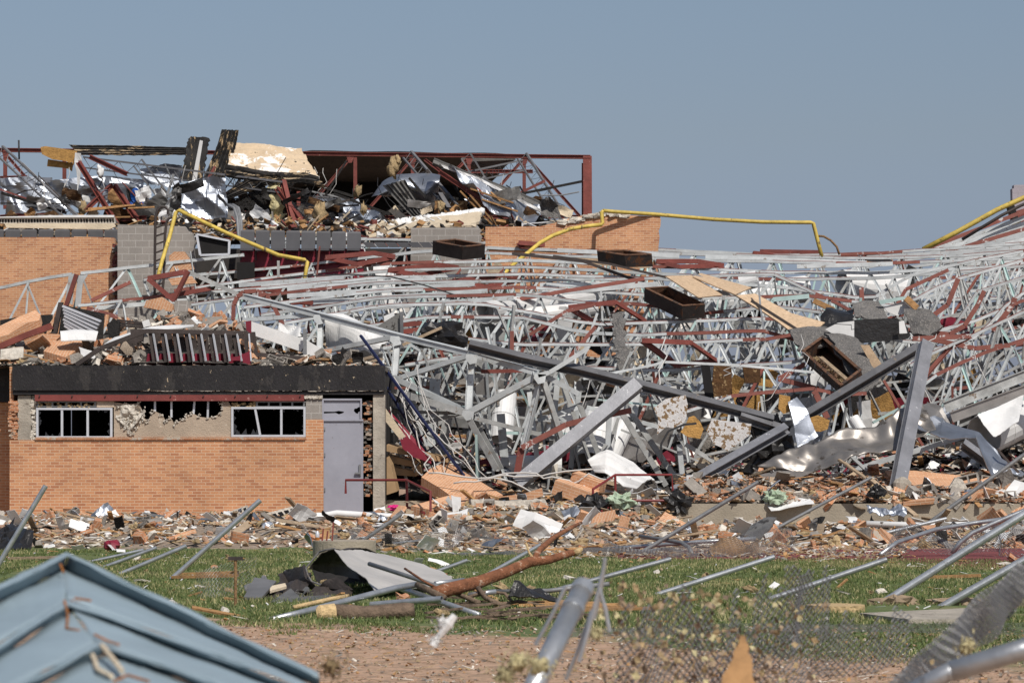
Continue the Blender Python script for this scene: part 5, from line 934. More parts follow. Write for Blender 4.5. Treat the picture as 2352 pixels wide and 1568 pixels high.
lad = thing('roof_ladder', 'brown roof ladder with hooked top beside the yellow arch', 'ladder', P(370, 700, 76))
MB().tube(PP([(386, 492), (386, 482), (380, 476), (370, 475), (362, 482), (357, 500), (356, 560), (355, 680)], 76), .04, 8).build('rail', 'brown', lad)
MB().tube(PP([(396, 499), (388, 502), (382, 512), (379, 540), (376, 640), (371, 690)], 76), .04, 8).build('rail', 'brown', lad)
for k in range(9): y = 520+k*19; MB().tube(PP([(356, y+4), (379-k*.5, y-4)], 76), .025, 6).build('rung', 'brown', lad)
for k in range(3): pipe([(522+k*6, 470, 79.5), (538+k*5, 478, 79.3), (545+k*4, 500, 79), (548+k*4, 545, 78.5), (556+k*4, 560, 78.2)], .045, 'galvd', ['left', 'middle', 'right'][k]+' of three grey conduits hanging below the crumpled duct', 'conduit', 'conduit')
ow = thing('tilted_window', 'dark window with white frame tilted beside the block wall', 'window', P(490, 592, 77.6))
fw = PP([(452, 538), (527, 553), (526, 584), (460, 586)], 77.6); m = MB()
for i in range(4): m.bar(fw[i], fw[(i+1) % 4], .07, .06)
m.build('frame', 'alu', ow); m = MB(); m.plate([q+Vector((0, .08, 0)) for q in fw], .02); m.build('pane', 'black', ow)  # black plate paints the dark inside of the window
m = MB(); m.box(P(565, 632, 77.4), (.5, .3, .75)); tag(m.build('opening_shade', 'black'), 'small black box for a shaded opening low behind the joists right of the block wall', 'opening')  # solid black box paints the shade of an opening
nl = thing('navy_ladder', 'navy blue steel ladder leaning down from the annex roof', 'ladder', P(1060, 1085, 61))
A0, A1 = P(828, 770, 62.2), P(1075, 1105, 60.6); B0, B1 = A0+Vector((-.45, .5, -.35)), A1+Vector((-.5, .5, -.1))
B0 = P(870, 860, 62.3)
MB().bar(A0, A1, .07, .05).build('rail', 'navy', nl); MB().bar(B0, B1, .06, .05).build('rail', 'navy', nl)
for k in range(9): MB().tube([A0.lerp(A1, .2+k*.09), B0.lerp(B1, .04+k*.11)], .022, 6).build('rung', 'navy', nl)
for pts, lb in (([(794, 1133, 59.3), (794, 1102, 59.3), (934, 1102, 58.6), (989, 1129, 57.2), (989, 1183, 57.1)], 'maroon pipe railing by the grey door steps'), ([(1362, 1141, 57.6), (1362, 1123, 57.6), (1413, 1090, 58.6), (1543, 1090, 58.8), (1546, 1135, 58.8)], 'maroon pipe railing in front of the white ribbed sheet')):
    t = thing('pipe_railing', lb, 'railing', P(*pts[-1])); MB().tube([P(*q) for q in pts], .028, 8).build('top_rail', 'maroonr', t)
    p = pts[2]; MB().tube([P(*p), P(p[0]+1, p[1]+66, p[2])], .028, 8).build('post', 'maroonr', t)
    if 'door' in lb: MB().tube([P(934, 1164, 58.6), P(962, 1172, 58), P(975, 1178, 57.4)], .028, 8).build('lower_rail', 'maroonr', t)
    else: MB().tube([P(1451, 1149, 57.4), P(1540, 1149, 57.4), P(1532, 1166, 57.4)], .028, 8).build('lower_rail', 'maroonr', t); MB().tube([P(1380, 1175, 56.8), P(1420, 1150, 57.3)], .028, 8).build('lower_rail', 'maroonr', t)
# cables
for k in range(26):
    if k < 14: x, y, d = R.uniform(890, 960), R.uniform(830, 960), 62; e = (R.uniform(950, 1150), R.uniform(1030, 1120), 60.5)
    else: x, y, d = R.uniform(1150, 2250), R.uniform(690, 900), 65; e = (x+R.uniform(-120, 120), y+R.uniform(30, 200), 63)
    mid = [(x+(e[0]-x)*f+R.gauss(0, 7), y+(e[1]-y)*f+40*f*(1-f)*R.uniform(-.5, 2), d+(e[2]-d)*f) for f in np.linspace(0, 1, 9)]
    pipe(mid, R.uniform(.008, .018), R.choice(['cable', 'cable', 'cabled']), 'thin loose cable hanging '+lm((x+e[0])/2, (y+e[1])/2), 'cable', 'cable', n=5, group='cables by the annex corner' if k < 14 else 'cables over the joists')
for k in range(3):
    pts = [(980+k*60+f*(380-k*40)+R.gauss(0, 6), 1086+k*14+(10+k*5)*math.sin(f*(4+k*2)+k*2)+R.gauss(0, 3), 59.4) for f in np.linspace(0, 1, 14)]
    pipe(pts, .02, 'cable', 'pale electrical cable snaking across the fallen brick slab', 'cable', 'cable', n=5, group='pale cables over the rubble')
# ------------------------------------------------------------------ things on the annex roof
def slab(pts, d, mt, label, name='brick_slab', th=.22, cat='brick slab', tilt=None):
    q = PP(pts, d); e = (q[1]-q[0]).normalized(); N = Vector((0, 0, 0))
    for i in range(len(q)): N += q[i].cross(q[(i+1) % len(q)])
    N.normalize(); f = N.cross(e).normalized(); m = MB(); m.plate(q, th); return tag(m.build(name, mt, uvf=(e, N, f)), label, cat)
Y = 61.2
slab([(0, 748, 62.3), (42, 728, 62.6), (81, 712, 62.8), (93, 722, 62.6), (90, 735, 62.4), (60, 742, 62.1), (20, 768, 61.8), (-20, 778, 61.6)], 0, 'brickslab', 'long tan brick slab tipped up at the far left of the annex roof')
slab([(100, 806, 61.2), (114, 790, 62), (122, 783, 62.4), (186, 779, 62.4), (190, 790, 62), (165, 812, 61.1), (150, 820, 60.9)], 0, 'brickslab', 'wide flat brick slab beside the white curved sheet on the annex roof')
slab([(330, 706), (336, 690), (372, 682), (398, 700), (399, 716), (366, 712), (345, 708)], 64.5, 'brickslab', 'pale orange brick chunk topmost on the annex roof pile')
slab([(388, 588), (400, 578), (424, 578), (440, 600), (446, 618), (390, 628)], 76.5, 'brickslab', 'orange brick chunk leaning below the block wall')
slab([(386, 640), (440, 634), (452, 650), (395, 655)], 75, 'brickslab', 'orange brick chunk lying under the red channels')
slab([(400, 705), (402, 690), (430, 690), (444, 728), (418, 738), (404, 728)], 64.2, 'cmu', 'grey block chunk beside the topmost brick chunk', 'block_chunk', .3, 'block chunk')
slab([(82, 768), (115, 766), (142, 768), (120, 790), (100, 792)], 62.4, 'brickslab', 'small tan brick slab behind the wide flat one')
slab([(112, 745), (124, 728), (123, 760), (106, 768)], 63, 'brickslab', 'narrow brick piece standing left of the slatted bench')
slab([(0, 800), (50, 796), (60, 808), (0, 815)], 61.4, 'brickslab', 'thin brick slab at the left end of the annex roof edge')
slab([(240, 745), (243, 722), (250, 722), (246, 752)], 62, 'brickslab', 'thin upright brick piece right of the slatted bench')
slab([(968, 1095, 60.2), (990, 1075, 60.8), (1026, 1059, 61.4), (1060, 1080, 61), (1098, 1102, 60.4), (1155, 1136, 59.3), (1120, 1145, 59.1), (1084, 1142, 59.2), (1035, 1138, 59.3), (1010, 1120, 59.6)], 0, 'brickslab', 'largest fallen orange brick slab right of the shelves', th=.3)
slab([(944, 1161, 57.8), (1020, 1140, 58.4), (1088, 1124, 58.9), (1078, 1140, 58.4), (1070, 1152, 58.1), (993, 1171, 57.6)], 0, 'brickslab', 'long orange brick slab lying flat by the maroon railing', th=.3)
m = MB(); m.plate(PP([(1140, 1141), (1200, 1134), (1245, 1120), (1248, 1138), (1210, 1150), (1150, 1152)], 59), .2); tag(m.build('brick_slab', 'brickslab'), 'small orange slab beside the long white block course', 'brick slab')
for k, (a, sz, rz) in enumerate((((1322, 1130, 59.2), (.95, .5, .32), -.25), ((1350, 1112, 59.6), (.72, .45, .36), -.35))):
    m = MB(); r_ = rot(.1, .32, rz); m.box(P(*a), sz, r_); tag(m.build('brick_block', 'brickslab', uvf=(r_ @ Vector((0, 1, 0)), r_ @ Vector((1, 0, 0)), r_ @ Vector((0, 0, 1)))), ['lower', 'upper'][k]+' of two clean orange brick blocks by the second railing', 'brick block')
m = MB(); m.plate(PP([(1081, 1146), (1160, 1150), (1252, 1146), (1258, 1160), (1250, 1166), (1140, 1170), (1085, 1168)], 57.9), .4); tag(m.build('block_course', 'plaster'), 'long whitish block course lying on the low terrace', 'block course')
# shelves
bs = thing('bookcase', 'broken brown shelving unit behind the largest fallen brick slab', 'shelving', P(950, 1140, 61.2))
def shb(pts, d, nm='shelf', th=.02): m = MB(); m.plate(PP(pts, d), .25, Vector((0.2, 1, .15)).normalized()); return m.build(nm, 'shelf', bs)
shb([(888, 1021), (960, 1037), (955, 1049), (888, 1036)], 61); shb([(960, 1038), (1035, 1052), (1030, 1062), (960, 1052)], 61.1)
shb([(890, 1045), (965, 1062), (962, 1074), (892, 1062)], 61.2); shb([(897, 1070), (958, 1084), (956, 1094), (900, 1090)], 61.3)
shb([(940, 1048), (956, 1040), (966, 1062), (950, 1064)], 61.05, 'divider'); shb([(945, 1074), (966, 1066), (968, 1088), (955, 1092)], 61.1, 'divider')
shb([(888, 1050), (898, 1068), (912, 1128), (888, 1136)], 60.8, 'side_board')
poly('bleacher_board', 'maroon', [(892, 940, 62), (925, 975, 61.6), (990, 1050, 61), (990, 1064, 60.9), (970, 1055, 61), (940, 1030, 61.2), (925, 1000, 61.4)], 0, 'long maroon panel sliding down beside the annex column', 'bleacher panel', .06)
poly('wood_backing', 'foamc', [(886, 938), (932, 1002), (918, 1008), (886, 968)], 60.9, 'pale wooden board on the maroon panel by the annex column', 'board', .05)
poly('maroon_underside', 'maroon', [(919, 1010), (936, 1002), (975, 1040), (985, 1060), (950, 1050), (925, 1030)], 60.8, 'maroon end of the bleacher panel above the shelves', 'bleacher panel', .05)
poly('maroon_screen', 'maroon', [(1090, 1060), (1130, 1048), (1310, 1028), (1330, 1030), (1330, 1056), (1240, 1066), (1105, 1076)], 63.6, 'dark maroon bleacher panel deep behind the bright truss', 'bleacher panel', .05)
poly('maroon_screen', 'maroon', [(1508, 1050), (1545, 1025), (1552, 1060), (1512, 1072)], 63.6, 'dark maroon panel deep behind the leaning members', 'bleacher panel', .05)
# maroon seats overturned on the roof : each seat a thing
for i in range(9):
    x = 346+i*27.5; dx = 10 if i < 8 else 4
    t = thing('auditorium_seat', ['leftmost', 'second', 'third', 'fourth', 'fifth', 'sixth', 'seventh', 'eighth', 'rightmost'][i]+' overturned maroon seat counted along the row on the annex roof', 'seat', P(x+10, 836, 60.9), 'overturned maroon seats on the annex roof')
    m = MB(); m.plate(PP([(x-6, 760), (x+2, 759), (x+dx+2, 831), (x+dx-6, 832)], 60.7), .08); m.build('side_frame', 'brown', t)
    m = MB(); m.bar(P(x+6, 766, 60.66), P(x+dx+7, 829, 60.6), .03, .04); m.build('support_tube', 'alu', t)
    m = MB(); m.sheet(PP([(x+dx-22, 836), (x+dx-16, 812)], 60.8), PP([(x+dx+1, 839), (x+dx+1, 803)], 61.2), 6, 8, .03, 1.5, .03, 0, i, None, 0, .1); m.build('seat', 'maroon', t)
    m = MB(); m.plate(PP([(x+2, 762), (x+20, 762), (x+26, 812), (x+10, 822)], 61.6), .04); m.build('seat_back', 'brown', t)
bent([(300, 762), (340, 760), (560, 765)], 60.7, .1, 'brown', 'dark brown rail across the top of the overturned seats', 'rail', 'rail')
bent([(175, 838), (230, 800), (335, 760)], 60.4, .1, 'brown', 'dark brown rail slanting down left from the overturned seats', 'rail', 'rail')
poly('dark_backing', 'brown', [(278, 772), (330, 768), (350, 836), (300, 832), (275, 800)], 61.9, 'brown curved board at the left end of the overturned seats', 'board', .05)
m = MB(); m.sheet(PP([(190, 822, 60.8), (260, 775, 61), (340, 752, 61.2), (420, 750, 61.4), (445, 748, 61.4)]), PP([(196, 824, 60.5), (262, 782, 60.7), (340, 758, 60.9), (420, 756, 61), (445, 752, 61)]), 22, 5, .04, 1, .02, .1, 2); tag(m.build('white_trim', 'tinw'), 'long curved white trim above the overturned seats', 'trim')
m = MB(); m.sheet(PP([(137, 776, 61.6), (170, 770, 62), (223, 780, 62)]), PP([(140, 782, 61.2), (180, 782, 61.2), (220, 784, 61.4)]), 10, 6, .04, 1, .02, .05, 2, None, 0, .2); tag(m.build('white_trim', 'tinw'), 'curved white sheet lying on the wide flat brick slab', 'trim')
m = MB(); m.sheet(PP([(0, 815, 61.2), (30, 812, 61.4), (55, 812, 61.4)]), PP([(0, 826, 60.9), (30, 822, 60.9), (54, 818, 60.9)]), 10, 6, .04, 1, .02, .05, 2, None, 0, .2); tag(m.build('white_trim', 'plaster'), 'thick white lump at the far left of the annex roof edge', 'trim')
poly('white_card', 'tinw', [(326, 738), (342, 733), (346, 748), (330, 752)], 61.5, 'small white card above the overturned seats', 'card', .02)
poly('maroon_scrap', 'maroon', [(564, 738), (577, 736), (577, 765), (566, 760)], 61.2, 'maroon scrap standing at the right end of the overturned seats', 'scrap', .05)
poly('maroon_scrap', 'maroon', [(530, 820), (548, 818), (575, 805), (577, 838), (562, 838), (556, 828), (532, 828)], 60.6, 'maroon folded scrap at the foot of the rightmost overturned seat', 'scrap', .05)
sb = thing('slatted_bench', 'dark framed bench with pale metal slats on the left of the annex roof', 'bench', P(150, 770, 63))
MB().plate(PP([(134, 694), (144, 694), (130, 765), (116, 770)], 63), .15).build('end_frame', 'brown', sb)
for k in range(7): MB().bar(P(144+k*1.5-(k > 3)*4, 703+k*7.5, 62.9), P(232-k*4, 738+k*8, 62.6), .06, .05).build('slat', 'alu', sb)
MB().plate(PP([(144, 700), (240, 720), (236, 780), (134, 770)], 63.4), .05).build('back_panel', 'blackd', sb)
poly('charred_sheet', 'blackd', [(0, 735), (60, 725), (120, 722), (120, 765), (60, 780), (0, 770)], 64.5, 'black charred panel behind the tipped brick slab', 'panel', .08)
bent([(0, 796), (60, 770), (120, 748)], 61.4, .14, 'redp', 'rusty red beam rising right at the far left of the annex roof', 'steel_beam', 'steel beam')
poly('charred_sheet', 'blackd', [(245, 745), (262, 732), (275, 738), (272, 770), (250, 776)], 62, 'black charred lump left of the overturned seats', 'panel', .2)
m = MB()
for k in range(3): m.bar(P(270, 735+k*6, 62.6), P(330+k*10, 742+k*6, 62.5), .12, .05)
tag(m.build('dark_channels', 'brown'), 'dark steel channels under the grey blocks on the annex roof', 'steel channel')
bent([(574, 752), (700, 795), (760, 830)], 62.4, .3, 'tinw', 'wide pale beam sloping down behind the right of the annex roof', 'flanged_beam', 'beam')
bent([(570, 812), (680, 822), (700, 822)], 61.6, .1, 'brown', 'dark brown rail across the right of the annex roof', 'rail', 'rail')
bent([(700, 755), (701, 828)], 62, .08, 'galvd', 'grey upright post at the back right of the annex roof', 'post', 'post')
m = MB(); m.sheet(PP([(275, 800, 61.8), (285, 780, 61.8)]), PP([(300, 828, 61.6), (303, 800, 61.6)]), 6, 6, .1, 1, .02, .05); tag(m.build('olive_cone', 'stucco'), 'pale olive curled sheet left of the overturned seats', 'sheet')
# ------------------------------------------------------------------ rubble pieces : prototypes then copies
def cblock():
    m = MB(); L, W_, H_ = .39, .19, .19; t = .03
    m.box((0, W_/2-t/2, 0), (L, t, H_)); m.box((0, -W_/2+t/2, 0), (L, t, H_))
    for x in (-L/2+t/2, 0, L/2-t/2): m.box((x, 0, 0), (t, W_-2*t, H_))
    return m
def lump(sz, j=.28, n=1):
    m = MB()
    for _ in range(n): m.chunk((R.uniform(-.3, .3)*sz[0]*(n > 1), R.uniform(-.2, .2)*sz[1]*(n > 1), 0), sz, rrot(.4) if n > 1 else None, j)
    return m
def scrapm(L, h, amp=.1):
    m = MB(); m.sheet([Vector((-L/2, 0, 0)), Vector((L/2, 0, 0))], [Vector((-L/2, h*.9, h*.3)), Vector((L/2, h*.9, h*.3))], 5, 3, amp, 2.5, .01, .1, R.randint(0, 99)); return m
def board(L, w_, t): m = MB(); m.bar(Vector((-L/2, 0, 0)), Vector((L/2, R.uniform(-.04, .04), R.uniform(-.03, .03))), w_, t, Vector((0, 0, 1))); return m
KINDS = {
 'brick_chunk': ('brickd', [lambda: lump((.32, .2, .15), .2, 3), lambda: lump((.2, .1, .07), .08), lambda: lump((.45, .22, .1), .2, 2), lambda: lump((.4, .1, .2), .12)], 'broken tan brick chunk', 'brick chunk'),
 'concrete_block': ('concd', [cblock], 'hollow grey concrete block', 'concrete block'),
 'concrete_chunk': ('concd', [lambda: lump((.35, .28, .14), .3), lambda: lump((.2, .2, .1), .3), lambda: lump((.5, .3, .07), .25, 2)], 'broken grey concrete chunk', 'concrete chunk'),
 'plaster_piece': ('plaster', [lambda: lump((.3, .2, .1), .3), lambda: lump((.45, .25, .05), .25)], 'pale crumbled plaster piece', 'plaster piece'),
 'wood_board': ('wood', [lambda: board(1.1, .09, .035), lambda: board(.7, .14, .02), lambda: board(.5, .05, .04)], 'splintered orange board', 'board'),
 'wall_fragment': ('brickslab', [lambda: lump((.9, .5, .11), .14), lambda: lump((.7, .6, .1), .2)], 'broken slab of tan brickwork', 'brick slab'),
 'drywall_sheet': ('tinw', [lambda: scrapm(1.0, .3, .05), lambda: scrapm(.8, .4, .06)], 'long white torn board', 'board'),
 'long_plank': ('woodg', [lambda: board(2.0, .11, .035), lambda: board(1.5, .07, .04), lambda: board(1.7, .2, .015)], 'long weathered plank', 'plank'),
 'metal_strip': ('galvd', [lambda: board(1.2, .06, .01), lambda: board(.8, .1, .008)], 'bent grey metal strip', 'metal strip'),
 'grey_board': ('woodg', [lambda: board(1.0, .1, .03), lambda: board(.6, .18, .02)], 'weathered brown board', 'board'),
 'white_tile': ('tinw', [lambda: scrapm(.42, .26, .03), lambda: scrapm(.26, .2, .02), lambda: scrapm(.6, .14, .03)], 'white broken ceiling tile', 'ceiling tile'),
 'metal_scrap': ('foil', [lambda: scrapm(.45, .2, .1), lambda: scrapm(.3, .2, .12)], 'crumpled silver scrap', 'metal scrap'),
 'black_scrap': ('blackd', [lambda: scrapm(.4, .2, .1), lambda: scrapm(.3, .2, .1)], 'black charred scrap', 'scrap'),
 'insulation_tuft': ('bfoam', [lambda: MB().blob((0, 0, 0), .14, (1.2, .8, .6), .7, 2, R.randint(0, 99), 5), lambda: MB().blob((0, 0, 0), .1, (1, 1, .7), .8, 2, R.randint(0, 99), 5)], 'tan tuft of insulation', 'insulation tuft'),
}
VAR = {}
for kk, (mt, fs, lb, ct) in KINDS.items():
    VAR[kk] = [f().mesh(kk, [M[mt]]) for f in fs for _ in range(3)]
MARK = {'strip': [(100, 'near the football'), (300, 'under the left window'), (520, 'under the stucco infill'), (700, 'by the hollow slabs'), (900, 'below the grey door'), (1120, 'below the first railing'), (1350, 'before the low terrace'), (1600, 'before the second railing'), (1850, 'below the high terrace'), (2100, 'before the steep beam'), (9999, 'by the curved rails')],
 'high': [(1700, 'beside the second railing'), (1850, 'below the long tin sheet'), (2000, 'left of the steep beam'), (2180, 'at the steep beam foot'), (9999, 'on the fallen brickwork')],
 'low': [(1150, 'by the fallen brick slab'), (1300, 'by the brick blocks'), (1450, 'by the second railing'), (9999, 'under the white ribbed sheet')],
 'roof': [(90, 'by the tipped brick slab'), (230, 'under the slatted bench'), (340, 'left of the overturned seats'), (580, 'behind the overturned seats'), (720, 'right of the overturned seats'), (9999, 'by the draped liner')],
 'gym': [(1100, 'beside the navy ladder'), (1350, 'under the bright truss'), (1600, 'under the leaning beam'), (1850, 'under the foil scraps'), (2100, 'under the long tin sheet'), (9999, 'right of the steep beam')],
 'rear': [(450, 'below the block wall'), (700, 'behind the steel hoop'), (900, 'under the grey seats'), (9999, 'before the orange wall')],
 'lawn': [(400, 'near the three short rails'), (700, 'near the rusty stake'), (1000, 'near the cut log'), (1400, 'near the branch'), (1800, 'among the middle posts'), (9999, 'near the concrete slab')]}
def scatter(kind, n, place, where, smin=.6, smax=1.4, flat=.5):
    mt, fs, lb, ct = KINDS[kind]
    if 'board' in kind or 'plank' in kind or 'strip' in kind: flat = min(flat, .2)
    for _ in range(n):
        p = place(); o = bpy.data.objects.new(kind, R.choice(VAR[kind])); C.objects.link(o); o.location = p
        o.rotation_euler = (R.gauss(0, flat), R.gauss(0, flat), R.uniform(-PI, PI)); s = R.uniform(smin, smax); o.scale = (s*R.uniform(.8, 1.2), s, s)
        xo_ = p.x/p.y*F+CX; mk = next(t_ for q_, t_ in MARK[where] if xo_ < q_); tag(o, f'{"small" if s < smin+(smax-smin)*.35 else ("large" if s > smin+(smax-smin)*.7 else "middling")} {lb} {mk}', ct, f'{lb}s {where}')
def strip_h(x, y):
    return (.55 if x/y*F+CX > 1560 else 1)*max(0, .28*min(1, (y-46.5)/5)*min(1, (59-y)/2)+.16*noise.noise(Vector((x*.9, y*.9, 0))))
def zone_ground():
    xo = R.uniform(-30, 2400); lo = 46.3 if xo < 700 else (44 if xo < 1700 else 46.5); y = lo+(58.8-lo)*(R.random()**.75)
    if xo > 1000: y = min(y, 56.6)
    if xo > 1560: y = R.uniform(46.5, 55.3)
    x = (xo-CX)/F*y; return Vector((x, y, strip_h(x, y)+.05))
def zone_terrace():
    xo = R.uniform(1560, 2420); y = 57.1+R.random()**1.3*(4.5 if xo < 2040 else 1.2); x = (xo-CX)/F*y; return Vector((x, y, .62+min(1, (y-57.0)*.5)*(.25+.3*R.random())))
def zone_low():
    xo = R.uniform(1010, 1600); y = 57.5+R.random()**1.5*(1.6 if xo < 1170 else 3.6); x = (xo-CX)/F*y; return Vector((x, y, .45+min(1, (y-57.4)*.35)*(.12+.25*R.random())))
def roofh(xo, y):
    prof = np.interp(xo, [-20, 90, 200, 300, 340, 420, 560, 600, 720, 850, 880], [.55, .6, .5, .7, 1.2, 1.3, 1.0, .35, .3, .2, .05])
    return 3.68+prof*min(1, max(.12, (y-60.3)/3.2))
def zone_roof():
    xo = R.uniform(-20, 850); y = 60.4+R.random()**.8*4.2
    if 330 < xo < 580: y = max(y, 61.9)
    return Vector(((xo-CX)/F*y, y, roofh(xo, y)+.04))
def zone_wreck():
    xo = R.uniform(895, 2400); y = R.uniform(61.8, 70); x = (xo-CX)/F*y; return Vector((x, y, HZ(x, y)+.1))
def zone_back():
    xo = R.uniform(270, 1110); y = R.uniform(73, 78); x = (xo-CX)/F*y; return Vector((x, y, HZ(x, y)+.15))
def zone_lawn():
    xo = R.uniform(0, 2352); y = R.uniform(26, 46); return Vector(((xo-CX)/F*y, y, .03))
ZT = [(zone_ground, 'strip', dict(wall_fragment=16, drywall_sheet=18, brick_chunk=110, concrete_block=24, concrete_chunk=60, plaster_piece=90, wood_board=110, grey_board=80, long_plank=60, metal_strip=36, white_tile=110, metal_scrap=40, black_scrap=45, insulation_tuft=40), .45, 1.1),
      (zone_terrace, 'high', dict(wall_fragment=14, drywall_sheet=5, brick_chunk=56, concrete_block=22, concrete_chunk=40, plaster_piece=50, wood_board=36, grey_board=24, long_plank=16, metal_strip=10, white_tile=26, metal_scrap=12, black_scrap=14, insulation_tuft=14), .6, 1.3),
      (zone_low, 'low', dict(brick_chunk=18, concrete_block=6, concrete_chunk=16, plaster_piece=24, wood_board=20, grey_board=14, long_plank=8, metal_strip=8, white_tile=20, metal_scrap=12, black_scrap=10, insulation_tuft=8), .6, 1.3),
      (zone_roof, 'roof', dict(wall_fragment=12, brick_chunk=60, concrete_block=46, concrete_chunk=80, plaster_piece=56, wood_board=22, grey_board=16, white_tile=18, metal_scrap=6, black_scrap=14, insulation_tuft=10), .7, 1.5),
      (zone_wreck, 'gym', dict(brick_chunk=10, concrete_chunk=40, plaster_piece=40, wood_board=26, white_tile=60, metal_scrap=30, black_scrap=26), .8, 1.8),
      (zone_back, 'rear', dict(brick_chunk=18, concrete_block=20, concrete_chunk=50, plaster_piece=50, wood_board=20, white_tile=40, black_scrap=20), .9, 2.0),
      (zone_lawn, 'lawn', dict(brick_chunk=8, plaster_piece=16, wood_board=24, insulation_tuft=26, white_tile=10), .3, .7)]
for zf, wh, dct, s0, s1 in ZT:
    for kk, n in dct.items(): scatter(kk, n, zf, wh, s0, s1, .25 if zf in (zone_lawn,) else .55)
# fine litter nobody could count
def litter(name, n, place, smin, smax, mats, seed=1):
    m = MB(); rr = random.Random(seed)
    for _ in range(n):
        p = place(); s = rr.uniform(smin, smax); lg_ = rr.random() < .3; m.chunk(p, (s*rr.uniform(3, 8), s*.45, s*.2) if lg_ else (s*rr.uniform(.5, 2.5), s, s*rr.uniform(.1, .6)), rrot(.3 if lg_ else .7), .25, rr, rr.randrange(len(mats)))
    o = m.build(name, mats); struct(o, 'stuff'); return o
LM = ['brickd', 'concd', 'plaster', 'plaster', 'foamc', 'wood', 'tinw', 'blackd', 'woodg', 'woodg', 'dirt', 'dirt', 'bfoam']
litter('ground_litter', 9000, lambda: zone_ground()-Vector((0, 0, .05)), .03, .13, LM)
litter('terrace_litter', 3500, zone_terrace, .03, .12, ['brickd', 'brickd', 'concd', 'plaster', 'wood', 'blackd', 'dirt'])
litter('low_terrace_litter', 1800, zone_low, .03, .12, LM)
litter('roof_litter', 2600, lambda: zone_roof()-Vector((0, 0, .05)), .04, .16, ['brickd', 'concd', 'concd', 'plaster', 'blackd', 'foamc'])
litter('gym_litter', 6000, zone_wreck, .05, .26, ['concd', 'blackd', 'whited', 'blackd', 'woodg', 'blackd', 'plaster', 'maroon', 'brickd', 'inter', 'inter'])
litter('rear_litter', 2500, zone_back, .08, .3, ['concd', 'inter', 'blackd', 'woodg', 'plaster', 'brickd', 'inter'])
def near_dirt(): xo = R.uniform(450, 2400); y = R.uniform(18.5, 25.5); return Vector(((xo-CX)/F*y, y, .01))
litter('dirt_litter', 5000, near_dirt, .006, .03, ['woodg', 'woodg', 'dirt', 'dirt', 'plaster', 'wood', 'bfoam', 'concd'])
litter('lawn_litter', 700, zone_lawn, .01, .04, ['woodg', 'plaster', 'wood', 'tinw'])
litter('track_litter', 900, lambda: (lambda xo, y: Vector(((xo-CX)/F*y, y, .03)))(R.uniform(1250, 2080), R.gauss(43.5, 1.0)), .02, .08, ['woodg', 'plaster', 'wood', 'bfoam', 'concd'])
m = MB(); nx, ny = 150, 24
for j in range(ny+1):
    y = 45+14.3*j/ny
    for i in range(nx+1): x = -14+28*i/nx; m.v.append((x, min(y, 57.0) if x > wx(1015) else y, strip_h(x, y)-.02*(j == 0)-.03))
for j in range(ny):
    for i in range(nx): a = j*(nx+1)+i; m.f.append((a, a+1, a+nx+2, a+nx+1)); m.m.append(0)
struct(m.build('rubble_strip', mat('mixed tan rubble', (0.34, 0.265, 0.20), 0.95, var=0.5, scale=3, spots=[((0.13, 0.11, 0.09), 0.28, 3.0), ((0.45, 0.40, 0.34), 0.25, 5)], bump=1.0, bscale=12)), 'stuff')
# terrace and roof heaps under the pieces
for nm, x0, x1, y0, y1, hf in (('terrace_heap', 1560, 2430, 57.15, 62.5, lambda xo, y: .6+min(1, (y-57.1)*.5)*.34), ('roof_heap', -40, 866, 60.35, 66, lambda xo, y: roofh(xo, y)-.06), ('low_terrace_heap', 1005, 1600, 57.55, 62.5, lambda xo, y: .43+min(1, (y-57.4)*.35)*.12)):
    m = MB(); nx, ny = 90, 16
    for j in range(ny+1):
        y = y0+(y1-y0)*j/ny
        for i in range(nx+1): xo = x0+(x1-x0)*i/nx; x = (xo-CX)/F*y; m.v.append((x, y, hf(xo, y)+.12*noise.noise(Vector((x*2.5, y*2.5, 1)))*(j > 0)))
    for j in range(ny):
        for i in range(nx): a = j*(nx+1)+i; m.f.append((a, a+1, a+nx+2, a+nx+1)); m.m.append(0)
    struct(m.build(nm, bpy.data.materials['mixed tan rubble'] if nm != 'roof_heap' else heapm), 'stuff')
# ------------------------------------------------------------------ particular pieces in the rubble strip
def gp(x, y): return Gd(x, y, .03)
pipe([(302, 1186, 57), (312, 1183, 56.9), (440, 1201, 56), (520, 1212, 55.4), (600, 1222, 54.8)], .09, 'galvd', 'large grey duct pipe lying below the brick wall')
pipe([(505, 1207, 55.8), (545, 1224, 55), (600, 1222, 54.6)], .12, 'foil', 'fat silver duct end lying right of the grey duct pipe')
pipe([(583, 1208, 55.5), (680, 1196, 55.5), (774, 1178, 55.6), (860, 1184, 55.4), (950, 1188, 55.2)], .07, 'tinw', 'long pale bent pipe lying above the wire tangle')
m = MB(); m.sheet(PP([(388, 1228, 51.5), (440, 1230, 51.5), (505, 1236, 51.2)]), PP([(385, 1254, 50), (440, 1258, 49.8), (492, 1270, 49.4)]), 20, 10, .04, 1.5, .01, .04, 4, (4, .03)); tag(m.build('silver_sheet', 'foil'), 'shiny silver panel lying at the edge of the lawn on the left', 'sheet metal')
m = MB(); m.sheet(PP([(295, 1255, 51), (340, 1243, 51.5), (388, 1240, 51.6)]), PP([(296, 1262, 50.5), (345, 1256, 50.4), (385, 1256, 50.4)]), 14, 6, .1, 1.5, .01, .08, 5); tag(m.build('silver_sheet', 'tin'), 'blue grey crumpled panel left of the shiny silver one', 'sheet metal')
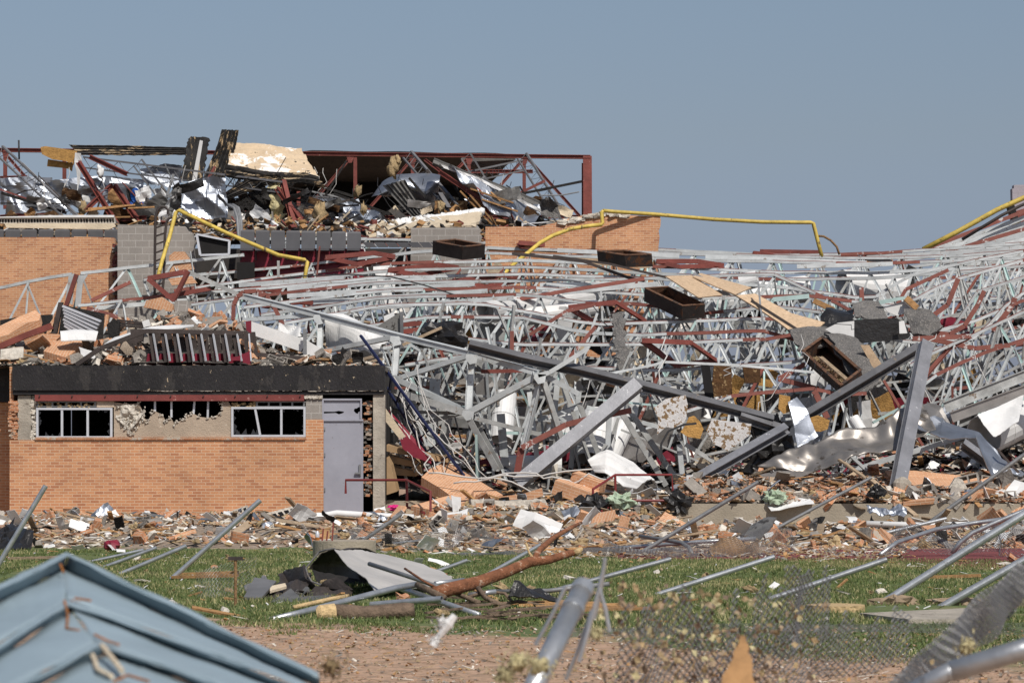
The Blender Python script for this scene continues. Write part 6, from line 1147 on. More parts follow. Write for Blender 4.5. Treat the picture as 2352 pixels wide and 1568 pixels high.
m = MB(); m.sheet(PP([(435, 1200, 55), (450, 1192, 55.2), (465, 1194, 55)]), PP([(432, 1225, 54.3), (448, 1220, 54.3), (460, 1215, 54.5)]), 10, 8, .2, 2, .01, .1, 6); tag(m.build('tin_elbow', 'foil'), 'crushed silver elbow on the grey duct pipe', 'sheet metal')
m = MB(); m.plate([gp(143, 1236), gp(160, 1229)+Vector((0, 0, .05)), gp(275, 1231)+Vector((0, 0, .05)), gp(388, 1232)+Vector((0, 0, .08)), gp(382, 1246)+Vector((0, 0, .08)), gp(220, 1246)+Vector((0, 0, .03))], .03, Vector((0, 0, -1))); tag(m.build('white_board', 'tinw'), 'long white ceiling board lying in the rubble at the left', 'board')
m = MB(); m.plate(PP([(222, 1205), (252, 1206), (250, 1220), (224, 1222)], 54), .1); tag(m.build('brick_slab', 'brickslab'), 'small orange brick slab in the rubble strip at the left', 'brick slab')
for (x0, y0, x1, y1, lb) in ((586, 1208, 694, 1238, 'long orange plank slanting left of the concrete drum'), (632, 1262, 658, 1240, 'short orange plank standing on the lawn edge'), (300, 1215, 330, 1225, 'short dark plank in the rubble strip at left')):
    m = MB(); m.bar(P(x0, y0, 53.5), P(x1, y1, 52), .13, .05); tag(m.build('plank', 'wood'), lb, 'plank')
# ball
m = MB(); phi = (1+5**.5)/2
ico = [Vector(q).normalized() for q in [(0, s, t*phi) for s in (-1, 1) for t in (-1, 1)]+[(s, t*phi, 0) for s in (-1, 1) for t in (-1, 1)]+[(t*phi, 0, s) for s in (-1, 1) for t in (-1, 1)]]
c0 = gp(47, 1247)+Vector((0, 0, .16)); n = 20; rb = .115
for i in range(n):
    for j in range(2*n):
        def sp(i, j): th, ph = PI*i/n, PI*j/n; return Vector((math.sin(th)*math.cos(ph), math.sin(th)*math.sin(ph), math.cos(th)))
        cc = sp(i+.5, j+.5); k = 1 if max(cc.dot(q) for q in ico) > .935 else 0; m.add([c0+rb*sp(i, j), c0+rb*sp(i+1, j), c0+rb*sp(i+1, j+1), c0+rb*sp(i, j+1)], [(0, 1, 2, 3)], k)
tag(m.build('football', ['tinw', 'blackm'], smooth=True), 'white and black football lying in the rubble at the far left', 'ball')
m = MB(); m.sheet([gp(-10, 1262)+Vector((0, 0, .3)), gp(30, 1250)+Vector((0, 0, .45))], [gp(0, 1262), gp(75, 1258)], 10, 8, .15, 2, .02, .1); tag(m.build('black_sheet', 'blackm'), 'black plastic sheet under the football', 'sheet')
m = MB(); m.blob(gp(258, 1262)+Vector((0, 0, .08)), .13, (1.1, 1, .7), .4, 2, 3, 6); tag(m.build('red_lump', 'maroon'), 'dark red lump beside the silver panels', 'scrap')
for x, y, mt, lb, r in ((905, 1165, 'pink', 'bright pink cloth crumpled at the railing foot', .09), (1425, 1150, 'paleg', 'pale green cloth draped on the second railing', .22), (1372, 1165, 'blackm', 'black plastic bag left of the second railing', .25), (1555, 1152, 'blackm', 'black and green bag hanging at the right end of the second railing', .22), (1780, 1140, 'paleg', 'pale green netting lump on the terrace', .2), (2015, 1130, 'blackm', 'small black bag on the terrace left of the steep beam', .14)):
    m = MB(); m.blob(P(x, y, 57), r, (1.2, .8, .7 if mt != 'blackm' else 1), .7, 2.2, int(x), 10); tag(m.build('cloth_bundle' if mt != 'blackm' else 'plastic_bag', mt, smooth=False), lb, 'cloth' if mt != 'blackm' else 'bag')
m = MB(); m.sheet(PP([(1635, 1262, 43.6), (1665, 1246, 43.7), (1700, 1248, 43.7), (1735, 1256, 43.6)]), PP([(1636, 1276, 43), (1670, 1281, 43), (1700, 1276, 43), (1745, 1266, 43)]), 16, 8, .14, 3, .02, .06, 3); tag(m.build('brown_sacking', 'brownc'), 'crumpled brown sacking beside the maroon track', 'sacking')
m = MB(); m.sheet(PP([(1690, 1218, 49), (1740, 1198, 49.4), (1785, 1190, 49.6)]), PP([(1700, 1236, 48.4), (1745, 1232, 48.4), (1770, 1215, 48.8)]), 14, 8, .08, 1.5, .04, .04, 3); tag(m.build('roof_flashing', 'deckg'), 'dark grey panel standing in the rubble below the terrace', 'panel')
m = MB(); m.sheet(PP([(1990, 1158, 56.6), (2030, 1160, 56.5), (2085, 1158, 56.6)]), PP([(1996, 1186, 56.2), (2035, 1184, 56.1), (2080, 1186, 56.2)]), 18, 10, .16, 3, .01, .1, 7); tag(m.build('foil_scrap', 'foil'), 'bright foil scrap against the face of the high terrace', 'foil')
m = MB(); m.plate(PP([(2033, 1080, 60.5), (2100, 1080, 60.4), (2400, 1112, 60), (2400, 1150, 58.0), (2240, 1142, 58.2), (2110, 1118, 58.8), (2040, 1092, 60)], 0), .25); tag(m.build('fallen_brick_wall', 'brickslab'), 'long fallen sheet of brickwork on the terrace at the right', 'brick slab')
for k, (x, y) in enumerate(((2355, 1108), (2360, 1118), (2265, 1098), (2330, 1102))):
    pass
scr2 = [(2350, 1105), (2410, 1115), (2445, 1112)]
for k, (x, y) in enumerate(((2365-10, 1112), (2225, 1104), (2275, 1108), (2310, 1112))):
    o = bpy.data.objects.new('hollow_block', VAR['concrete_block'][0]); C.objects.link(o); o.location = P(x, y, 58.3); o.rotation_euler = (1.2, R.uniform(-.3, .3), R.uniform(-.4, .4)); o.scale = (1.2, 1.2, 1.2)
    tag(o, ['rightmost', 'leftmost', 'second', 'third'][k]+' large hollow block in the row on the fallen brick wall', 'concrete block', 'hollow blocks on the fallen brick wall')
m = MB(); m.plate(PP([(2180, 1120), (2195, 1096), (2210, 1100), (2222, 1120), (2205, 1130)], 57.8), .15); tag(m.build('plaster_flake', 'plaster'), 'tan plaster flake standing right of the steep beam foot', 'plaster')
# concrete drum with bottle
A = gp(713, 1277); B = gp(860, 1277); cx_ = (A.x+B.x)/2; rr_ = (B.x-A.x)/2; y0 = A.y+rr_
m = MB(); m.tube([Vector((cx_, y0, 0)), Vector((cx_, y0, .27))], rr_, 40); tag(m.build('concrete_drum', 'kerb'), 'round concrete footing on the lawn carrying a small bottle', 'footing')
bt = thing('drink_bottle', 'small clear bottle with orange cap standing on the round concrete footing', 'bottle', Vector((P(729, 1240, y0).x, y0, .27)))
b0 = OFF[bt.name]; MB().tube([b0+Vector((0, 0, z)) for z in (0, .01, .09, .12, .15, .16)], [.03, .035, .035, .033, .016, .016], 12).build('bottle_body', 'alu', bt, smooth=True)
MB().tube([b0+Vector((0, 0, .16)), b0+Vector((0, 0, .185))], .019, 12).build('cap', 'rust', bt); MB().tube([b0+Vector((0, 0, .0)), b0+Vector((0, 0, .05))], .0365, 12).build('orange_drink', 'rust', bt)
for x, hh in ((742, .2), (752, .16), (765, .3)):
    m = MB(); p = Vector((P(x, 1240, y0).x, y0-.2, .27)); m.bar(p, p+Vector((.02, 0, hh)), .025, .03, Vector((0, 1, 0))); tag(m.build('anchor_rod', 'redp'), 'rusty anchor rod standing in the round concrete footing', 'rod', 'anchor rods in the footing')
# ------------------------------------------------------------------ leaning galvanised posts
def post(top, bot, label, r=.03, mt='galv', db=None, dt=None, ext=0):
    b = Gd(bot[0], bot[1], 0.0) if db is None else P(bot[0], bot[1], db)
    t_ = P(top[0], top[1], b.y+(0 if dt is None else dt)); ax = (t_-b).normalized(); b2 = b-ax*ext
    m = MB(); m.tube([b2, t_], r, 14, wall=.004); o = m.build('fence_post', mt, smooth=False); return tag(o, label, 'fence post', 'leaning fence posts and rails')
post((105, 1115), (-12, 1310), 'leaning post crossing the shaded corner at the far left', .037)
post((598, 1148), (393, 1330), 'tall leaning post before the brick wall, base beside a splintered plank', .034)
post((360, 1257), (238, 1302), 'upper short leaning post behind the teal roof sheet', .028); post((428, 1253), (275, 1318), 'lower short leaning post behind the teal roof sheet', .03); post((330, 1262), (205, 1290), 'thin leaning rail leftmost of the three behind the teal roof sheet', .025)
post((922, 1180), (800, 1264), 'dull post leaning out behind the round concrete footing', .034, 'galvd', db=46.2)
post((1243, 1250), (1118, 1320), 'leaning post crossing behind the red brown branch', .03)
post((1074, 1286), (985, 1318), 'short post poking out right of the folded sheet metal', .028)
post((1541, 1283), (1265, 1358), 'leaning post rising right of the red brown branch', .03)
post((1779, 1278), (1506, 1366), 'long leaning post in the middle of the lawn', .032)
post((2037, 1284), (1766, 1376), 'leaning post on the lawn below the maroon track', .034)
post((2400, 1150), (2026, 1385), 'thickest leaning post at the right, base in a dirt mound', .045, ext=.1)
post((2400, 1258), (2169, 1390), 'thick leaning post at the right edge beside the concrete slab', .045, ext=.1)
post((1742, 1106), (1470, 1270), 'dark brown leaning pipe before the middle terrace', .036, 'galvd')
post((2002, 1096), (1736, 1238), 'grey leaning pipe left of the steep beam foot', .033, 'galvd')
pipe([(1736, 1236, 44.5), (1600, 1244, 44.5), (1470, 1254, 45), (1367, 1263, 45.4)], .035, 'galv', 'long rail lying level along the edge of the track', 'fence rail', 'fence_rail')
pipe([(1470, 1231, 45), (1520, 1238, 44.5), (1565, 1246, 44), (1582, 1256, 43.6), (1590, 1272, 43.4)], .035, 'galvd', 'short rail bent into a hook at the track edge', 'fence rail', 'fence_rail')
post((2385, 1020), (2078, 1240), 'long grey pipe leaning up past the right edge over the terrace', .04, 'galvd')
post((2174, 1190), (1940, 1246), 'thin low rail leaning over the right rubble', .034)
pipe([(2330, 1188, 43), (2240, 1200, 43), (2148, 1215, 42.5), (2060, 1245, 41.5), (2022, 1273, 41)], .035, 'galv', 'curved rail sweeping down to the track at the right', 'fence rail', 'fence_rail')
pipe([(2400, 1150, 41), (2352, 1172, 41), (2290, 1198, 41), (2234, 1223, 41), (2205, 1245, 41), (2187, 1271, 41)], .036, 'galv', 'curved rail standing behind the thickest leaning post', 'fence rail', 'fence_rail')
pipe([(1990, 1202, 52), (2120, 1206, 52), (2230, 1204, 52)], .06, 'tinw', 'pale straight pipe lying in the right rubble', 'pipe')
for x, y in ((2045, 1383), (2186, 1384)):
    m = MB(); m.blob(Gd(x+10, y+4, 0), .16, (1.5, .8, .55), .7, 2.5, x, 8); tag(m.build('dirt_mound', 'woodg'), 'dirt mound at the base of the '+('thickest' if x < 2100 else 'second thick')+' leaning post', 'dirt mound')
tp = thing('stake', 'short rusty stake with a cross head standing on the lawn', 'stake', Gd(541, 1392, 0)); q = OFF[tp.name]
MB().tube([q, q+Vector((0, 0, .52))], .018, 8).build('shaft', 'brownc', tp); MB().box(q+Vector((0, 0, .53)), (.16, .05, .04)).build('cross_head', 'brown', tp)
# ------------------------------------------------------------------ folded sheet metal, branch and log in the middle
Z = 31.5
m = MB(); m.sheet([P(714, 1293, 31.8), P(740, 1266, 31.4), P(770, 1259, 31.2)], [P(840, 1345, 31.6), P(860, 1352, 31.2), P(872, 1358, 30.8)], 8, 8, .02, 1, .008, 0, 3)
hood = thing('folded_sheet_metal', 'folded grey sheet metal hood open to the left on the lawn', 'sheet metal', Gd(850, 1390))
m = MB(); m.sheet([P(768, 1260, 31.6), P(800, 1300, 31.2), P(838, 1332, 30.6), P(860, 1362, 30.2)], [P(880, 1270, 33.4), P(960, 1292, 33), P(1025, 1318, 32.5), P(1045, 1335, 32)], 24, 20, .03, .9, .008, .02, 5)
m.build('outer_face', mat('pale hood metal', (.60, .57, .53), .5, metal=.3, var=.2, scale=2, bump=.05), hood)
m = MB(); m.sheet([P(769, 1260, 31.6), P(735, 1266, 31.8), P(712, 1290, 31.9), P(704, 1306, 31.8)], [P(880, 1272, 33.5), P(850, 1272, 34.5), P(830, 1300, 34.5), P(825, 1330, 34)], 16, 14, .04, 1.2, .008, .02, 6); m.build('upper_fold', 'hoodin', hood)  # inner side coloured dark to paint the shade in the hood
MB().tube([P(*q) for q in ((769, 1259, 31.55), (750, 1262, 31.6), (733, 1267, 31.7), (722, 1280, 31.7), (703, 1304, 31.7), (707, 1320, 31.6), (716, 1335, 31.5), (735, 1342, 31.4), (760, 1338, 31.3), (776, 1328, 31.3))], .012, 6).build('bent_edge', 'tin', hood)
m = MB(); m.sheet([P(706, 1304, 31.8), P(712, 1326, 31.6), P(735, 1340, 31.4), P(770, 1330, 31.3), P(775, 1326, 31.3)], [P(640, 1316, 32.6), P(660, 1330, 32.3), P(690, 1350, 31.8), P(770, 1352, 31.2), P(810, 1352, 31)], 20, 8, .05, 1.5, .008, .03, 7); m.build('lower_fold', 'hoodin', hood)  # same painted shade on the lower inner side
m = MB(); m.plate([P(715, 1300, 34.3), P(770, 1268, 34.3), P(870, 1340, 34), P(870, 1372, 33.6), P(740, 1372, 33.6)], .02); m.build('shade_backing', 'blackd', hood)  # black plate added to paint the shade deep in the hood
for k, (pts, mt, lb, w_) in enumerate((([(650, 1390), (690, 1370), (668, 1352), (610, 1400)], 'deckg', 'dark crushed channel at the left end of the metal pile', .1), ([(560, 1370), (585, 1325), (635, 1333), (600, 1372)], 'tin', 'curled grey sheet at the far left of the metal pile', .03), ([(590, 1402), (668, 1350), (676, 1358), (605, 1412)], 'deckg', 'long brown grey channel in the metal pile', .08),
    ([(528, 1388), (540, 1386), (572, 1400), (590, 1395), (590, 1404), (556, 1412), (530, 1405)], 'deckg', 'crushed channel end lowest in the metal pile', .08), ([(620, 1345), (655, 1338), (658, 1345), (620, 1356)], 'foamc', 'pale strip on the metal pile', .03), ([(640, 1372), (760, 1365), (760, 1378), (640, 1388)], 'deckg', 'flat brown strip under the metal pile', .04))):
    m = MB(); q = [P(x, y, 29.6+(1390-y)*.03) for x, y in pts]; m.plate(q, w_); tag(m.build('crushed_channel', mt), lb, 'sheet metal')
def gpipe(pts, r, mt, lb, name='fence_rail', cat='fence rail'): return pipe(pts, r, mt, lb, cat, name, n=14)
gpipe([(618, 1424, 26.8), (700, 1404, 27.2), (800, 1378, 27.8), (908, 1350, 28.4), (955, 1342, 28.6)], .035, 'galv', 'long bright pipe in front of the folded sheet metal')
m = MB(); m.tube([P(852, 1388, 28), P(1015, 1375, 27.6)], .034, 14, wall=.005); tag(m.build('fence_rail', 'galv'), 'open ended pipe lying over the log', 'fence rail')
gpipe([(848, 1294, 30.3), (960, 1330, 29.6), (1040, 1360, 29)], .026, 'galvd', 'thin pipe slanting down over the folded sheet metal'); gpipe([(1030, 1355, 29.2), (1100, 1383, 28.6)], .026, 'barkg', 'brown stick continuing the thin slanting pipe', 'stick', 'stick')
gpipe([(920, 1350, 28.8), (1100, 1412, 27.2)], .032, 'galv', 'pipe slanting down right past the log end'); gpipe([(1000, 1340, 30), (1065, 1332, 30.4)], .03, 'galv', 'short pipe on the right corner of the folded sheet metal')
gpipe([(1120, 1358, 29.5), (1260, 1356, 29.3), (1400, 1340, 29.2)], .026, 'galvd', 'pipe lying level right of the branch base'); gpipe([(1075, 1366, 29), (1140, 1358, 29)], .03, 'galv', 'short open pipe below the branch')
gpipe([(675, 1394, 28.2), (760, 1375, 28.6), (800, 1368, 28.8)], .025, 'cut', 'pale peeled stick left of the log', 'stick', 'stick'); gpipe([(958, 1342, 28.5), (985, 1355, 28.3), (1020, 1372, 28)], .035, 'barkg', 'brown stub at the joint of the bright pipe', 'stick', 'stick')
gpipe([(930, 1305, 29.5), (975, 1335, 29), (1015, 1355, 28.8)], .014, 'bark', 'thin orange stick over the slanting pipe', 'stick', 'stick')
br = thing('fallen_branch', 'red brown pine branch forked and lying on the pipes', 'branch', Gd(1010, 1370))
MB().tube([P(*q) for q in ((1000, 1362, 28.6), (1030, 1353, 28.8), (1100, 1336, 29.2), (1170, 1310, 29.6), (1215, 1290, 29.9), (1260, 1285, 30), (1310, 1270, 30.3), (1325, 1268, 30.4))], [.075, .078, .072, .062, .062, .05, .042, .036], 14).build('main_stem', 'bark', br, smooth=True)
MB().tube([P(*q) for q in ((1222, 1290, 29.9), (1240, 1262, 30.4), (1270, 1235, 31), (1310, 1212, 31.6), (1335, 1200, 32))], [.036, .036, .032, .027, .018], 12).build('fork', 'bark', br, smooth=True)
MB().tube([P(*q) for q in ((1322, 1270, 30.3), (1332, 1262, 30.4), (1338, 1258, 30.4))], [.04, .035, .015], 8).build('splintered_end', 'cut', br, smooth=True)
MB().tube([P(*q) for q in ((1225, 1284, 29.9), (1215, 1268, 30), (1208, 1245, 30))], [.02, .015, .012], 8).build('peeled_twig', 'cut', br, smooth=True)
MB().tube([P(*q) for q in ((1098, 1350, 29), (1115, 1372, 28.8), (1150, 1388, 28.6), (1190, 1380, 28.8), (1250, 1390, 28.6))], [.03, .028, .025, .02, .015], 8).build('lower_twig', 'barkg', br, smooth=True)
MB().tube([P(*q) for q in ((1070, 1372, 28.9), (1120, 1358, 29), (1160, 1362, 29), (1175, 1380, 28.7))], [.02, .02, .018, .015], 8).build('lower_twig', 'barkg', br, smooth=True)
lg = thing('cut_log', 'short cut log with pale sawn end in front of the pipes', 'log', Gd(860, 1420)); 
def logc(x, y): return P(x, y, 26.9)
MB().tube([logc(762, 1406), logc(800, 1407), logc(835, 1410), logc(880, 1405), logc(930, 1402), logc(952, 1400)], [.088, .09, .085, .08, .088, .07], 20).build('bark', 'barkg', lg, smooth=True)
m = MB(); m.tube([logc(729, 1408)+Vector((0, -.05, 0)), logc(735, 1407)+Vector((0, -.05, 0)), logc(768, 1406)], [.06, .085, .095], 20); m.build('sawn_end', 'cut', lg)
for k in range(26):
    x = R.uniform(960, 1240); y = R.uniform(1360, 1412); a = Gd(x, y+8, .04); L = R.uniform(.2, .6); m = MB(); m.bar(a, a+Vector((L, R.uniform(-.4, .4), R.uniform(-.02, .06))), .05, .02); tag(m.build('splinter', 'barkg'), f'{"long" if L > .4 else "short"} brown splinter '+('beside the log' if x < 1050 else ('below the branch' if x < 1140 else 'by the black cloth')), 'splinter', 'brown splinters right of the log')
for k in range(5):
    a = Gd(1150+k*40, 1385+k*4, .03); m = MB(); m.bar(a, a+Vector((.9, .1, .02)), .12, .03); tag(m.build('plank', 'wood'), 'flat brown plank lying in the grass right of the log', 'plank', 'flat planks right of the log')
for (x, y, L, lb) in ((395, 1325, .9, 'splintered plank at the base of the tall leaning post'), (415, 1318, .8, 'second splintered plank beside the tall leaning post'), (20, 1282, .9, 'grey weathered plank on the lawn at the far left'), (2130, 1325, .7, 'thin orange plank on the lawn at the right')):
    a = Gd(x, y, .03); m = MB(); m.bar(a, a+Vector((L, -.1, .03)), .1, .04); tag(m.build('plank', 'wood' if 'grey' not in lb else 'woodg'), lb, 'plank')
m = MB(); q_ = Gd(1920, 1403, 0); m.tube([q_, q_+Vector((0, 0, .07))], .31, 24); o = m.build('wood_round', 'cut'); tag(o, 'flat tan wooden round lying on the lawn before the concrete slab', 'wood round')
m = MB(); m.sheet([P(1170, 1366, 28.8), P(1240, 1352, 29)], [Gd(1160, 1392, .02), Gd(1280, 1388, .02)], 10, 6, .15, 2, .02, .15); tag(m.build('black_cloth', 'blackm'), 'black cloth crumpled below the branch end', 'cloth')
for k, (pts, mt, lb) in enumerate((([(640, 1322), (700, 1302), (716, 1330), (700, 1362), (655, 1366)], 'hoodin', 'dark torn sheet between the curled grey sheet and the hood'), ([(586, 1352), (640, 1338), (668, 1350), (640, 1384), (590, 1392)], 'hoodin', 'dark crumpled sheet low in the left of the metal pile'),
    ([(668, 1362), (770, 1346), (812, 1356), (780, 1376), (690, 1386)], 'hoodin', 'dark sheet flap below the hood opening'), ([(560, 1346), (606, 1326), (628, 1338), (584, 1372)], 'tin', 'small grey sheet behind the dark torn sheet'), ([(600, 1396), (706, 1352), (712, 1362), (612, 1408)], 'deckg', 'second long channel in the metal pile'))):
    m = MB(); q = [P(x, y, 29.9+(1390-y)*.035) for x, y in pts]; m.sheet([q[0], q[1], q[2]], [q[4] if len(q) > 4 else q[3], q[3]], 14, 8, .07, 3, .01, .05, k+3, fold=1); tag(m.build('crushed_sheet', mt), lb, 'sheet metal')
# ------------------------------------------------------------------ chain link meshes
def link(name, org, U, V, nu, nv, label, r=.0028, warp=0.0, fr=1.0, seed=0, pitch=.055, par=None, mt='wire', group=None, dens=1):
    m = MB(); so_ = Vector((seed*3.1, 0, seed))
    def pt(i, j, s):
        q = org+U*(i*pitch*.5)+V*(j*pitch*.5)
        if warp: q = q+Vector((noise.noise(q*fr+so_), noise.noise(q*fr+so_+Vector((9, 0, 0))), noise.noise(q*fr+so_+Vector((0, 9, 0)))))*warp
        if q.z < .01: q.z = .01+abs(q.z)*.2
        return q+Vector((0, s*r, 0))
    nv0 = nv
    for i in range(0, nu, 2):
        if 'near' in name: nv = max(4, nv0-int(abs(noise.noise(Vector((i*.11, seed, 0)))*nv0*1.1)+R.random()*2))
        pts = [pt(i+(j % 2), j, 1 if j % 2 else -1) for j in range(nv)]; m.tube(pts, r, 3, cap=False)
        pts = [pt(i+1-(j % 2)+1, j, 1 if j % 2 else -1) for j in range(nv)]
        m.tube(pts, r, 3, cap=False)
    if par is not None: return m.build(name, mt, par)
    return tag(m.build(name, mt), label, 'fence mesh', group)
link('chain_link_mesh', P(790, 1262, 45.5), Vector((1, .15, 0)), Vector((.1, .35, .55)), 110, 26, 'tangled grey chain link mesh lying behind the folded sheet metal', .004, .35, 1.3, 1)
link('chain_link_mesh', P(1030, 1270, 44), Vector((1, 0, 0)), Vector((.1, -.9, .02)), 120, 40, 'chain link mesh lying flat on the lawn edge right of the branch fork', .0025, .2, .9, 2)
link('chain_link_mesh', P(1380, 1278, 42), Vector((1, .25, 0)), Vector((0, .8, .3)), 120, 30, 'chain link mesh crumpled across the maroon track', .0035, .3, 1.1, 3)
link('chain_link_mesh', P(2050, 1272, 42.5), Vector((1, 0, 0)), Vector((0, .5, .6)), 90, 22, 'rolled chain link mesh between the curved rails at the right', .005, .35, 1.6, 4)
link('chain_link_mesh', P(440, 1385, 30.5), Vector((.8, .4, .1)), Vector((.2, .1, .9)), 30, 16, 'thin wire mesh curling over the left of the metal pile', .002, .2, 1.6, 5)
link('chain_link_mesh', P(1290, 1460, 23), Vector((1, .1, 0)), Vector((0, .55, .10)), 150, 16, 'chain link mesh lying in the near litter at the bottom', .0016, .06, .8, 6, .085)
# ------------------------------------------------------------------ near things, out of focus
rs = thing('teal_roof_sheet', 'dusty teal ridged metal roof sheet with rust at the lower left', 'roof sheet', P(190, 1568, 5.2))
def jo(x, y, d): return P(.325*x, 1058.4+.325*y, d)
# chevron courses : (left, apex, right) in the zoomed picture, distance
CH_ = [((-300, 1020), (470, 640), (1400, 1085), (2250, 1500), 6.6, 0), ((-300, 1050), (480, 672), (1400, 1112), (2250, 1530), 6.52, 0), ((-300, 1150), (450, 765), (1380, 1200), (2250, 1610), 6.56, 1), ((-300, 1460), (470, 985), (1350, 1290), (2300, 1650), 5.9, 0), ((-300, 1500), (480, 1015), (1340, 1310), (2300, 1670), 5.84, 0), ((-300, 1580), (500, 1050), (1330, 1370), (2300, 1730), 5.88, 1),
       ((-300, 1780), (690, 1290), (1400, 1520), (2300, 1850), 5.3, 0), ((-300, 1810), (720, 1305), (1400, 1540), (2300, 1870), 5.26, 0), ((-300, 1890), (750, 1350), (1400, 1600), (2300, 1930), 5.30, 1), ((-300, 2300), (900, 1640), (1600, 1800), (2300, 2050), 4.8, 0)]
for side in (0, 1):
    flat, ris = MB(), MB()
    for k in range(len(CH_)-1):
        a, b = CH_[k], CH_[k+1]; mbx = ris if b[5] else flat; da, db = a[4], b[4]
        if side == 0: A_ = [jo(*a[0], da-.7), jo(*a[1], da)]; B_ = [jo(*b[0], db-.7), jo(*b[1], db)]
        else: A_ = [jo(*a[1], da), jo(*a[2], da-.25), jo(*a[3], da-.6)]; B_ = [jo(*b[1], db), jo(*b[2], db-.25), jo(*b[3], db-.6)]
        mbx.sheet(A_, B_, 24, 6, .004, 6, .003, 0, k)
    flat.build('panel', 'teal', rs, smooth=True); ris.build('seam', 'tealshade', rs, smooth=True)
for k, pts in enumerate((((425, 725, 6.4), (450, 790, 6.38)), ((455, 985, 5.86), (480, 1080, 5.76), (470, 1180, 5.6), (560, 1195, 5.55)), ((530, 968, 5.86), (640, 985, 5.83)), ((670, 1225, 5.35), (760, 1270, 5.3), (840, 1295, 5.25)), ((720, 1300, 5.2), (800, 1400, 5.05), (865, 1485, 4.95)), ((655, 1370, 5.2), (690, 1470, 5.02), (790, 1520, 4.95)), ((800, 1560, 4.9), (900, 1510, 4.9), (1050, 1555, 4.85)), ((0, 1545, 5.1), (80, 1500, 5.1)))):
    m = MB(); m.tube([jo(*q) for q in pts], .0028 if k not in (4, 5) else .005, 6); m.build('torn_edge', 'rust' if k not in (4, 5) else 'foamc', rs)
# near leaning post and its wires
np_ = thing('near_fence_post', 'thick blurred galvanised post leaning at bottom centre with wire ties', 'fence post', P(1215, 1568, 7.2))
A, B = P(1338, 1352, 7.9), P(1195, 1640, 7.3); ax = (B-A).normalized(); m = MB(); m.tube([A, B], .031, 20); m.build('pipe', 'galv', np_, smooth=True)
m = MB(); m.tube([A+ax*.11, A+ax*.135], .036, 20); m.build('band', 'galv', np_); m = MB(); m.tube([A-ax*.012, A+ax*.03], .035, 20); m.build('cap', 'galv', np_)
for (x0, y0, x1, y1, d) in ((1300, 1345, 1230, 1480, 7.5), (1390, 1280, 1365, 1420, 7.6), (1388, 1300, 1330, 1520, 7.5), (1376, 1350, 1400, 1450, 7.5), (1360, 1400, 1300, 1560, 7.6)):
    m = MB(); m.tube([P(x0, y0, d), P((x0+x1)/2+3, (y0+y1)/2, d), P(x1, y1, d)], .006, 8); m.build('tie_wire', 'galv', np_)
for x, y, r, d, lb, mt in ((1190, 1520, .035, 7.2, 'pale yellow insulation caught on the near post', 'yfoam'), (1160, 1550, .03, 7.2, 'second yellow tuft at the foot of the near post', 'yfoam'), (1240, 1530, .03, 7.15, 'yellow tuft right of the near post', 'yfoam'), (1370, 1455, .022, 7.6, 'yellow brown leaf caught on wire right of the near post', 'yfoam'), (760, 1530, .035, 8, 'tan tuft hanging beside the teal roof sheet', 'bfoam'), (1020, 1430, .025, 9, 'white scrap hanging on the mesh in the lower middle', 'tinw'), (1000, 1470, .02, 9, 'white rag end hanging below the white scrap', 'tinw'), (2220, 1485, .03, 8.5, 'yellow tan tuft above the near rail at the right', 'yfoam')):
    m = MB(); m.blob(P(x, y, d), r*.6, (1.2, .8, 1), .8, 2, int(x), 8)
    for _ in range(150):
        u = Vector((R.gauss(0, .55), R.gauss(0, .4), R.gauss(0, .5)))*r*1.2; c = P(x, y, d)+u; s = r*R.uniform(.15, .5); r_ = rrot(PI); v = [c+r_ @ Vector(q)*s for q in ((-.7, -.12, 0), (.1, -.2, .1), (.8, .1, -.1), (0, .2, .12))]; m.add(v, [(0, 1, 2, 3)])
    tag(m.build('insulation_tuft', mt, smooth=True), lb, 'tuft')
m = MB(); m.tube([P(1045, 1412, 9), P(1030, 1432, 9), P(1005, 1465, 9), P(995, 1482, 9)], [.012, .018, .01, .016], 7); tag(m.build('white_rag', 'tinw'), 'thin white rag hanging between two scraps in the lower middle', 'rag')
m = MB(); m.sheet([P(1700, 1462, 7.4), P(1708, 1462, 7.4)], [P(1650, 1600, 7.2), P(1745, 1600, 7.2)], 8, 10, .008, 6, .006, .1, 2, None, 0, .01); tag(m.build('leaf_scrap', 'wood'), 'upright orange brown leaf shaped scrap at the bottom right of centre', 'scrap')
m = MB(); m.tube([P(2080, 1595, 6.7), P(2180, 1543, 6.7), P(2187, 1540, 6.7)], .0245, 20); m.tube([P(2183, 1542, 6.7), P(2352, 1490, 6.7), P(2450, 1460, 6.7)], .0275, 20); tag(m.build('near_rail', 'galv', smooth=True), 'blurred galvanised rail with a sleeve joint at the bottom right corner', 'fence rail')
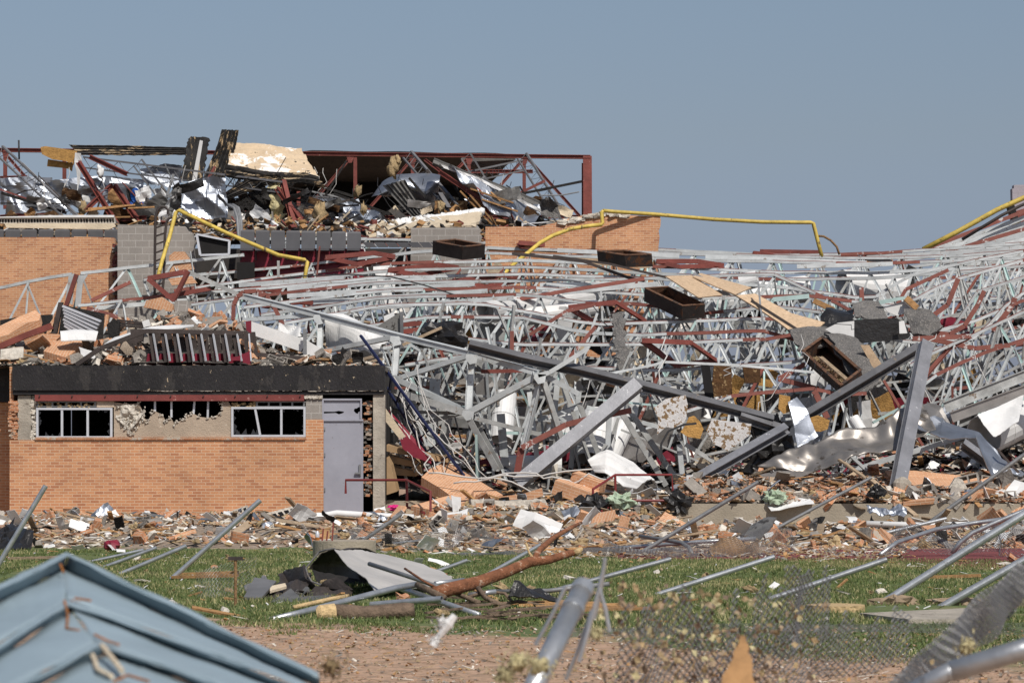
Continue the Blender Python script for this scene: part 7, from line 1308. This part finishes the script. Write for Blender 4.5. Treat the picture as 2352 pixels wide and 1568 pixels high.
# near mesh : leaning panel right of the post, and the folded grey band to the right edge
link('near_chain_link', P(1420, 1640, 8.6), Vector((.55, 1.5, .02)), Vector((.02, 0, .6)), 76, 26, 'blurred chain link panel right of the near post', .0034, .05, 2, 8, .05)
link('near_chain_link', P(1640, 1640, 10), Vector((.7, 1.4, .02)), Vector((.05, 0, .55)), 60, 22, 'second blurred chain link panel with leaves at the bottom middle', .0036, .06, 2, 9, .05)
link('mesh_fold', P(2000, 1600, 9), Vector((.62, .9, .36)), Vector((.22, .3, -.16)), 64, 34, 'dense grey fold of mesh sweeping up to the right edge', .0026, .04, 3, 10, .036)
link('mesh_fold', P(2010, 1602, 8.9), Vector((.63, .9, .37)), Vector((.2, .3, -.19)), 64, 30, 'inner layer of the dense grey mesh fold', .0026, .05, 3, 11, .036)
def leafcloud(name, n, f, label, s0, s1, mats):
    m = MB()
    for _ in range(n):
        c = f(); s = R.uniform(s0, s1); r_ = rrot(PI); v = [c+r_ @ Vector(q)*s for q in ((-.5, -.3, 0), (.4, -.4, .1), (.6, .3, -.1), (-.3, .45, .12))]; m.add(v+[q+Vector((0, .002, 0)) for q in v], [(0, 1, 2, 3), (7, 6, 5, 4)], R.randrange(len(mats)))
    o = m.build(name, mats); return struct(o, 'stuff')
def fl1():
    f = R.random(); x = 1420+R.gauss(0, 40)+f*420; y = R.uniform(1330+f*60, 1600); return P(x, y, 8.6+f*1.5+R.uniform(-.1, .1))
leafcloud('dead_leaves', 620, fl1, '', .008, .03, ['bfoam', 'woodg', 'yfoam', 'barkg'])
leafcloud('blown_leaves', 520, lambda: P(R.uniform(1250, 2352), R.uniform(1500, 1590), R.uniform(9, 13)), '', .006, .02, ['bfoam', 'woodg', 'concd', 'barkg'])
# grass
rng = np.random.default_rng(5); N = 230000
yy = 21+24.5*rng.random(N)**.85; xx = ((rng.random(N)*2500-80)-CX)/F*yy
keep = np.ones(N, bool)
nz_ = np.array([noise.noise(Vector((x*.5, y*.5, 0)))*.5+.5*noise.noise(Vector((x*2.1, y*2.1, 3))) for x, y in zip(xx[::1], yy[::1])])
edge = 23.9+1.4*np.sin(xx*.9+1)+nz_*3+-np.clip(xx, -3, 2.6); keep &= (yy > edge) & (nz_ > -.28)
po = xx/yy*F+CX; keep &= ~((yy > 41.6) & (po > 1400)) ; keep &= ~((yy > 43.5+.8*nz_) & (po > 700))
keep &= ~((yy > 26.7) & (yy < 29.1) & (po > 1990) & (po < 2280))
xx, yy, nz_ = xx[keep], yy[keep], nz_[keep]; N = len(xx)
h = (.02+.035*rng.random(N))*(1+nz_*.9); w_ = .004+.005*rng.random(N); an_ = rng.random(N)*2*PI; lx, ly = rng.normal(0, .022, N), rng.normal(0, .022, N)
co = np.empty((N, 3, 3)); co[:, 0] = np.stack([xx-w_*np.cos(an_), yy-w_*np.sin(an_), np.zeros(N)], 1); co[:, 1] = np.stack([xx+w_*np.cos(an_), yy+w_*np.sin(an_), np.zeros(N)], 1); co[:, 2] = np.stack([xx+lx, yy+ly, h], 1)
me = bpy.data.meshes.new('grass'); me.vertices.add(3*N); me.vertices.foreach_set('co', co.ravel()); me.loops.add(3*N); me.loops.foreach_set('vertex_index', np.arange(3*N, dtype=np.int32)); me.polygons.add(N); me.polygons.foreach_set('loop_start', np.arange(0, 3*N, 3, dtype=np.int32)); me.polygons.foreach_set('loop_total', np.full(N, 3, np.int32)); me.update()
for mt in (mat('grass blade', (.145, .18, .055), .7, var=.4, scale=1.2, bump=0, rnd=0), mat('dark grass blade', (.085, .13, .034), .7, var=.4, scale=1.5, bump=0, rnd=0), mat('dry grass blade', (.40, .36, .18), .8, var=.3, scale=2, bump=0, rnd=0)): me.materials.append(mt)
me.polygons.foreach_set('material_index', np.where(rng.random(N) < np.clip(.16+nz_*.9, .04, .6), 2, np.where(rng.random(N) < .4, 1, 0)).astype(np.int32))
go = bpy.data.objects.new('grass', me); C.objects.link(go); struct(go, 'stuff')

# ------------------------------------------------------------------ tell look-alikes with one label apart by their order
bl = {}
for o in C.objects:
    if o.get('label') and o.parent is None: bl.setdefault(o['label'], []).append(o)
ORD = ['first', 'second', 'third', 'fourth', 'fifth', 'sixth', 'seventh', 'eighth', 'ninth', 'tenth', 'eleventh', 'twelfth']; NUM = ['', 'one', 'two', 'three', 'four', 'five', 'six', 'seven', 'eight', 'nine', 'ten', 'eleven', 'twelve']
for lb, os_ in bl.items():
    n = len(os_)
    if 2 <= n <= 12:
        os_.sort(key=lambda o: o.location.x/o.location.y)
        for i, o in enumerate(os_):
            t_ = f'{lb}, {ORD[i]} of {NUM[n]} from the left'
            if len(t_.split()) > 16: t_ = f'{lb}, {ORD[i]} from left'
            if len(t_.split()) <= 16: o['label'] = t_
